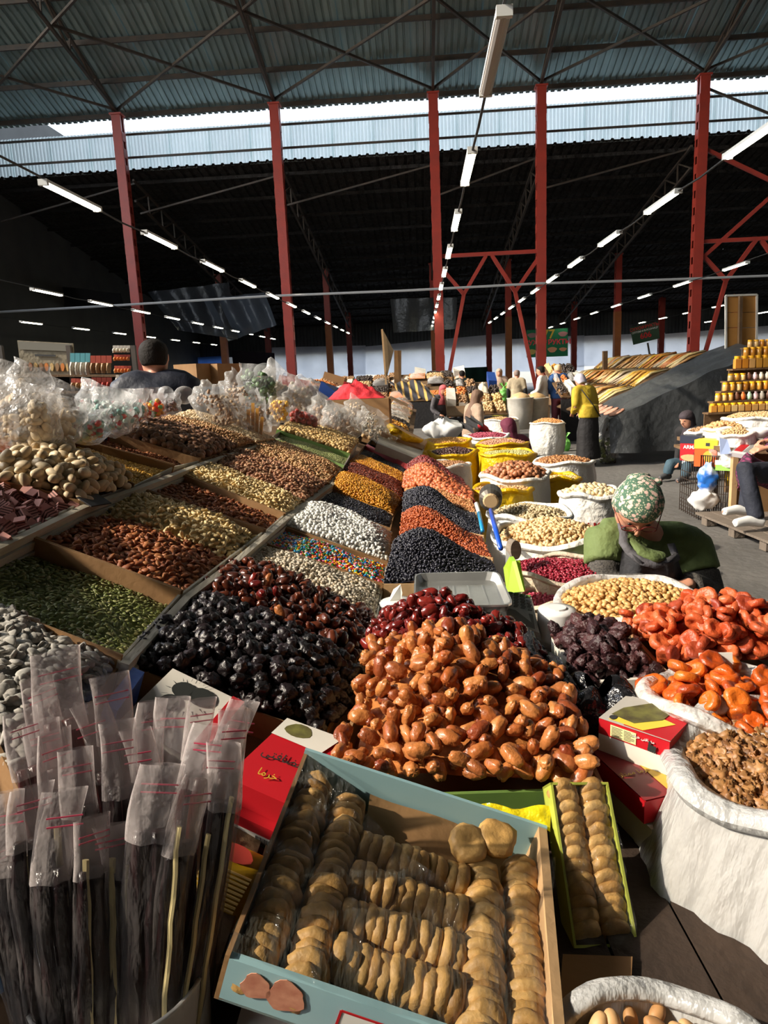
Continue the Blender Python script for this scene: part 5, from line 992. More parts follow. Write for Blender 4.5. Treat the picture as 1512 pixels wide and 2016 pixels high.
def plaid(name, c1, c2, s=60):
    m = M(name, c1, .8); nt = m.node_tree; N = nt.nodes; L = nt.links.new; b = N['Principled BSDF']; tc = N.new('ShaderNodeTexCoord'); ck = []
    for d in ('X', 'Z', 'Y'):
        w_ = N.new('ShaderNodeTexWave'); w_.bands_direction = d; w_.inputs['Scale'].default_value = s/6; L(tc.outputs['Object'], w_.inputs['Vector']); r = N.new('ShaderNodeMath'); r.operation = 'GREATER_THAN'; r.inputs[1].default_value = .7; L(w_.outputs['Fac'], r.inputs[0]); ck.append(r)
    a = N.new('ShaderNodeMath'); a.operation = 'MAXIMUM'; L(ck[0].outputs[0], a.inputs[0]); L(ck[1].outputs[0], a.inputs[1]); mx = N.new('ShaderNodeMix'); mx.data_type = 'RGBA'; L(a.outputs[0], mx.inputs[0]); mx.inputs[6].default_value = (*c1, 1); mx.inputs[7].default_value = (*c2, 1); L(mx.outputs[2], b.inputs['Base Color']); return m
TMP = bpy.data.scenes.new('workbench')
def evald(o):
    with bpy.context.temp_override(scene=TMP, view_layer=TMP.view_layers[0]):
        dg = bpy.context.evaluated_depsgraph_get(); return bpy.data.meshes.new_from_object(o.evaluated_get(dg))
def organic(mb, name, mat, parent, vox, sm=4):
    """the loose shapes in mb fused to one continuous skin"""
    me = mb.mesh(name+'_raw'); o = bpy.data.objects.new(name, me); TMP.collection.objects.link(o)
    md = o.modifiers.new('r', 'REMESH'); md.mode = 'VOXEL'; md.voxel_size = vox; md.use_smooth_shade = True
    if sm: s = o.modifiers.new('s', 'SMOOTH'); s.iterations = sm; s.factor = .5
    me2 = evald(o); TMP.collection.objects.unlink(o); COL.objects.link(o); o.modifiers.clear(); o.data = me2; me2.name = name
    me2.materials.clear(); me2.materials.append(mat); smooth(o); child(o, parent); return o
def ell(c, X, Y, a, b, n=14): return [c+X*a*math.cos(t)+Y*b*math.sin(t) for t in [2*PI*k/n for k in range(n)]]
HEADP = [(-.50, .14, .06, .16), (-.44, .26, .05, .22), (-.30, .33, .03, .31), (-.12, .36, .00, .38), (.05, .375, -.03, .42), (.2, .375, -.04, .43), (.34, .33, -.04, .38), (.44, .23, -.03, .27), (.50, .06, -.02, .08)]
def head(mb, c, f, u, s):
    """skull with nose, brows, lips, chin and ears; s = head height"""
    f = nrm(f-u*(f@u)); x = np.cross(f, u)
    mb.loft([ell(c+u*z*s+f*o*s, x, f, w*s, d*s) for z, w, o, d in HEADP])
    mb.tube([c+u*.10*s+f*.36*s, c-u*.02*s+f*.44*s, c-u*.08*s+f*.49*s, c-u*.11*s+f*.40*s], [.035*s, .045*s, .065*s, .04*s], 8)
    mb.tube([c+u*.13*s+f*.33*s-x*.2*s, c+u*.15*s+f*.38*s, c+u*.13*s+f*.33*s+x*.2*s], .045*s, 6)
    mb.tube([c-u*.24*s+f*.31*s-x*.1*s, c-u*.225*s+f*.37*s, c-u*.24*s+f*.31*s+x*.1*s], .032*s, 6)
    for e in (-1, 1): mb.loft([ell(c+x*e*(.35+k*.03)*s-f*.03*s, u, f, .12*s*q, .07*s*q, 8) for k, q in ((0, .9), (1, 1), (2, .7))])
def hand(mb, w, d, n, s=1., curl=.5):
    """palm and five bent fingers; w wrist, d direction of fingers, n palm normal (down side)"""
    d = nrm(d); n = nrm(n-d*(n@d)); x = np.cross(d, n)
    mb.tube([w-d*.02*s, w+d*.03*s, w+d*.085*s], [.026*s, .036*s, .038*s], 10, sq=.5 if abs(n[2]) > .5 else .6)
    for k, (o, L) in enumerate(((-.030, .065), (-.010, .075), (.011, .070), (.031, .055))):
        p = w+d*.08*s+x*o*s; q = p+(d*math.cos(curl*.5)+n*math.sin(curl*.5))*L*.45*s; r_ = q+(d*math.cos(curl*1.4)+n*math.sin(curl*1.4))*L*.35*s; t = r_+(d*math.cos(curl*2.2)+n*math.sin(curl*2.2))*L*.25*s
        mb.tube([p-d*.02*s, p, q, r_, t], [.0095*s, .0095*s, .009*s, .008*s, .0065*s], 7)
    p = w+d*.025*s-x*.03*s; mb.tube([p, p+(d*.6-x*.8)*.035*s, p+(d*.85-x*.5)*.06*s+n*.012*s], [.013*s, .011*s, .009*s], 7)
def stand(loc, yaw, h=1.65, lean=0., arms='down', turn=0., nod=0., side=0.):
    """joints of a standing person, y = the way they face"""
    k = h/1.65; c_, s_ = math.cos(yaw), math.sin(yaw); f = V(-s_, c_, 0); x = V(c_, s_, 0); L = V(*loc)
    P = lambda a, b, z: L+(x*a+f*b+ZU*z)*k
    def up(a, b, z):                                          # above the hips: leaned
        dz = z-.90; y = b*math.cos(lean)+dz*math.sin(lean); zz = -b*math.sin(lean)+dz*math.cos(lean); return P(a+side*dz, y, .90+zz)
    J = dict(f=f, x=x, k=k, pelvis=P(0, 0, .92), chest=up(0, 0, 1.22), neck=up(0, 0, 1.40), u=nrm(up(0, 0, 1.4)-up(0, 0, 1.)))
    hf = nrm(f*math.cos(nod)-ZU*math.sin(nod)); hf = hf*math.cos(turn)+np.cross(ZU, hf)*math.sin(turn); J['hf'] = nrm(hf); J['hu'] = nrm(J['u']*.5+ZU*.5+f*math.sin(nod)*.6)
    J['head'] = J['neck']+(J['hu']*.135+f*.03)*k
    for n, e in (('l', -1), ('r', 1)):
        J['sh'+n] = up(e*.185, 0, 1.355); J['hip'+n] = P(e*.09, 0, .88); J['kn'+n] = P(e*.10, .02, .47); J['an'+n] = P(e*.10, -.01, .08); J['to'+n] = P(e*.12, .16, .03)
        if arms == 'down': J['el'+n] = up(e*.245, -.02, 1.08); J['wr'+n] = up(e*.255, .05, .84)
        elif arms == 'front': J['el'+n] = up(e*.25, .03, 1.08); J['wr'+n] = up(e*.12, .24, 1.02)
        elif arms == 'reach': J['el'+n] = up(e*.25, .17, 1.14); J['wr'+n] = up(e*.17, .40, 1.05)
        J['hd'+n] = nrm(J['wr'+n]-J['el'+n]); J['hn'+n] = -ZU if arms != 'down' else -x*e
    return J
def person(label, J, top, bottom, vox=.02, hair=None, scarf=None, skirt=False, shoe=None, bulk=1., curl=.5, scarf_long=True, sleeves=None, cap=None, hs=.225, fingers=True, legs=True, short=False):
    k = J['k']; t = thing('person', label, 'person', J['pelvis']*V(1, 1, 0)); x, f = J['x'], J['f']; s = hs*k
    m = MB()                                                  # the body: one continuous figure
    m.tube([J['neck']-J['u']*.06*k, J['neck']+J['hu']*.02*k, J['head']-J['hu']*.3*s], [.075*k, .055*k, .05*k], 10)
    head(m, J['head'], J['hf'], J['hu'], s)
    spine = [J['pelvis']-ZU*.04*k if legs else J['pelvis'], J['pelvis']*.6+J['chest']*.4, J['chest'], J['neck']*.75+J['chest']*.25, J['neck']]; wd = [(.15, .11), (.135, .10), (.155, .115), (.15, .09), (.06, .055)]
    tx = nrm(J['shr']-J['shl'])
    def torso(mb, g):
        mb.loft([ell(p, tx if i > 1 else x, nrm(np.cross(tx if i > 1 else x, nrm(spine[min(i+1, 4)]-spine[max(i-1, 0)]))), a*k*g, b*k*g) for i, (p, (a, b)) in enumerate(zip(spine, wd))])
    torso(m, .92)
    for n in 'lr':
        m.tube([J['sh'+n]*.75+J['neck']*.25, J['sh'+n], J['sh'+n]*.5+J['el'+n]*.5, J['el'+n], J['el'+n]*.55+J['wr'+n]*.45, J['wr'+n]], [.05*k, .055*k, .048*k, .040*k, .038*k, .026*k], 10)
        hand(m, J['wr'+n], J['hd'+n], J['hn'+n], k, curl)
        if legs: m.tube([J['hip'+n], J['hip'+n]*.5+J['kn'+n]*.5, J['kn'+n], J['kn'+n]*.6+J['an'+n]*.4, J['an'+n]], [.085*k, .075*k, .055*k, .056*k, .036*k], 10); m.tube([J['an'+n], J['an'+n]*.5+J['to'+n]*.5, J['to'+n]], [.04*k, .038*k, .03*k], 8)
    organic(m, 'body', m_skin, t, vox*.6)
    b = bulk; m = MB(); torso(m, 1.12*b); m.tube([J['shl'], J['shl']*.6+J['neck']*.4+J['u']*.0, J['neck']-J['u']*.05*k, J['shr']*.6+J['neck']*.4, J['shr']], [.075*k*b, .078*k*b, .08*k*b, .078*k*b, .075*k*b], 12); m.tube([J['shl']*.8+J['pelvis']*.2, J['shr']*.8+J['pelvis']*.2], .085*k*b, 12)
    for n in 'lr': m.tube([J['sh'+n]*.7+J['neck']*.3, J['sh'+n], J['sh'+n]*.5+J['el'+n]*.5]+([] if short else [J['el'+n]]), [.068*k*b, .075*k*b, .072*k*b, .060*k*b][:3 if short else 4], 12)
    if sleeves is None:
        for n in 'lr': m.tube([J['el'+n], J['el'+n]*.5+J['wr'+n]*.5, J['wr'+n]], [.060*k*b, .054*k*b, .045*k*b], 12)
    m.loft([ell(J['pelvis']+ZU*z*k, x, f, a*k*b, c*k*b) for z, a, c in ((-.06, .185, .145), (.05, .18, .14), (.16, .165, .13))])
    organic(m, 'top', top, t, vox)
    if sleeves is not None:
        for n in 'lr': m = MB(); m.tube([J['sh'+n]*.5+J['el'+n]*.5, J['el'+n], J['el'+n]*.5+J['wr'+n]*.5, J['wr'+n]*.92+J['el'+n]*.08], [.066*k*b, .062*k*b, .057*k*b, .046*k*b], 12); organic(m, 'sleeve', sleeves, t, vox)
    if legs:
        m = MB(); m.loft([ell(J['pelvis']+ZU*z*k, x, f, a*k*b, c*k*b) for z, a, c in ((-.1, .17, .13), (.06, .165, .12))])
        if skirt:
            c0 = (J['knl']+J['knr'])/2; c1 = (J['anl']+J['anr'])/2
            m.loft([ell(p, x, f, a*k, c*k) for p, a, c in ((J['pelvis'], .17, .14), (J['pelvis']*.5+c0*.5, .20, .17), (c0, .21, .18), (c1*.85+c0*.15, .24, .20))])
        else:
            for n in 'lr': m.tube([J['hip'+n]+ZU*.03, J['hip'+n]*.5+J['kn'+n]*.5, J['kn'+n], J['kn'+n]*.5+J['an'+n]*.5, J['an'+n]+ZU*.0], [.105*k, .095*k, .078*k, .072*k, .066*k], 12)
        organic(m, 'skirt' if skirt else 'trousers', bottom, t, vox)
        for n in 'lr': m = MB(); m.tube([J['an'+n]-J['f']*.05*k-ZU*.03, J['an'+n]*.6+J['to'+n]*.4, J['to'+n]], [.042*k, .046*k, .036*k], 10); organic(m, 'shoe', shoe or M('dark_shoe', (.03, .03, .03), .5), t, vox*.7)
    hu, hf_, hx = J['hu'], nrm(J['hf']-J['hu']*(J['hf']@J['hu'])), None; hx = np.cross(hf_, hu); H0 = J['head']
    if hair is not None:
        m = MB(); m.loft([ell(H0+hu*z*s+hf_*(o-.05)*s, hx, hf_, w_*s*1.07, d*s*1.04) for z, w_, o, d in ((-.22, .30, -.12, .26), (-.05, .36, -.10, .34), (.12, .375, -.07, .38), (.25, .37, -.03, .42), (.38, .32, -.02, .38), (.48, .2, -.02, .25), (.53, .05, -.02, .06))]); organic(m, 'hair', hair, t, vox*.6)
    if scarf is not None:
        m = MB(); m.loft([ell(H0+hu*z*s+hf_*o*s, hx, hf_, w_*s, d*s) for z, w_, o, d in ((-.34, .36, -.20, .30), (-.1, .42, -.14, .38), (.1, .435, -.09, .43), (.24, .425, -.03, .47), (.4, .36, -.03, .42), (.5, .25, -.03, .30), (.56, .06, -.03, .08))])
        if scarf_long: m.loft([ell(p, hx, f, a*s, c*s) for p, a, c in ((H0-hu*.15*s-f*.10*s, .42, .36), (J['neck']+ZU*.02, .40, .38), (J['neck']-J['u']*.10*k, .75, .55), (J['neck']-J['u']*.22*k, .85, .60))])
        organic(m, 'headscarf', scarf, t, vox*.6)
    if cap is not None:
        m = MB(); m.loft([ell(H0+hu*z*s, hx, hf_, w_*s, d*s) for z, w_, d in ((.16, .41, .45), (.3, .40, .44), (.42, .33, .36), (.52, .1, .12))]); m.tube([H0+hu*.2*s+hf_*.35*s, H0+hu*.17*s+hf_*.62*s], [.2*s, .16*s], 10, sq=.2); organic(m, 'cap', cap, t, vox*.6)
    if s/proj(H0)[2]*F > 22:
        for e in (-1, 1): MB().loft([ell(H0+hu*.06*s+hf_*(.355+.012*i)*s+hx*e*.15*s, hx, hu, .05*s*q, .03*s*q, 8) for i, q in ((0, 1), (1, .9), (2, .5))]).build('eye', m_eye, t, True)
    return t
# the seller bending over the sacks in the floral scarf
m_olive_c = cl_('olive_green_cloth', (108, 124, 72), (90, 106, 60), .35, 9); m_fleck = M('black_flecked_wool', C(40, 38, 38), .9, col2=C(92, 88, 82), ns=160, bump=.5, bs=120); m_denim = cl_('grey_apron_cloth', (96, 94, 98), (80, 78, 82), .3, 30)
m_flor = floral('floral_scarf', C(70, 104, 84), C(226, 190, 178), C(206, 206, 176), 52)
J = dict(k=1., x=V(-1, .08, 0), f=nrm([-.12, -1, 0])); g = lambda a, b, y: aty(a, b, y)
J.update(pelvis=g(1300, 1250, 3.0), chest=g(1292, 1130, 2.84), neck=g(1275, 1055, 2.70), head=g(1254, 1000, 2.585)); J['u'] = nrm(J['neck']-J['chest']); J['hf'] = nrm([-.14, -.60, -.76]); J['hu'] = nrm([-.06, -.76, .62])
J.update(shl=g(1362, 1078, 2.74), shr=g(1190, 1062, 2.70), ell=g(1392, 1175, 2.64), elr=g(1192, 1165, 2.58), wrl=g(1352, 1150, 2.47), wrr=g(1282, 1152, 2.45))
for n, e in (('l', 1), ('r', -1)):
    J['hip'+n] = J['pelvis']+V(.1*e, 0, -.03); J['kn'+n] = J['pelvis']+V(.2*e, -.36, -.02); J['an'+n] = V(J['kn'+n][0], J['kn'+n][1]+.05, .09); J['to'+n] = J['an'+n]+V(.03*e, -.15, -.05)
J['hdl'] = nrm([-.9, -.15, -.2]); J['hdr'] = nrm([.9, -.2, -.1]); J['hnl'] = V(0, .4, -1); J['hnr'] = V(0, .4, -1)
seller = person('seller in floral headscarf and olive top bending over the sack of peanuts', J, m_olive_c, m_fleck, vox=.013, scarf=m_flor, scarf_long=False, sleeves=m_fleck, skirt=False, bulk=1.15, hs=.21, short=True)
# apron bib, straps, spectacles, scarf tails
H0, hu, hf_ = J['head'], J['hu'], J['hf']; hx = nrm(np.cross(hf_, hu)); s = .21
m = MB()
for e in (-1, 1):
    ring_c = H0+hu*.05*s+hf_*.44*s+hx*e*.17*s; m.tube([ring_c+(hx*math.cos(t)*.125+hu*math.sin(t)*.095)*s for t in np.linspace(0, 2*PI, 17)], .0022, 5); m.tube([ring_c+hx*e*.12*s, H0+hu*.07*s+hf_*.05*s+hx*e*.42*s], .002, 5)
m.tube([H0+hu*.07*s+hf_*.47*s-hx*.05*s, H0+hu*.07*s+hf_*.47*s+hx*.05*s], .002, 5); m.build('spectacles', M('red_brown_frame', C(120, 40, 36), .3), seller, True)
def strip(pts, w_, n, mat, name, th=.006):
    m = MB(); P = [np.asarray(p, float) for p in pts]; A = []
    for i, p in enumerate(P): d = nrm(P[min(i+1, len(P)-1)]-P[max(i-1, 0)]); X = nrm(np.cross(d, n)); A.append((p-X*w_/2, p+X*w_/2))
    m.loft([[a, b, b+np.asarray(n)*th, a+np.asarray(n)*th] for a, b in A]); return m.build(name, mat, seller, True)
NF = nrm([-.2, -1, .35])
strip([g(1228, 1045, 2.555), g(1226, 1068, 2.52), g(1238, 1085, 2.50), g(1262, 1105, 2.475), g(1290, 1112, 2.465), g(1318, 1105, 2.48), g(1334, 1095, 2.53)], .030, NF, m_denim, 'apron_bib')
bp = [(1226, 1068, 2.52), (1238, 1085, 2.50), (1262, 1105, 2.475), (1290, 1112, 2.465), (1318, 1105, 2.48), (1334, 1095, 2.53)]
smooth(MB().grid(lambda u, v: (lambda a, b, t: (g(*a)*(1-t)+g(*b)*t)*(1-v)+g(1215+150*u, 1195, 2.50)*v+V(0, .012*math.sin(14*u+3*v), 0)+V(0, -.004, 0))(bp[min(4, int(u*4.999))], bp[min(4, int(u*4.999))+1], u*4.999-min(4, int(u*4.999))), 20, 8).build('apron_front', cl_('shaded_apron', (50, 50, 54)), seller))  # apron cloth, its colour darkened to stand for the shade below the bib
strip([g(1222, 1030, 2.60), g(1228, 1058, 2.535)], .026, NF, m_denim, 'apron_strap'); strip([g(1320, 1070, 2.60), g(1332, 1100, 2.52)], .026, NF, m_denim, 'apron_strap')
m = MB(); m.tube([H0-hf_*.42*s+hu*.05*s, H0-hf_*.62*s-hu*.02*s-hx*.05*s, H0-hf_*.85*s-hu*.25*s-hx*.3*s], [.05, .045, .015], 10, sq=.5); m.tube([H0-hf_*.5*s+hx*-.1*s, H0-hf_*.5*s-hx*.45*s+hu*.1*s], [.035, .014], 8); organic(m, 'scarf_tail', m_flor, seller, .009)
m = MB(); m.tube([g(1238, 1058, 2.545), g(1262, 1085, 2.50), g(1290, 1096, 2.49), g(1312, 1092, 2.50)], [.02, .035, .04, .02], 10, sq=.45); organic(m, 'bunched_cloth', m_olive_c, seller, .01)
# people further off
def fig_at(px, py_feet, z=0.): p = onz(px, py_feet, z); return p
def st(px, py, yaw, **kw): return stand(fig_at(px, py), R(yaw), **kw)
blk = cl_('black_cloth', (26, 24, 26)); nav = cl_('navy_cloth', (30, 34, 46))
J = st(1158, 918, 30, h=1.47, lean=.28, arms='front', nod=.5); yw = person('woman in mustard shirt and pale headwrap with a black bag strap', J, cl_('mustard_cloth', (196, 166, 44), (176, 148, 36)), blk, scarf=cl_('pale_lilac_cloth', (196, 190, 206)), scarf_long=False, skirt=True, bulk=1.12)
m = MB(); pa, pb = J['shl'], J['hipr']; m.tube([pa+ZU*.02-J['f']*.11, (pa+pb)/2-J['f']*.165, pb-J['f']*.16], .018, 6, sq=.5); m.build('bag_strap', blk, yw, True)
J = st(1068, 860, 60, h=1.58, arms='front', nod=.3); person('dark haired person in a white shirt and grey trousers', J, cl_('white_shirt_cloth', (230, 228, 222)), cl_('grey_trouser', (62, 60, 66)), hair=m_hair, vox=.026)
J = st(1100, 858, 20, h=1.60, arms='front', nod=.4); person('blonde person in a long blue denim jacket', J, cl_('blue_denim', (52, 92, 150), (42, 76, 128)), cl_('maroon_leggings', (120, 54, 64)), hair=M('fair_hair', C(200, 176, 140), .5), bulk=1.18, vox=.026)
J = st(984, 838, 170, h=1.55, arms='front', nod=.3); person('woman in beige scarf and mustard sleeves carrying a green bag', J, cl_('beige_scarf_cloth', (190, 160, 140)), cl_('olive_skirt', (150, 140, 40)), scarf=cl_('beige_scarf_cloth', (190, 160, 140)), sleeves=cl_('mustard_cloth', (196, 166, 44)), skirt=True, vox=.028)
bg_p = J['wrl']+V(0, -.08, -.25)
def pbag(name, label, c, w_, h, d, mat, cat='bag', parent=None, group=None, knot=True):
    """tied carrier bag: crumpled belly, gathered neck, two ears"""
    c = np.asarray(c, float); t = thing(name, label, cat, c, group) if parent is None else parent
    def f(u, v):
        a = 2*PI*u; q = math.sin(PI*min(1, .06+v*.86))**.6*(1-.25*v) if v < .8 else .42-1.2*(v-.8); p = c+V(math.cos(a)*w_/2*q, math.sin(a)*d/2*q, v*h)
        return p+wobv(p, 9/max(w_, .2)*.5, w_*.10)+V(0, 0, .02*w_*math.sin(7*a))
    smooth(MB().grid(f, 28, 16).build('bag_belly', mat, t))
    if knot:
        for e in (-1, 1): smooth(MB().grid(lambda u, v: c+V(e*w_*(.05+.25*v)+(u-.5)*w_*.25*(.3+v), .02*math.sin(6*u), h*(.92+.30*v))+wobv((u, v, e), 3, w_*.05), 8, 6).build('bag_ear', mat, t))
    return t
pbag('carrier_bag', 'small green carrier bag held by the woman in beige', bg_p, .30, .38, .2, M('green_bag', C(140, 210, 110), .4, transl=.3))
J = st(1018, 842, -20, h=1.5, arms='down', nod=.2); person('person in a beige vest seen from behind beside the grey tubs', J, cl_('beige_vest', (176, 160, 132)), blk, hair=cl_('greying_hair', (150, 130, 120)), sleeves=blk, vox=.028)
def seated(px, py, y, yaw, h=1.6, lean=.2, arms='front', nod=.3, turn=0., side=0.):
    """pixel of the head centre at depth y, sitting"""
    hc = aty(px, py, y); k = h/1.65; J = stand((0, 0, 0), R(yaw), h, lean, arms, turn, nod, side); off = hc-J['head']
    for q in list(J):
        if q not in ('f', 'x', 'k', 'u', 'hf', 'hu', 'hdl', 'hdr', 'hnl', 'hnr'): J[q] = J[q]+off
    for n, e in (('l', -1), ('r', 1)):
        J['kn'+n] = J['hip'+n]+J['f']*.38*k+J['x']*e*.06; J['an'+n] = J['kn'+n]-ZU*max(.1, J['kn'+n][2]-.09)+J['f']*.02; J['to'+n] = J['an'+n]+J['f']*.16*k-ZU*.04
    return J
person('vendor in a brown knotted scarf and red sleeves sitting among the sacks', seated(940, 782, 11.5, -70, lean=.15), cl_('sand_vest', (176, 150, 128)), blk, scarf=cl_('brown_scarf', (120, 92, 74)), sleeves=cl_('red_sleeve', (190, 30, 40)), vox=.026)
person('woman wrapped in a maroon hijab sitting behind the yellow sacks', seated(1000, 842, 8.6, 30, lean=.25, nod=.2), cl_('maroon_cloth', (104, 30, 58)), blk, scarf=cl_('maroon_cloth', (104, 30, 58)), vox=.024, bulk=1.1)
person('vendor in a coral headscarf at the foot of the third column', seated(873, 768, 16, 200), cl_('grey_coat', (90, 86, 90)), blk, scarf=cl_('coral_scarf', (206, 96, 100)), vox=.03)
person('person in dark clothes standing in shade right of the third column', st(912, 842, 10, h=1.55), cl_('dark_green_coat', (20, 40, 36)), blk, hair=m_hair, vox=.03)
person('man with short dark hair and navy jacket seen from behind at the far tray', seated(304, 706, 4.9, 8, h=1.78, lean=.1, nod=.1, arms='down'), M('navy_padded_jacket', C(26, 32, 48), .55, col2=C(20, 24, 38), ns=8, bump=.15, bs=24), blk, hair=m_hair, vox=.02, bulk=1.3)
person('woman in a grey headscarf looking down behind the clear bags', seated(520, 742, 6.6, 160, nod=.5, arms='front'), cl_('dark_grey_coat', (44, 44, 46)), blk, scarf=cl_('grey_scarf', (92, 94, 92)), vox=.022)
Jp = seated(1352, 826, 9.4, 115, h=1.6, lean=.35, nod=.3, arms='front'); ph_w = person('young woman in a dark hijab and jeans sitting with a phone in hand', Jp, blk, cl_('blue_jeans', (64, 90, 104)), scarf=cl_('plum_black_scarf', (58, 48, 54)), vox=.02, shoe=M('white_soled_shoe', C(70, 70, 72), .5))
tag(MB().box(Jp['wrl']+Jp['f']*.10+ZU*.06, (.075, .012, .15), (Jp['x'], nrm(Jp['f']+ZU*.3), nrm(ZU-Jp['f']*.3))).build('phone', m_wplastic), 'white phone held up by the woman in the dark hijab', 'phone')
JS = dict(k=1.05, x=V(.35, .94, 0), f=nrm([-.94, .30, 0])); g = aty
JS.update(pelvis=g(1545, 945, 6.5), chest=g(1575, 850, 6.5), neck=g(1590, 780, 6.5), head=g(1580, 735, 6.5), u=nrm([.1, 0, 1]), hf=nrm([-.8, .2, -.5]), hu=nrm([-.3, 0, 1]), shl=g(1560, 800, 6.3), shr=g(1600, 800, 6.8), ell=g(1550, 870, 6.15), elr=g(1590, 880, 6.75), wrl=g(1512, 882, 6.05), wrr=g(1512, 868, 6.3), hipl=g(1535, 938, 6.35), hipr=g(1540, 945, 6.65), knl=g(1466, 922, 6.2), knr=g(1482, 918, 6.5), anl=g(1490, 1022, 6.05), anr=g(1468, 1000, 6.45), tol=g(1446, 1030, 6.0), tor=g(1424, 1008, 6.4), hdl=nrm([-1, .1, -.1]), hdr=nrm([-1, -.2, -.1]), hnl=V(0, .5, -1), hnr=V(0, -.5, -1))
ps = person('person in a checked maroon shirt, navy trousers and white sneakers sitting on the pallet', JS, plaid('maroon_check', C(120, 40, 80), C(60, 24, 46)), cl_('navy_trouser', (34, 38, 52)), vox=.018, shoe=m_wplastic, hair=m_hair)
m = MB(); m.loft([ell(p, nrm([.3, .9, 0]), ZU, a, b) for p, a, b in ((JS['pelvis']-V(.0, 0, .02), .2, .13), ((JS['pelvis']+JS['knl'])/2+V(0, .1, 0), .21, .12), (JS['knl']*.5+JS['knr']*.5+V(-.02, 0, .01), .24, .13), (JS['knl']*.5+JS['knr']*.5+V(-.09, 0, -.09), .24, .11), (JS['knl']*.5+JS['knr']*.5+V(-.08, 0, -.20), .22, .05))]); organic(m, 'shirt_tail', MATS['maroon_check'], ps, .02)
for i, (px, py, y, yw_, lab, c, cp) in enumerate(((1320, 712, 18, 100, 'man in a black cap behind the heap of yellow goods', (40, 40, 44), 1), (1340, 718, 18.5, 160, 'person in a pale scarf beside the man in the black cap', (120, 116, 110), 0), (1415, 710, 17, 120, 'man in a dark cap and grey jacket behind the dark tarp', (110, 108, 112), 1), (1178, 736, 19, 170, 'seller in a patterned coat behind the far heaps', (96, 92, 80), 0), (1306, 704, 20, 100, 'distant person in grey beside a column', (80, 80, 86), 1), (1388, 706, 19, 80, 'distant figure half hidden behind the broad right column', (30, 30, 34), 0), (612, 776, 16, 180, 'person in black behind the clear bags left of centre', (20, 20, 24), 0), (570, 768, 17, 180, 'second person in black beside the second column', (24, 22, 26), 0))):
    person(lab, seated(px, py, y, yw_), cl_('coat_%s' % 'abcdefgh'[i], c), blk, hair=None if cp else m_hair, cap=blk if cp else None, vox=.035)
bpy.data.scenes.remove(TMP)
# ---------------------------------------------------------------- clear bags along the crest of the stall
m_milkbag = M('whitish_clear_bag', (.92, .92, .92), .16, alpha=.20, bump=.45, bs=14, spec=.9)
def scatter_in(c, axes, dims, n, kind, size, mat, parent, name, seed, zlo=-1., zhi=.35):
    """loose contents packed against the inside of a bag: one part of kind stuff"""
    rng = np.random.default_rng(seed); v0, t0 = tri(sized(shape(kind, 1, 2), size)); vs, ts = [], []
    X, Y, Z = axes
    for i in range(n):
        while True:
            q = rng.uniform(-1, 1, 3); r_ = np.linalg.norm(q)
            if .55 < r_ < 1 and zlo < q[2] < zhi: break
        rot = quats(1, Z, .8, rng, True)[0]; p = np.asarray(c)+X*q[0]*dims[0]+Y*q[1]*dims[1]+Z*q[2]*dims[2]
        vs.append(v0@rot.T+p); ts.append(t0+i*len(v0))
    me = bpy.data.meshes.new(name); me.from_pydata(np.concatenate(vs).tolist(), [], np.concatenate(ts).tolist()); me.materials.append(mat); o = named(name, me); smooth(o); child(o, parent); o['kind'] = 'stuff'; return o
def pillow(label, c, w_, h, d, tilt, yaw, cont=None, n=60, mat=None, seed=1, group=None, name='clear_bag', cat='bag', fill=.35):
    """upright pillow shaped plastic bag with contents and a flat crumpled top"""
    mat = mat or m_milkbag; X = V(math.cos(yaw), math.sin(yaw), 0); Y = np.cross(ZU, X); Z = nrm(ZU*math.cos(tilt)+X*math.sin(tilt)); X = nrm(X-Z*(X@Z)); Y = np.cross(Z, X)
    c = np.asarray(c, float)+Z*h/2; t = thing(name, label, cat, c-Z*h/2, group)
    def f(u, v):
        a = 2*PI*u; k = 2*v-1; e = (1-abs(k)**3)**.5 if k < .3 else max(.06, 1-(k-.3)/.75)**1.1; wx = (1-max(0, -k)**4*.35)*(1+.06*math.sin(9*k+seed))
        ca, sa = math.cos(a), math.sin(a); ca = math.copysign(abs(ca)**.7, ca)
        p = c+X*ca*w_/2*wx+Y*sa*d/2*e+Z*k*h/2; return p+wobv(p, 9, w_*.045, seed)+Y*.012*max(0, k)*math.sin(5*ca+seed)
    smooth(MB().grid(f, 30, 16).build('bag_film', mat, t))
    if cont: kind, size, m_ = cont; scatter_in(c, (X, Y, Z), (w_*.42, d*.40, h*.45), n, kind, size, m_, t, 'contents', seed, zhi=fill)
    return t
mn_mint = M('mint_candy', (1, 1, 1), .35, isl='const', ramp=[C(150, 190, 176), C(206, 216, 206), C(120, 170, 160), C(190, 50, 56), C(176, 206, 196), C(230, 230, 224)])
mn_gum = M('gummy_candy', (1, 1, 1), .3, isl='const', ramp=[C(240, 110, 30), C(230, 60, 40), C(246, 180, 40), C(90, 170, 70), C(240, 130, 40)])
K3 = lambda x, y, h=.0: S(x, y, T3+h)
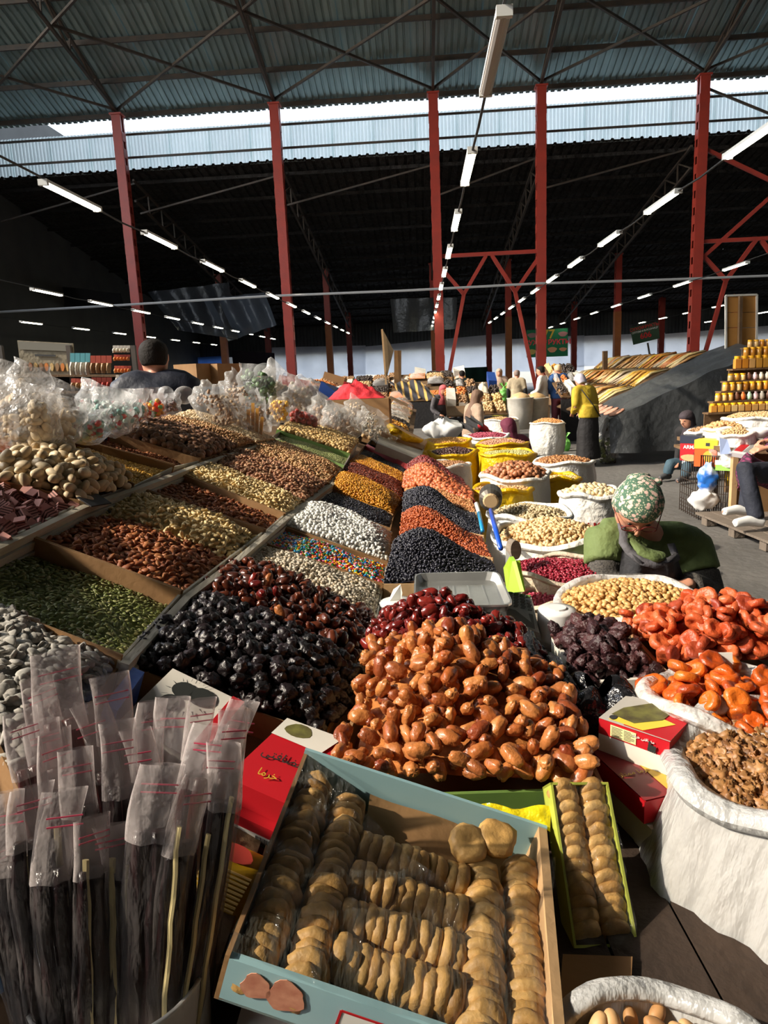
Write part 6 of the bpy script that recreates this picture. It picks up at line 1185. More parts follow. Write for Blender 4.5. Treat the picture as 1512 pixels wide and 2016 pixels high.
for (x, y, w_, h, d, ti, ya, ct_, n, sd_, fl, lab) in (
 (20, 893, .36, .27, .16, .25, -.2, ('pecan', .95, mn_pecan), 150, 3, .6, 'big clear bag of pale pecans standing at the left edge'),
 (88, 880, .26, .22, .14, .35, -.1, ('pecan', .95, mn_pecan), 90, 4, .4, 'clear bag of pale pecans leaning beside the mint candy bags'),
 (-30, 872, .42, .30, .2, .2, .1, ('pecan', .95, mn_pecan), 120, 9, .6, 'tall milky bag of pecans behind the others at the left edge'),
 (64, 850, .34, .25, .16, .5, .0, ('pecan', .95, mn_pecan), 90, 10, .4, 'milky slanting bag with few pecans behind the mint candy'),
 (150, 872, .30, .15, .14, .1, -.15, ('lump', .026, mn_mint), 170, 5, .6, 'clear bag of mint green and red candies lying at the front'),
 (192, 855, .26, .23, .14, .35, .0, ('lump', .026, mn_mint), 120, 6, .2, 'tall clear bag of mint green candies, glaring white top'),
 (222, 850, .24, .20, .14, .25, .1, ('lump', .026, mn_mint), 120, 7, .3, 'clear bag of mint candies right of the glaring one'),
 (247, 844, .22, .20, .13, .1, .1, ('lump', .026, mn_mint), 120, 8, .3, 'last clear bag of mint candies beside the orange gummies'),
 (272, 838, .16, .19, .12, .1, .1, ('lump', .026, mn_gum), 80, 11, .2, 'clear bag of orange gummies'),
 (300, 832, .16, .19, .12, .0, .1, ('lump', .026, mn_gum), 80, 12, .3, 'small clear bag of red and green gummies'),
 (330, 820, .17, .14, .12, .0, .1, ('ball', .022, NM('dark_purple_nut', C(90, 60, 60), C(110, 80, 76))), 40, 13, .6, 'knotted clear bag of dark purple nuts')):
    pillow(lab, K3(x, y), w_, h, d, ti, ya, ct_, n, m_bag if 'gumm' in lab or 'knotted' in lab else m_milkbag, sd_, 'clear bags on the crest of the stall', fill=fl)
kb = thing('bag_top', 'inflated clear bag top above the knot of dark nuts', 'bag', K3(345, 815))
for e in (-1, 1):
    c = aty(345+e*18, 778, K3(335, 820)[1]); smooth(MB().loft([ell(c+RW*(k*.055)*1.0, nrm(AX+RW*.3*e), ZU, .06*math.sqrt(max(.02, 1-k*k)), .055*math.sqrt(max(.02, 1-k*k)), 16) for k in np.linspace(-1, 1, 9)]).build('bag_lobe', m_bag, kb))
MB().tube([K3(330, 820)+ZU*.12, aty(338, 790, K3(335, 820)[1])], [.02, .012], 8).build('bag_neck', m_bag, kb)
# behind the crest to the right: clear packs, yellow sticks, sheets of film
m_stick = M('yellow_stick', C(226, 172, 66), .4, col2=C(206, 140, 50), ns=20, var=.15)
sk = thing('stick_pack', 'clear packet of upright yellow fruit sticks', 'packet', S(485, 866, .02)); b0 = S(487, 862, .0); rg = random.Random(4)
for k in range(9):
    o_ = RW*(-.11+.024*k)+AX*rg.uniform(-.02, .02); MB().bar(b0+o_, b0+o_*1.15+RW*.01+ZU*(.17+.05*math.sin(k*1.3)), .020, .014, AX).build('fruit_stick', m_stick, sk)
smooth(MB().grid(lambda u, v: b0+RW*(.135*math.cos(2*PI*u))+AX*.035*math.sin(2*PI*u)+ZU*(.26*v)+wobv((u*3, v*3, 1), 2, .008), 20, 10).build('packet_film', m_bag, sk))
m_silver = M('glinting_film', (.7, .7, .68), .14, alpha=.17, bump=.6, bs=24, spec=.9)
mn_br = NM('brown_snack', C(150, 112, 78), C(176, 140, 100)); mn_gr = NM('green_leaf_snack', C(60, 90, 48), C(84, 116, 64)); mn_wh = NM('white_snack', C(206, 196, 176), C(222, 214, 200)); mn_or = NM('orange_snack', C(200, 110, 50), C(222, 140, 70)); mn_dk = NM('dark_snack', C(50, 40, 36), C(70, 56, 48)); mn_rd = NM('red_snack', C(160, 50, 44), C(190, 76, 64)); mn_tn = NM('tan_snack', C(196, 160, 110), C(214, 182, 136))
for (x, y, w_, h, d, ti, ct_, m_, sd_, lab) in (
 (405, 832, .40, .20, .2, .9, ('peanut', 1.5, mn_br), m_silver, 21, 'glinting clear pack of brown snacks lying behind the stick packet'),
 (440, 838, .44, .17, .2, .9, ('peanut', 1.5, mn_tn), m_silver, 22, 'shiny film pack of tan snacks before the glinting one'),
 (470, 815, .50, .22, .2, .8, ('peanut', 1.5, mn_br), m_silver, 23, 'long clear pack of brown snacks below the grey headscarf'),
 (505, 805, .36, .36, .26, .2, ('lump', .05, mn_gr), m_bag, 24, 'clear bag of dark green snacks'),
 (545, 812, .60, .34, .3, .7, ('lump', .04, mn_wh), m_milkbag, 25, 'large milky film bag sloping beside the green snacks'),
 (590, 825, .50, .30, .3, .8, ('lump', .04, mn_tn), m_milkbag, 26, 'milky film bag sloping towards the red cloth'),
 (550, 832, .17, .20, .14, .1, ('lump', .03, NM('yellow_snack', C(226, 170, 30), C(236, 186, 50))), m_bag, 27, 'small yellow snack packet behind the stick packet'),
 (592, 842, .26, .14, .16, .4, ('lump', .04, mn_rd), m_bag, 28, 'dark red printed packet behind the golden hazelnuts'),
 (640, 848, .44, .24, .26, .6, ('lump', .04, mn_br), m_silver, 29, 'crinkled clear bag with brown contents behind the hazelnuts'),
 (668, 860, .36, .26, .26, .3, None, m_silver, 30, 'empty crinkled clear bag beside the hazelnut tray'),
 (700, 842, .42, .26, .3, .6, ('peanut', 1.6, mn_tn), m_silver, 31, 'clear bag of tan snacks below the red cloth'),
 (728, 862, .44, .20, .26, .7, ('peanut', 1.6, mn_wh), m_silver, 32, 'long crinkled pack of white snacks by the boxes')):
    pillow(lab, S(x, y, .03), w_, h, d, ti, ROT_H, ct_, 70, m_, sd_, 'clear packs behind the trays', fill=.7)
# upturned boxes and a yellow bag at the end of the trays
for (P, h, mt, lab) in (([S(742, 872, .06), S(755, 846, .1), S(835, 885, .05), S(825, 905, .02)], .07, m_cardgrey, 'long grey and green edged carton sloping beside the red edged box'), ([S(752, 850, .12), S(770, 832, .14), S(842, 868, .08), S(832, 884, .06)], .06, m_card, 'brown carton sloping behind the grey one')):
    carton(lab, P, h, mt, None, n=SN)
smooth(tag(MB().tube([S(768, 838, .16), S(778, 850, .16), S(800, 862, .12), S(828, 868, .10)], [.035, .05, .045, .03], 12, sq=.6).build('yellow_bag', m_yel), 'crumpled yellow bag lying over the sloping cartons', 'bag'))
rb_ = thing('cardboard_box', 'brown cardboard box carrying the red cloth', 'box', S(705, 815, 0)); bc_ = S(712, 812, .12)
MB().box(bc_, (.62, .5, .3), (RW, AX, ZU)).build('box_body', m_card, rb_)
MB().slab([bc_+RW*.31-AX*.25+ZU*.15, bc_+RW*.31+AX*.25+ZU*.15, bc_+RW*.5+AX*.25+ZU*.05, bc_+RW*.5-AX*.25+ZU*.05], .006, ZU).build('flap', m_card, rb_)
tag(smooth(MB().grid(lambda u, v: bc_+ZU*.155+RW*(-.36+.62*u)+AX*(-.2+.4*v)+ZU*(.16*math.sin(PI*u)*math.sin(PI*v)*(1+.5*mnoise.noise(Vector((u*9, v*9, 2))))), 26, 18).build('red_cloth', cl_('red_cloth', (224, 50, 60), (196, 36, 48)))), 'bright red crumpled cloth lying on the brown cardboard box', 'cloth')
# trays and packs on the rest of the display, further along
far_m = [mn_br, mn_wh, mn_tn, mn_or, mn_dk, mn_br, mn_gold, mn_yelr, mn_tn, mn_dk]
FN = ['brown', 'whitish', 'tan', 'orange', 'dark', 'nut brown', 'golden', 'yellow', 'pale tan', 'dull brown']
ADJ = ['cluttered', 'shallow', 'worn', 'deep', 'crooked', 'small', 'tilted', 'brimming', 'low', 'wide', 'dusty', 'plain']
def far_field(p0, ad, cdv, rows, cols, sa, scc, where, seed, n, zsize=.045, skip=.12, kinds=('lump', 'peanut')):
    rg = random.Random(seed)
    for i in range(rows):
        for j in range(cols):
            if rg.random() < skip: continue
            a0, c0 = i*sa, j*scc; q = [p0+ad*a+cdv*c for a, c in ((a0+.03, c0+scc-.03), (a0+sa-.03, c0+scc-.03), (a0+sa-.03, c0+.03), (a0+.03, c0+.03))]
            x, y, z = proj(sum(q)/4)
            if not (-60 < x < 1570): continue
            k = rg.randrange(len(far_m)); typ = rg.random(); lab = '%s in line %d, row %d of the %s' % (FN[k], i+1, j+1, where); lab = '%s %s goods, %s along the %s row of the %s' % (ADJ[rg.randrange(12)], FN[k], (OR+['fourteenth', 'fifteenth', 'sixteenth', 'seventeenth', 'eighteenth'])[i], OR[j], where)
            if typ < .62:
                tray('goods_tray', 'tray of '+lab, q, .07, rg.choice([m_card, m_cardwhite, m_cardgrey, m_card]), None, n, cat='tray', group='trays of the '+where)
                heap('snack', '%s snack in the %s row, %s tray of the %s' % (FN[k], OR[j], (OR+['fourteenth', 'fifteenth'])[i], where), 'snack', 'snacks', [p-n*.05 for p in q], 'lump', far_m[k], size=zsize, n_ind=0, mound=.05, lift=.03, seed=seed+i*9+j, lo=True, sp=.8, nseed=2, full=True)
            elif typ < .9:
                cc = sum(q)/4; t = thing('goods_pack', 'film wrapped pack of '+lab, 'packet', cc, 'packs of the '+where); hh = rg.uniform(.06, .16); sd_ = rg.random()*50
                smooth(MB().grid(lambda u, v: q[0]*(1-u)*(1-v)+q[1]*u*(1-v)+q[2]*u*v+q[3]*(1-u)*v+n*(hh*(math.sin(PI*u)*math.sin(PI*v))**.5*(1+.35*math.sin(13*u+sd_)*math.sin(9*v+sd_)))+wobv((u*3+sd_, v*3, 0), 2, .02), 10, 8).build('pack_film', rg.choice([m_silver, m_milkbag, far_m[k]]), t)); MB().slab(q, .02, n).build('pack_contents', far_m[k], t)
            else:
                carton('box of '+lab, [p+n*rg.uniform(.05, .2) for p in q], .2, rg.choice([m_card, m_cardwhite, m_cardred, m_cardblue]), None, n=n, cat='box', name='goods_box')
PS = P0+SN*(-.02); far_field(PS+AX*4.9+CDIR*.02, AX, CDIR, 13, 4, .62, .47, 'middle stall', 3, SN)
md_ = thing('display_table', 'long sloping table of the middle stall', 'table', (P0+AX*9)*V(1, 1, 0))
MB().box(A0(10.2, .95, -.14), (2.0, 7.6, .03), (CDIR, AX, SN)).build('table_top', m_wood, md_)
for a in (7, 10, 13):
    for c in (.1, 1.8): p = A0(a, c, -.17); MB().bar(p, p*V(1, 1, 0), .07, .07, AX).build('leg', m_wood, md_)
# stall rows before the far columns
def flat_stall(px0, px1, py, z, depth, rows, cols, where, seed, rise=.25):
    a, b = onz(px0, py, z), onz(px1, py, z); b = a+RW*((b-a)@RW); ex = nrm(b-a); L_ = np.linalg.norm(b-a); ey = nrm(AX*math.cos(rise)+ZU*math.sin(rise)); n = np.cross(ex, ey)
    tb_ = thing('stall_table', 'long plank table of the '+where, 'table', (a+b)/2*V(1, 1, 0)); MB().slab([a-n*.1, b-n*.1, b+ey*depth-n*.1, a+ey*depth-n*.1], .03, n).build('table_top', m_wood, tb_)
    MB().slab([a*V(1, 1, 0), b*V(1, 1, 0), b-n*.12, a-n*.12], .03, AX).build('front_cloth', blk, tb_)
    far_field(a, ey, ex, rows, cols, depth/rows, L_/cols, where, seed, n, zsize=.06)
flat_stall(880, 1010, 812, .75, 2.4, 4, 5, 'stall left of the beige clad shoppers', 31)
flat_stall(610, 890, 792, .85, 2.6, 4, 7, 'stall behind the red cloth', 32)
flat_stall(760, 940, 776, .95, 2.4, 3, 6, 'stall at the foot of the third column', 33)
flat_stall(1105, 1190, 775, 1.0, 2.4, 3, 4, 'stall beyond the yellow shirted woman', 34)
# striped cloth, leaning boards, tubs
m_strc = M('striped_cloth', C(50, 46, 50), .8); nt = m_strc.node_tree
w_ = nt.nodes.new('ShaderNodeTexWave'); w_.inputs['Scale'].default_value = 2.2; w_.inputs['Distortion'].default_value = .6; tc_ = nt.nodes.new('ShaderNodeTexCoord'); nt.links.new(tc_.outputs['Object'], w_.inputs['Vector'])
rp_ = nt.nodes.new('ShaderNodeValToRGB'); rp_.color_ramp.elements[0].color = (*C(44, 42, 48), 1); rp_.color_ramp.elements[1].color = (*C(190, 150, 80), 1); rp_.color_ramp.elements[0].position = .7; rp_.color_ramp.elements[1].position = .85; nt.links.new(w_.outputs['Fac'], rp_.inputs[0]); nt.links.new(rp_.outputs[0], nt.nodes['Principled BSDF'].inputs['Base Color'])
cloth('striped_cloth', [aty(765, 752, 15.5), aty(825, 748, 15.5), aty(868, 785, 14.), aty(800, 788, 14)], m_strc, 'dark cloth with yellow stripes over a stall left of the third column', 'cloth', .05, 10, 6, seed=4)
lbd = thing('leaning_board', 'tall tapering cardboard leaning up behind the stalls', 'board', aty(768, 755, 17)*V(1, 1, 0))
MB().slab([aty(758, 757, 17), aty(752, 648, 17), aty(757, 655, 17), aty(775, 690, 17), aty(778, 755, 17)][:4], .03, AX).build('board', M('tan_board', C(150, 130, 100), .8, col2=C(128, 108, 82), ns=5), lbd); MB().slab([aty(776, 755, 17.1), aty(776, 690, 17.1), aty(790, 690, 17.1), aty(790, 755, 17.1)], .03, AX).build('board', m_card, lbd); MB().bar(aty(752, 648, 16.95), aty(760, 757, 16.95), .05, .04).build('edge_strip', m_paleply, lbd)
def tubp(label, px, py, z, r, h, mat):
    c = onz(px, py, z); t = thing('tub', label, 'tub', c-ZU*h, 'grey tubs'); MB().loft(lathe(c, [(r*.8, -h), (r*.95, -h*.5), (r, -.02), (r*1.06, 0), (r*.98, .005), (r*.9, -.06)], wob_a=.04), True).build('tub_wall', mat, t, True); smooth(MB().loft(lathe(c, [(r*.93, -.04), (r*.6, .06), (r*.2, .10), (.01, .11)])).build('tub_contents', mn_tn, t))
tubp('tall grey white tub heaped with tan goods before the white shirted shopper', 1024, 783, .98, .26, .62, m_cardgrey); tubp('second grey tub just right of the tall one', 1056, 783, .95, .25, .55, m_cardgrey)
for (px, py, w_, h, d, m_, lab) in ((870, 862, .62, .26, .5, m_wplastic, 'white plastic covered mound behind the yellow sacks'), (1112, 850, .30, .30, .22, m_wplastic, 'white carrier bag standing behind the yellow shirted woman'), (1100, 884, .22, .2, .2, M('pinkish_bag', C(220, 190, 190), .4), 'small pink carrier bag on the floor'), (1113, 888, .22, .28, .2, M('green_bag', C(140, 210, 110), .4, transl=.3), 'green and yellow carrier bag on the floor by the dark skirt'), (1196, 912, .42, .62, .34, m_milkbag, 'tall clear bag of green stuff standing right of the woman in mustard')):
    z = .65 if px == 870 else 0.; p = onz(px, py, z); t = pbag('carrier_bag', lab, p, w_, h, d, m_, knot=px != 870)
    if px == 1196: scatter_in(p+ZU*.25, (V(1, 0, 0), V(0, 1, 0), ZU), (.17, .14, .25), 60, 'lump', .07, mn_green, t, 'contents', 3, zhi=.6)
cloth('black_cloth', [onz(905, 838, .8), onz(925, 815, .95), onz(948, 830, .85), onz(930, 850, .75)], blk, 'black cloth bundle beside the white plastic mound', 'cloth', .08, 8, 6, seed=2)
# ---------------------------------------------------------------- right: yellow goods slope, dark tarp, honey stand
PR0 = onz(1225, 812, .80); CR = nrm(RW*math.cos(R(24))+ZU*math.sin(R(24))); NR = np.cross(CR, AX); NR = NR if NR[2] > 0 else -NR
rg = random.Random(12); ym = [M('yellow_pack_%d' % k, C(*c), .35, col2=C(*[int(v*.75) for v in c]), ns=9, bump=.4, bs=20) for k, c in enumerate(((222, 170, 50), (206, 150, 60), (190, 140, 80), (214, 190, 130), (200, 120, 50), (180, 160, 130)))]
YN = ['bright yellow', 'amber', 'brownish', 'pale straw', 'orange', 'beige']
for i in range(12):
    for j in range(3):
        p = PR0+AX*(1.6+i*.52)+CR*(.05+j*.72); k = rg.randrange(6); t = thing('snack_bundle', '%s bundle of sticks, %s from the front in the %s row of the yellow stall' % (YN[k], OR[i], ['lowest', 'middle', 'top'][j]), 'bundle', p, 'bundles of the yellow stall')
        for q in range(4): o_ = AX*(.06+.11*q); w3 = rg.uniform(-.12, .12); MB().tube([p+o_+NR*(.03+.05*rg.random()), p+o_+CR*.35+NR*(.07+.09*rg.random())+AX*w3*.5, p+o_+CR*.66+NR*(.03+.05*rg.random())+AX*w3], [.024, .046, .026], 7, sq=.6).build('stick', ym[k if rg.random() < .6 else rg.randrange(6)], t, True)
for k in range(8):
    p = PR0+AX*(-.2+.34*k)-CR*.12+NR*.05; t = thing('flat_bread', 'round pinkish flat bread, %s from the front along the stall edge' % OR[k], 'bread', p, 'flat breads'); MB().loft([ell(p+NR*h, CR, AX, r_, r_, 18) for r_, h in ((.09, 0), (.13, .015), (.125, .035), (.10, .04), (.07, .028), (.01, .025))]).build('bread', M('pink_bread', C(206, 160, 136), .7, col2=C(170, 110, 90), ns=20), t, True)
yt_ = thing('stall_table', 'sloping table of the yellow stall', 'table', PR0*V(1, 1, 0)); MB().slab([PR0-NR*.05-AX*.25-CR*.25, PR0-NR*.05+AX*8-CR*.25, PR0-NR*.05+AX*8+CR*2.3, PR0-NR*.05-AX*.25+CR*2.3], .03, NR).build('table_top', m_wood, yt_)
for a in (-.1, 2, 4, 6, 7.8): p = PR0+AX*a-CR*.2-NR*.06; MB().bar(p, p*V(1, 1, 0), .08, .08, AX).build('leg', m_wood, yt_)
def tarp_top(u, v): p = PR0+AX*(-.35+2.0*u)+CR*(-.28+2.7*v)+NR*.02; return p+NR*(.05*math.sin(22*u+5*v)*.5+.10*math.exp(-((u-.6)/.3)**2)*math.sin(PI*v))+wobv(p, 2.5, .05)
dt = thing('tarp_cover', 'dark grey tarp covering the near half of the yellow stall', 'tarp', PR0); smooth(MB().grid(tarp_top, 44, 20).build('tarp_top', m_dtarp, dt))
def tarp_fr(u, v): p = tarp_top(u, 0); z = p[2]*(1-v)+.16*v; p = V(p[0], p[1], z)-RW*(.05*math.sin(PI*v)+.12*v*math.sin(9*u)); return p-RW*.05*math.sin(30*u+3*v)*v
smooth(MB().grid(tarp_fr, 50, 14).build('tarp_skirt', m_dtarp, dt))
def tarp_nr(u, v): p = tarp_top(0, u); return V(p[0], p[1], p[2]*(1-v)+.2*v)-AX*(.06*math.sin(14*u)*v+.1*v)
smooth(MB().grid(tarp_nr, 24, 10).build('tarp_skirt', m_dtarp, dt))
tag(MB().tube([tarp_fr(.2, .2)-RW*.06, tarp_fr(.45, .5)-RW*.1, tarp_fr(.75, .4)-RW*.08, tarp_fr(.95, .1)-RW*.06], .008, 5).build('rope', m_cardgrey), 'thin white rope tied across the dark tarp', 'rope')
# tan boards on a post
tb2 = thing('signboard', 'back of a tan plywood signboard on a wooden post above the dark tarp', 'board', aty(1458, 720, 12.5)*V(1, 1, 0)); bx_ = lambda x, y, d_=0: aty(x, y, 12.5+d_)
m_tanb = M('tan_plywood', C(196, 140, 70), .7, col2=C(178, 122, 58), ns=3)
for x0, x1 in ((1430, 1456), (1459, 1488)):
    for y0, y1, d0 in ((583, 615, 0), (616, 645, 0), (646, 698, 0)): MB().slab([bx_(x0, y1), bx_(x1, y1-1), bx_(x1, y0-1), bx_(x0, y0)], .02, AX).build('board_panel', m_tanb, tb2)
for a, b in (((1429, 582), (1490, 580)), ((1429, 582), (1429, 700)), ((1490, 580), (1489, 702)), ((1429, 699), (1489, 703))): MB().bar(bx_(*a, -.01), bx_(*b, -.01), .03, .03).build('frame_strip', m_cardwhite, tb2)
MB().bar(bx_(1458, 583, -.06), bx_(1455, 728, -.06), .06, .05).build('post', m_wood, tb2)
# stepped stand of honey jars
HB = aty(1398, 812, 8.3); m_honey = M('honey', C(222, 160, 60), .15, isl=True, ramp=[C(226, 170, 74), C(206, 130, 40), C(238, 206, 140)], coat=.3); m_ylid = M('yellow_lid', C(244, 180, 30), .35); m_pinkpk = M('floral_wrapper', (1, 1, 1), .4, isl='const', ramp=[C(230, 200, 206), C(206, 90, 150), C(240, 230, 210), C(120, 80, 60), C(180, 216, 190), C(226, 120, 60)])
hs_ = thing('honey_stand', 'stepped wooden stand carrying the honey jars', 'stand', HB*V(1, 1, 0)); LV = [(0, 1398, 812, .075, .10, 0), (1, 1408, 790, .07, .09, 0), (2, 1423, 770, .075, .10, 0), (3, 1433, 750, .07, .085, 1), (4, 1446, 726, .08, .15, 0), (5, 1464, 702, .075, .11, 0), (6, 1472, 684, .07, .09, 0)]
HN = ['lowest', 'second', 'third', 'fourth', 'fifth', 'sixth', 'topmost']
for k, x, y, w_, h, _ in LV:
    yy = 8.3+k*.13; b0 = aty(x, y, yy); n = 9-k//2; 
    MB().slab([V(b0[0]-.05, yy-.06, b0[2]-.02), V(b0[0]+1.2, yy-.06, b0[2]-.02), V(b0[0]+1.2, yy+.09, b0[2]-.02), V(b0[0]-.05, yy+.09, b0[2]-.02)], .018, ZU).build('step', m_wood, hs_)
    for i in range(n):
        c = b0+V(i*w_*1.06+.03, .0, 0); pk = k in (1, 3) and i > 2
        lab = ('small wrapped pack with floral print' if pk else 'tall square honey jar' if k == 4 else 'yellow lidded honey jar') + ', %s from the left on the %s step of the honey stand' % (OR[i], HN[k])
        t = thing('sweet_pack' if pk else 'honey_jar', lab, 'packet' if pk else 'jar', c, 'honey stand, %s step' % HN[k]); rr_ = w_*.46
        if pk: smooth(MB().loft([ell(c+ZU*z, V(1, 0, 0), V(0, 1, 0), rr_*q, rr_*q*.8, 10) for z, q in ((.0, .7), (h*.3, 1), (h*.7, .9), (h*.95, .4), (h*1.05, .6))]).build('wrapper', m_pinkpk, t))
        else:
            sqn = 4 if k in (4, 0) else 12; MB().loft([ell(c+ZU*z, V(.7, .7, 0) if sqn == 4 else V(1, 0, 0), V(-.7, .7, 0) if sqn == 4 else V(0, 1, 0), rr_*q*(1.3 if sqn == 4 else 1), rr_*q*(1.3 if sqn == 4 else 1), sqn) for z, q in ((0, .9), (h*.06, 1), (h*.72, 1), (h*.80, .8))]).build('jar_body', m_honey, t, sqn > 4); MB().loft([ell(c+ZU*z, V(1, 0, 0), V(0, 1, 0), rr_*.92, rr_*.92, 12) for z in (h*.78, h*1.0)]).build('lid', m_ylid, t)
for a in (.35, 1.0): MB().bar(V(HB[0]+a, 8.5, 0), V(HB[0]+a, 8.5, 1.0), .06, .06).build('leg', m_wood, hs_)
for k, x, y, w_, h, _ in LV: b0 = aty(x, y, 8.3+k*.13); MB().slab([V(b0[0]-.05, 8.33+k*.13, b0[2]-.22), V(b0[0]+1.2, 8.33+k*.13, b0[2]-.22), V(b0[0]+1.2, 8.33+k*.13, b0[2]-.02), V(b0[0]-.05, 8.33+k*.13, b0[2]-.02)], .02, V(0, 1, 0)).build('riser', m_wood, hs_)
# sacks, scale, boxes and wire crates of the honey stall
for i, (x, y, yy, r_, pn, kd, sz, mt, lab, pl_) in enumerate(((1490, 822, 7.7, .34, 'small_peanut', 'peanut', 1.5, mn_tn, 'wide white sack of tan peanuts under the honey stand', 'tan peanut in the wide sack under the honey jars'), (1425, 843, 7.3, .20, 'big_walnut', 'walnut', 1.2, mn_shell, 'white sack of large walnuts at the honey stall', 'large walnut in the sack at the honey stall'), (1450, 854, 6.95, .16, 'brown_nut', 'peanut', 1.4, mn_tn, 'white sack of brown nuts before the walnuts', 'brown nut in the sack before the walnuts'), (1385, 850, 7.5, .17, 'red_nut', 'peanut', 1.4, mn_br, 'striped white sack of reddish nuts at the stall corner', 'reddish nut in the corner sack'))):
    c = aty(x, y, yy); sack(lab, c, r_, .32, m_sackw, rim=.022, wobble=.12); heap(pn, pl_, pn.split('_')[-1], pn.replace('_', ' ')+'s at the honey stall', disc(c-ZU*.01, r_*.93), kd, mt, disc=True, mound=.06, seed=90+i, size=sz, lo=True, n_ind=150, full=True)
bw = aty(1495, 846, 6.9); bwl = thing('bowl', 'white plastic bowl on the sacks of the honey stall', 'bowl', bw-ZU*.06); smooth(MB().loft(lathe(bw, [(.06, -.08), (.10, -.04), (.125, .01), (.118, .012), (.09, -.03), (.03, -.06)], n=24), True).build('bowl_wall', m_wplastic, bwl))
stb = thing('stall_table', 'rough table plank of the honey stall on a wooden post', 'table', aty(1450, 1010, 6.9)*V(1, 1, 0)); ta, tb3 = aty(1425, 880, 6.75), aty(1535, 884, 6.6)
MB().slab([ta-ZU*.05, tb3-ZU*.05, tb3+V(.1, 1.2, -.05), ta+V(.05, 1.2, -.05)], .04, ZU).build('table_top', m_wood, stb); pb_ = aty(1447, 890, 6.78); MB().bar(pb_, pb_*V(1, 1, 0), .05, .06, AX).build('leg', m_paleply, stb); MB().slab([V(pb_[0], 6.8, .08), V(pb_[0]+.9, 6.8, .08), V(pb_[0]+.9, 6.8, .78), V(pb_[0], 6.8, .78)], .02, V(0, 1, 0)).build('back_panel', m_card, stb)
MB().slab([ta*V(1, 1, 0)+V(-.0, .55, .62), ta*V(1, 1, 0)+V(.9, .45, .62), ta*V(1, 1, 0)+V(.9, 1.6, .62), ta*V(1, 1, 0)+V(.1, 1.4, .62)], .03, ZU).build('table_top', m_wood, stb)
sc2 = thing('weighing_scale', 'white electronic scale with a red display on the honey stall plank', 'scale', aty(1470, 880, 6.7)); sp = [aty(1436, 890, 6.6), aty(1478, 897, 6.55), aty(1506, 872, 6.85), aty(1462, 868, 6.9)]; sn_ = nrm(np.cross(sp[1]-sp[0], sp[3]-sp[0])); MB().slab([p-sn_*.04 for p in sp], .04, sn_).build('scale_body', m_wplastic, sc2)
for u0, u1, mt in ((.12, .48, m_txtr), (.54, .9, m_greyp)): MB().slab([on(sp, u0, .15, .001, sn_), on(sp, u1, .15, .001, sn_), on(sp, u1, .8, .001, sn_), on(sp, u0, .8, .001, sn_)], .004, sn_).build('display' if mt is m_txtr else 'keypad', mt, sc2)
tag(MB().slab([aty(1418, 895, 6.6), aty(1440, 893, 6.6), aty(1432, 865, 6.7), aty(1416, 862, 6.7)], .004, V(0, -1, 0)).build('blue_paper', M('pale_blue_paper', C(176, 196, 236), .6)), 'pale blue paper hanging at the white scale', 'paper')
def pxbox(name, label, x0, x1, y0, y1, yy, d, mats, cat='box'):
    a, b = aty(x0, y1, yy), aty(x1, y1, yy); t_ = aty(x0, y0, yy)[2]; h = t_-a[2]; b = V(b[0], b[1]-.14, a[2]); X = nrm(b-a); Y = V(-X[1], X[0], 0); L_ = np.linalg.norm(b-a); t = thing(name, label, cat, (a+b)/2)
    MB().slab([a, b, b+Y*d, a+Y*d], h*mats[0][1], ZU).build('box_body', mats[0][0], t); z = h*mats[0][1]
    for mt, f_ in mats[1:]: MB().slab([p+ZU*(z+.0005) for p in (a-X*.004-Y*.004, b+X*.004-Y*.004, b+X*.004+Y*(d+.004), a-X*.004+Y*(d+.004))], h*f_, ZU).build('box_lid', mt, t); z += h*f_
    fp = lambda u, v, o=.002: a+X*L_*u+ZU*h*v-Y*o
    return t, fp, X
m_orange = M('orange_card', C(226, 90, 30), .45); m_navyc = M('navy_card', C(30, 36, 56), .45); m_yc = M('yellow_card', C(240, 206, 50), .45)
rbx, fp, X_ = pxbox('printed_box', 'red printed box with a navy top and nut pictures on the wire crate', 1338, 1366, 858, 906, 7.35, .22, [(m_redcard, .70), (m_navyc, .30)]); text('ARMA', fp(.5, .55, .004), X_, ZU, .05, m_txtw, rbx, bold=.02); MB().loft([[fp(u, v, .003) for u, v in blobp(.5, .12, .45, .14)], [fp(u, v, .004) for u, v in blobp(.5, .12, .45, .14)]]).build('nut_print', mn_tn, rbx); MB().slab([fp(.1, .80, .003), fp(.45, .80, .003), fp(.45, .88, .003), fp(.1, .88, .003)], .001, V(0, -1, 0)).build('pink_patch', M('pinkish_bag', C(220, 190, 190), .4), rbx)
obx, fp, X_ = pxbox('printed_box', 'orange printed box with a yellow lid and a bottle picture', 1366, 1397, 866, 918, 7.1, .24, [(m_orange, .68), (m_yc, .32)]); MB().loft([[fp(.62+u*.2, .36+v*.25, .003) for u, v in blobp(0, 0, 1, 1, 12, .2)], [fp(.62+u*.2, .36+v*.25, .004) for u, v in blobp(0, 0, 1, 1, 12, .2)]]).build('bottle_print', m_txty, obx); MB().slab([fp(.5, .78, .006), fp(.68, .78, .006), fp(.68, .9, .006), fp(.5, .9, .006)], .001, V(0, -1, 0)).build('dark_emblem', m_txt, obx)
pxbox('printed_box', 'green and white packet lying on the wire crate right of the orange box', 1408, 1444, 906, 926, 6.95, .2, [(M('lime_card', C(150, 206, 90), .45), .55), (m_cardwhite, .45)])
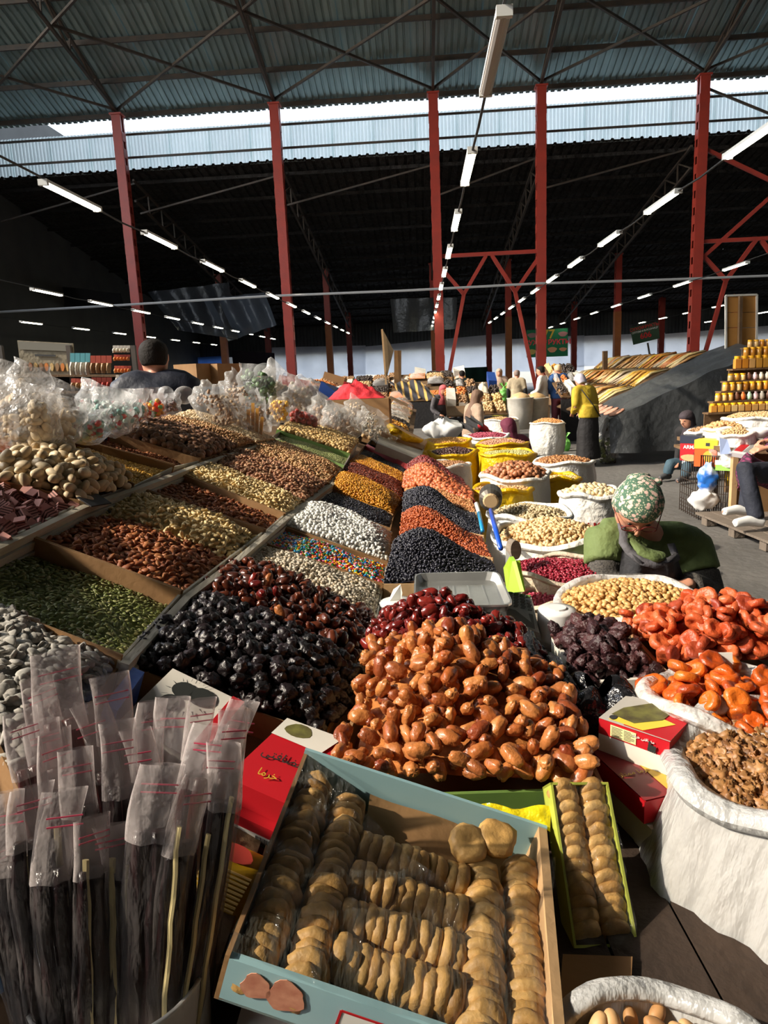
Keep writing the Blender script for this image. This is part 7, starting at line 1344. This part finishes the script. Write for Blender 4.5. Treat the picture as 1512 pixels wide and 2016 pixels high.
for (x, y, w_, h, d, m_, lab) in ((1424, 908, .30, .22, .2, m_silver, 'grey clear bag on top of the green packet'), (1393, 968, .24, .30, .2, M('blue_white_bag', C(40, 110, 200), .4, col2=C(236, 240, 246), ns=5, nmix=3), 'blue and white plastic bag inside the wire crate'), (1438, 958, .15, .24, .16, m_yel, 'small yellow bag hanging at the wooden post'), (1386, 1003, .34, .22, .26, m_wplastic, 'white plastic bag at the bottom of the wire crate'), (1458, 900, .3, .18, .2, m_silver, 'clear crumpled bag under the plank by the phone')):
    pbag('plastic_bag', lab, aty(x, y, 7.0), w_, h, d, m_, knot=False)
wc = thing('wire_crate', 'rusty wire crate stall base under the printed boxes', 'crate', aty(1390, 1005, 7.1)*V(1, 1, 0)); m_wire = M('rusty_wire', C(70, 58, 50), .6, .5); ca_, cb_, cc_ = aty(1338, 985, 7.6)*V(1, 1, 0), aty(1376, 1000, 7.05)*V(1, 1, 0), aty(1440, 1010, 6.85)*V(1, 1, 0)
for a, b, n in ((ca_, cb_, 9), (cb_, cc_, 15), (ca_+V(.7, .6, 0), cc_+V(.1, .6, 0), 14)):
    m = MB()
    for k in range(n+1): p = a+(b-a)*k/n; m.bar(p, p+ZU*.66, .006, .006)
    for z in (.02, .06, .10, .14, .2, .28, .36, .44, .55, .66): m.bar(a+ZU*z, b+ZU*z, .006, .006)
    o = m.build('wire_panel', m_wire, wc); o['kind'] = 'stuff'
pal = thing('pallet', 'grey wooden pallet platform under the white sneakers', 'pallet', aty(1440, 1030, 6.4)*V(1, 1, 0)); pa_, pb2 = onz(1380, 1012, .11), onz(1545, 1078, .11); px_ = nrm(pb2-pa_); py_ = V(-px_[1], px_[0], 0); m_gw = M('weathered_plank', C(128, 116, 104), .8, col2=C(100, 90, 80), ns=8, bump=.3, bs=20, stretch=(1, 6, 1))
for k in range(7): MB().box(pa_+px_*.9+py_*(.06+k*.15)-ZU*.01, (2.0, .135, .022), (px_, py_, ZU)).build('deck_plank', m_gw, pal)
for k in range(4):
    for q in (0.06, .5, .9): MB().box(pa_+px_*(.05+k*.5)+py_*q-ZU*.062, (.1, .1, .08), (px_, py_, ZU)).build('block', m_gw, pal)
tag(MB().bar(aty(1193, 735, 17)*V(1, 1, 0), aty(1191, 691, 17), .10, .10).build('wooden_post', m_wood), 'short square wooden post standing among the far stalls', 'post')
sc_ = thing('added_shade_curtain', 'brown cloth curtain on a rail, added out of view to shade the near left trays', 'curtain', (-2.6, .9, 1)); smooth(MB().grid(lambda u, v: V(-2.6+.04*math.sin(30*u), -.3+2.2*u, 1.0+1.42*v), 60, 6).build('cloth', cl_('shade_curtain_brown', (120, 96, 70)), sc_)); MB().tube([V(-2.6, -.4, 2.51), V(-2.6, 2.0, 2.51)], .02, 8).build('rail', m_steel, sc_)  # unseen curtain with rail and posts, added to shade the near left trays
for y in (-.4, 2.0): MB().tube([V(-2.6, y, 0), V(-2.6, y, 2.55)], .025, 8).build('post', m_steel, sc_)
# ---------------------------------------------------------------- signs, banner, racks and hanging tarps at the back
def vq(x0, y0, x1, y1, v): f = lambda x, y: (lambda u, z: H(u, v, z))(*uat(x, y, v)); return f
gs = thing('green_sign', 'green banner with red lettering and yellow figures hanging behind the fourth column', 'sign', H(uat(1077, 675, 38)[0], 38, 3)); f = vq(0, 0, 0, 0, 38); Q = [f(1037, 704), f(1118, 701), f(1118, 646), f(1037, 650)]; MB().slab(Q, .03, AX).build('banner', M('green_banner', C(20, 110, 70), .5), gs); SX = Q[1]-Q[0]
sp_ = lambda u, v: Q[0]*(1-u)*(1-v)+Q[1]*u*(1-v)+Q[2]*u*v+Q[3]*(1-u)*v-AX*.01
text('77', sp_(.53, .80), SX, ZU, .62, m_txty, gs, bold=.02); text('СУХОФРУКТЫ', sp_(.5, .52), SX, ZU, .34, M('pink_red_print', C(226, 60, 76), .5), gs, bold=.03)
for u, v, a, b, mt in ((.13, .8, .11, .09, 'pink_print'), (.88, .8, .11, .09, 'pink_print'), (.12, .2, .11, .1, 'nut_print_y'), (.62, .25, .11, .1, 'nut_print_o'), (.88, .25, .09, .07, 'nut_print_o')): pts = [sp_(u+x*a, v+y*b) for x, y in blobp(0, 0, 1, 1, 12, .2)]; MB().loft([pts, [p-AX*.01 for p in pts]]).build('picture', M(mt, C(*{'pink_print': (160, 110, 110), 'nut_print_y': (200, 170, 90), 'nut_print_o': (220, 150, 110)}[mt]), .6), gs)
ts = thing('tilted_sign', 'tilted dark green sign with red and white lettering high behind the heaps', 'sign', H(uat(1270, 660, 36)[0], 36, 3)); f = vq(0, 0, 0, 0, 36); Q = [f(1247, 679), f(1299, 666), f(1296, 633), f(1240, 645)]; MB().slab(Q, .03, AX).build('board', M('dark_green_board', C(40, 66, 44), .5), ts); SX = Q[1]-Q[0]; SY = Q[3]-Q[0]
text('СУХОФРУКТЫ', sp_(.5, .85), SX, SY, .20, m_txtr, ts, bold=.02); text('ОПТОМ И В РОЗНИЦУ', sp_(.5, .66), SX, SY, .115, m_txtw, ts); text('606', sp_(.5, .36), SX, SY, .36, m_txtr, ts, bold=.02); MB().bar(f(1275, 675), f(1283, 722), .07, .07).build('support_bar', m_steel, ts)
bn_ = thing('printed_banner', 'beige printed banner with a row of product pictures at far left', 'banner', aty(85, 740, 10)*V(1, 1, 0)); f = lambda x, y: aty(x, y, 10); Q = [f(42, 738), f(146, 738), f(144, 676), f(34, 670)]; MB().slab(Q, .02, AX).build('banner_cloth', cl_('beige_banner', (150, 140, 118)), bn_); SX = Q[1]-Q[0]; SY = Q[3]-Q[0]; MB().slab([sp_(.02, .74), sp_(.98, .74), sp_(.98, .97), sp_(.02, .97)], .006, -AX).build('heading_band', M('grey_band', C(120, 116, 104), .6), bn_)
for k in range(9): pts = [sp_(.1+.1*k+x*.035, .24+y*.13) for x, y in blobp(0, 0, 1, 1, 10, .1)]; MB().loft([pts, [p-AX*.01 for p in pts]]).build('picture', far_m[(k*3) % 9], bn_)
MB().slab([sp_(.3, .56), sp_(.68, .56), sp_(.68, .62), sp_(.3, .62)], .006, -AX).build('caption_bar', m_txt, bn_)
def rack(label, rows, yy, seed):
    rg = random.Random(seed)
    for r_, (x0, x1, y0, y1, n, top, cont) in enumerate(rows):
        for k in range(n):
            a, b = x0+(x1-x0)*k/n, x0+(x1-x0)*(k+.92)/n; f = lambda x, y, d_=0: aty(x, y, yy+d_); t = thing('hanging_packet', '%s, %s from the left in the %s row' % (label, OR[k], OR[r_]), 'packet', f((a+b)/2, y1), label.split(' of ')[0]+'s')
            ym_ = y0+(y1-y0)*.42; MB().slab([f(a, ym_), f(b, ym_), f(b, y0), f(a, y0)], .02, AX).build('card_header', top, t)
            o = smooth(MB().grid(lambda u, v: f(a+(b-a)*u, ym_+(y1-ym_)*v)-AX*(.05*math.sin(PI*u)*(.4+.6*math.sin(PI*v)))+wobv((u*4, v*4, k), 2, .006), 8, 8).build('packet_film', cont, t))
tl_ = M('teal_header', C(90, 160, 170), .5); br_ = M('brown_header', C(170, 70, 50), .5)
rack('hanging packet of white balls', [(138, 178, 695, 738, 4, tl_, mn_wh), (140, 178, 745, 765, 4, br_, mn_br)], 7.6, 1); rack('hanging packet of brown nuts', [(178, 220, 700, 735, 4, br_, mn_br), (180, 220, 743, 765, 4, br_, mn_rd)], 7.6, 2); rack('small hanging packet of sweets', [(222, 256, 680, 694, 5, m_cardgrey, mn_wh), (224, 256, 698, 710, 5, br_, mn_or), (225, 258, 720, 734, 5, br_, mn_or), (228, 262, 738, 752, 5, m_cardgrey, mn_wh)], 9., 3)
for i, (x0, x1, y0, y1, lab) in enumerate(((345, 395, 718, 758, 'brown cardboard carton behind the man in navy'), (392, 436, 718, 762, 'second brown cardboard carton right of the first'))):
    pxbox('cardboard_box', lab, x0, x1, y0, y1, 9+i*.2, .5, [(m_card, 1.)])
sh_ = thing('stall_shelf', 'dark shelf stall at the far left under the packets', 'shelf', aty(110, 780, 10)*V(1, 1, 0))
for y in (742, 775): MB().slab([aty(-40, y, 9.8), aty(262, y, 9.8), aty(262, y, 9.8)+V(0, .5, 0), aty(-40, y, 9.8)+V(0, .5, 0)], .03, ZU).build('shelf_board', m_wood, sh_)
for x in (0, 135, 262): MB().bar(aty(x, 690, 9.9)*V(1, 1, 0), aty(x, 680, 9.9), .06, .06).build('upright', m_steel, sh_)
MB().slab([aty(-40, 800, 10.3)*V(1, 1, 0), aty(262, 800, 10.3)*V(1, 1, 0), aty(262, 742, 10.3), aty(-40, 742, 10.3)], .02, AX).build('back_cloth', blk, sh_)
m_gt = M('grey_film_tarp', C(70, 74, 80), .35, col2=C(40, 42, 48), ns=.7, transl=.25, bump=.2, bs=1.2)
f = vq(0, 0, 0, 0, 33); cloth('hanging_tarp', [f(290, 575), f(450, 556), f(468, 668), f(350, 650)], m_gt, 'grey tarp hanging between columns above the man in navy', 'tarp', .2, 10, 8, seed=3); cloth('hanging_tarp', [f(400, 590), f(520, 575), f(545, 640), f(450, 672)], M('grey_blue_film', C(96, 104, 116), .3, transl=.35, bump=.2, bs=2), 'glossy film sheet sagging beside the second tall column', 'tarp', .25, 10, 8, seed=5)
cloth('hanging_tarp', [f(-20, 548), f(240, 578), f(250, 612), f(60, 600)], blk, 'black sheet hanging at upper far left', 'tarp', .25, 10, 8, seed=6)
f = vq(0, 0, 0, 0, 35); cloth('hanging_tarp', [f(768, 588), f(900, 586), f(897, 648), f(775, 655)], m_dtarp, 'dark crumpled plastic sheet hanging left of the third column', 'tarp', .2, 10, 8, seed=7)
f = vq(0, 0, 0, 0, 48); cloth('hanging_tarp', [f(455, 690), f(540, 695), f(545, 755), f(462, 750)], cl_('purple_dark_cloth', (50, 40, 56)), 'dark purple cloth hanging behind the grey headscarf', 'tarp', .2, 10, 8, seed=8); cloth('hanging_tarp', [f(895, 725), f(960, 722), f(960, 790), f(895, 790)], cl_('dark_green_cloth', (16, 60, 46)), 'dark green cloth screen behind the braced columns', 'tarp', .2, 10, 8, seed=9)
# ---------------------------------------------------------------- lettering becomes mesh
bpy.context.view_layer.update(); _dg = bpy.context.evaluated_depsgraph_get()
for o in [o for o in sc.objects if o.type == 'FONT']:
    me = bpy.data.meshes.new_from_object(o.evaluated_get(_dg)); n = named('letters', me); n.parent = o.parent; n.matrix_local = o.matrix_local.copy(); n['kind'] = 'stuff' if False else 'thing'; del n['kind']; bpy.data.objects.remove(o)
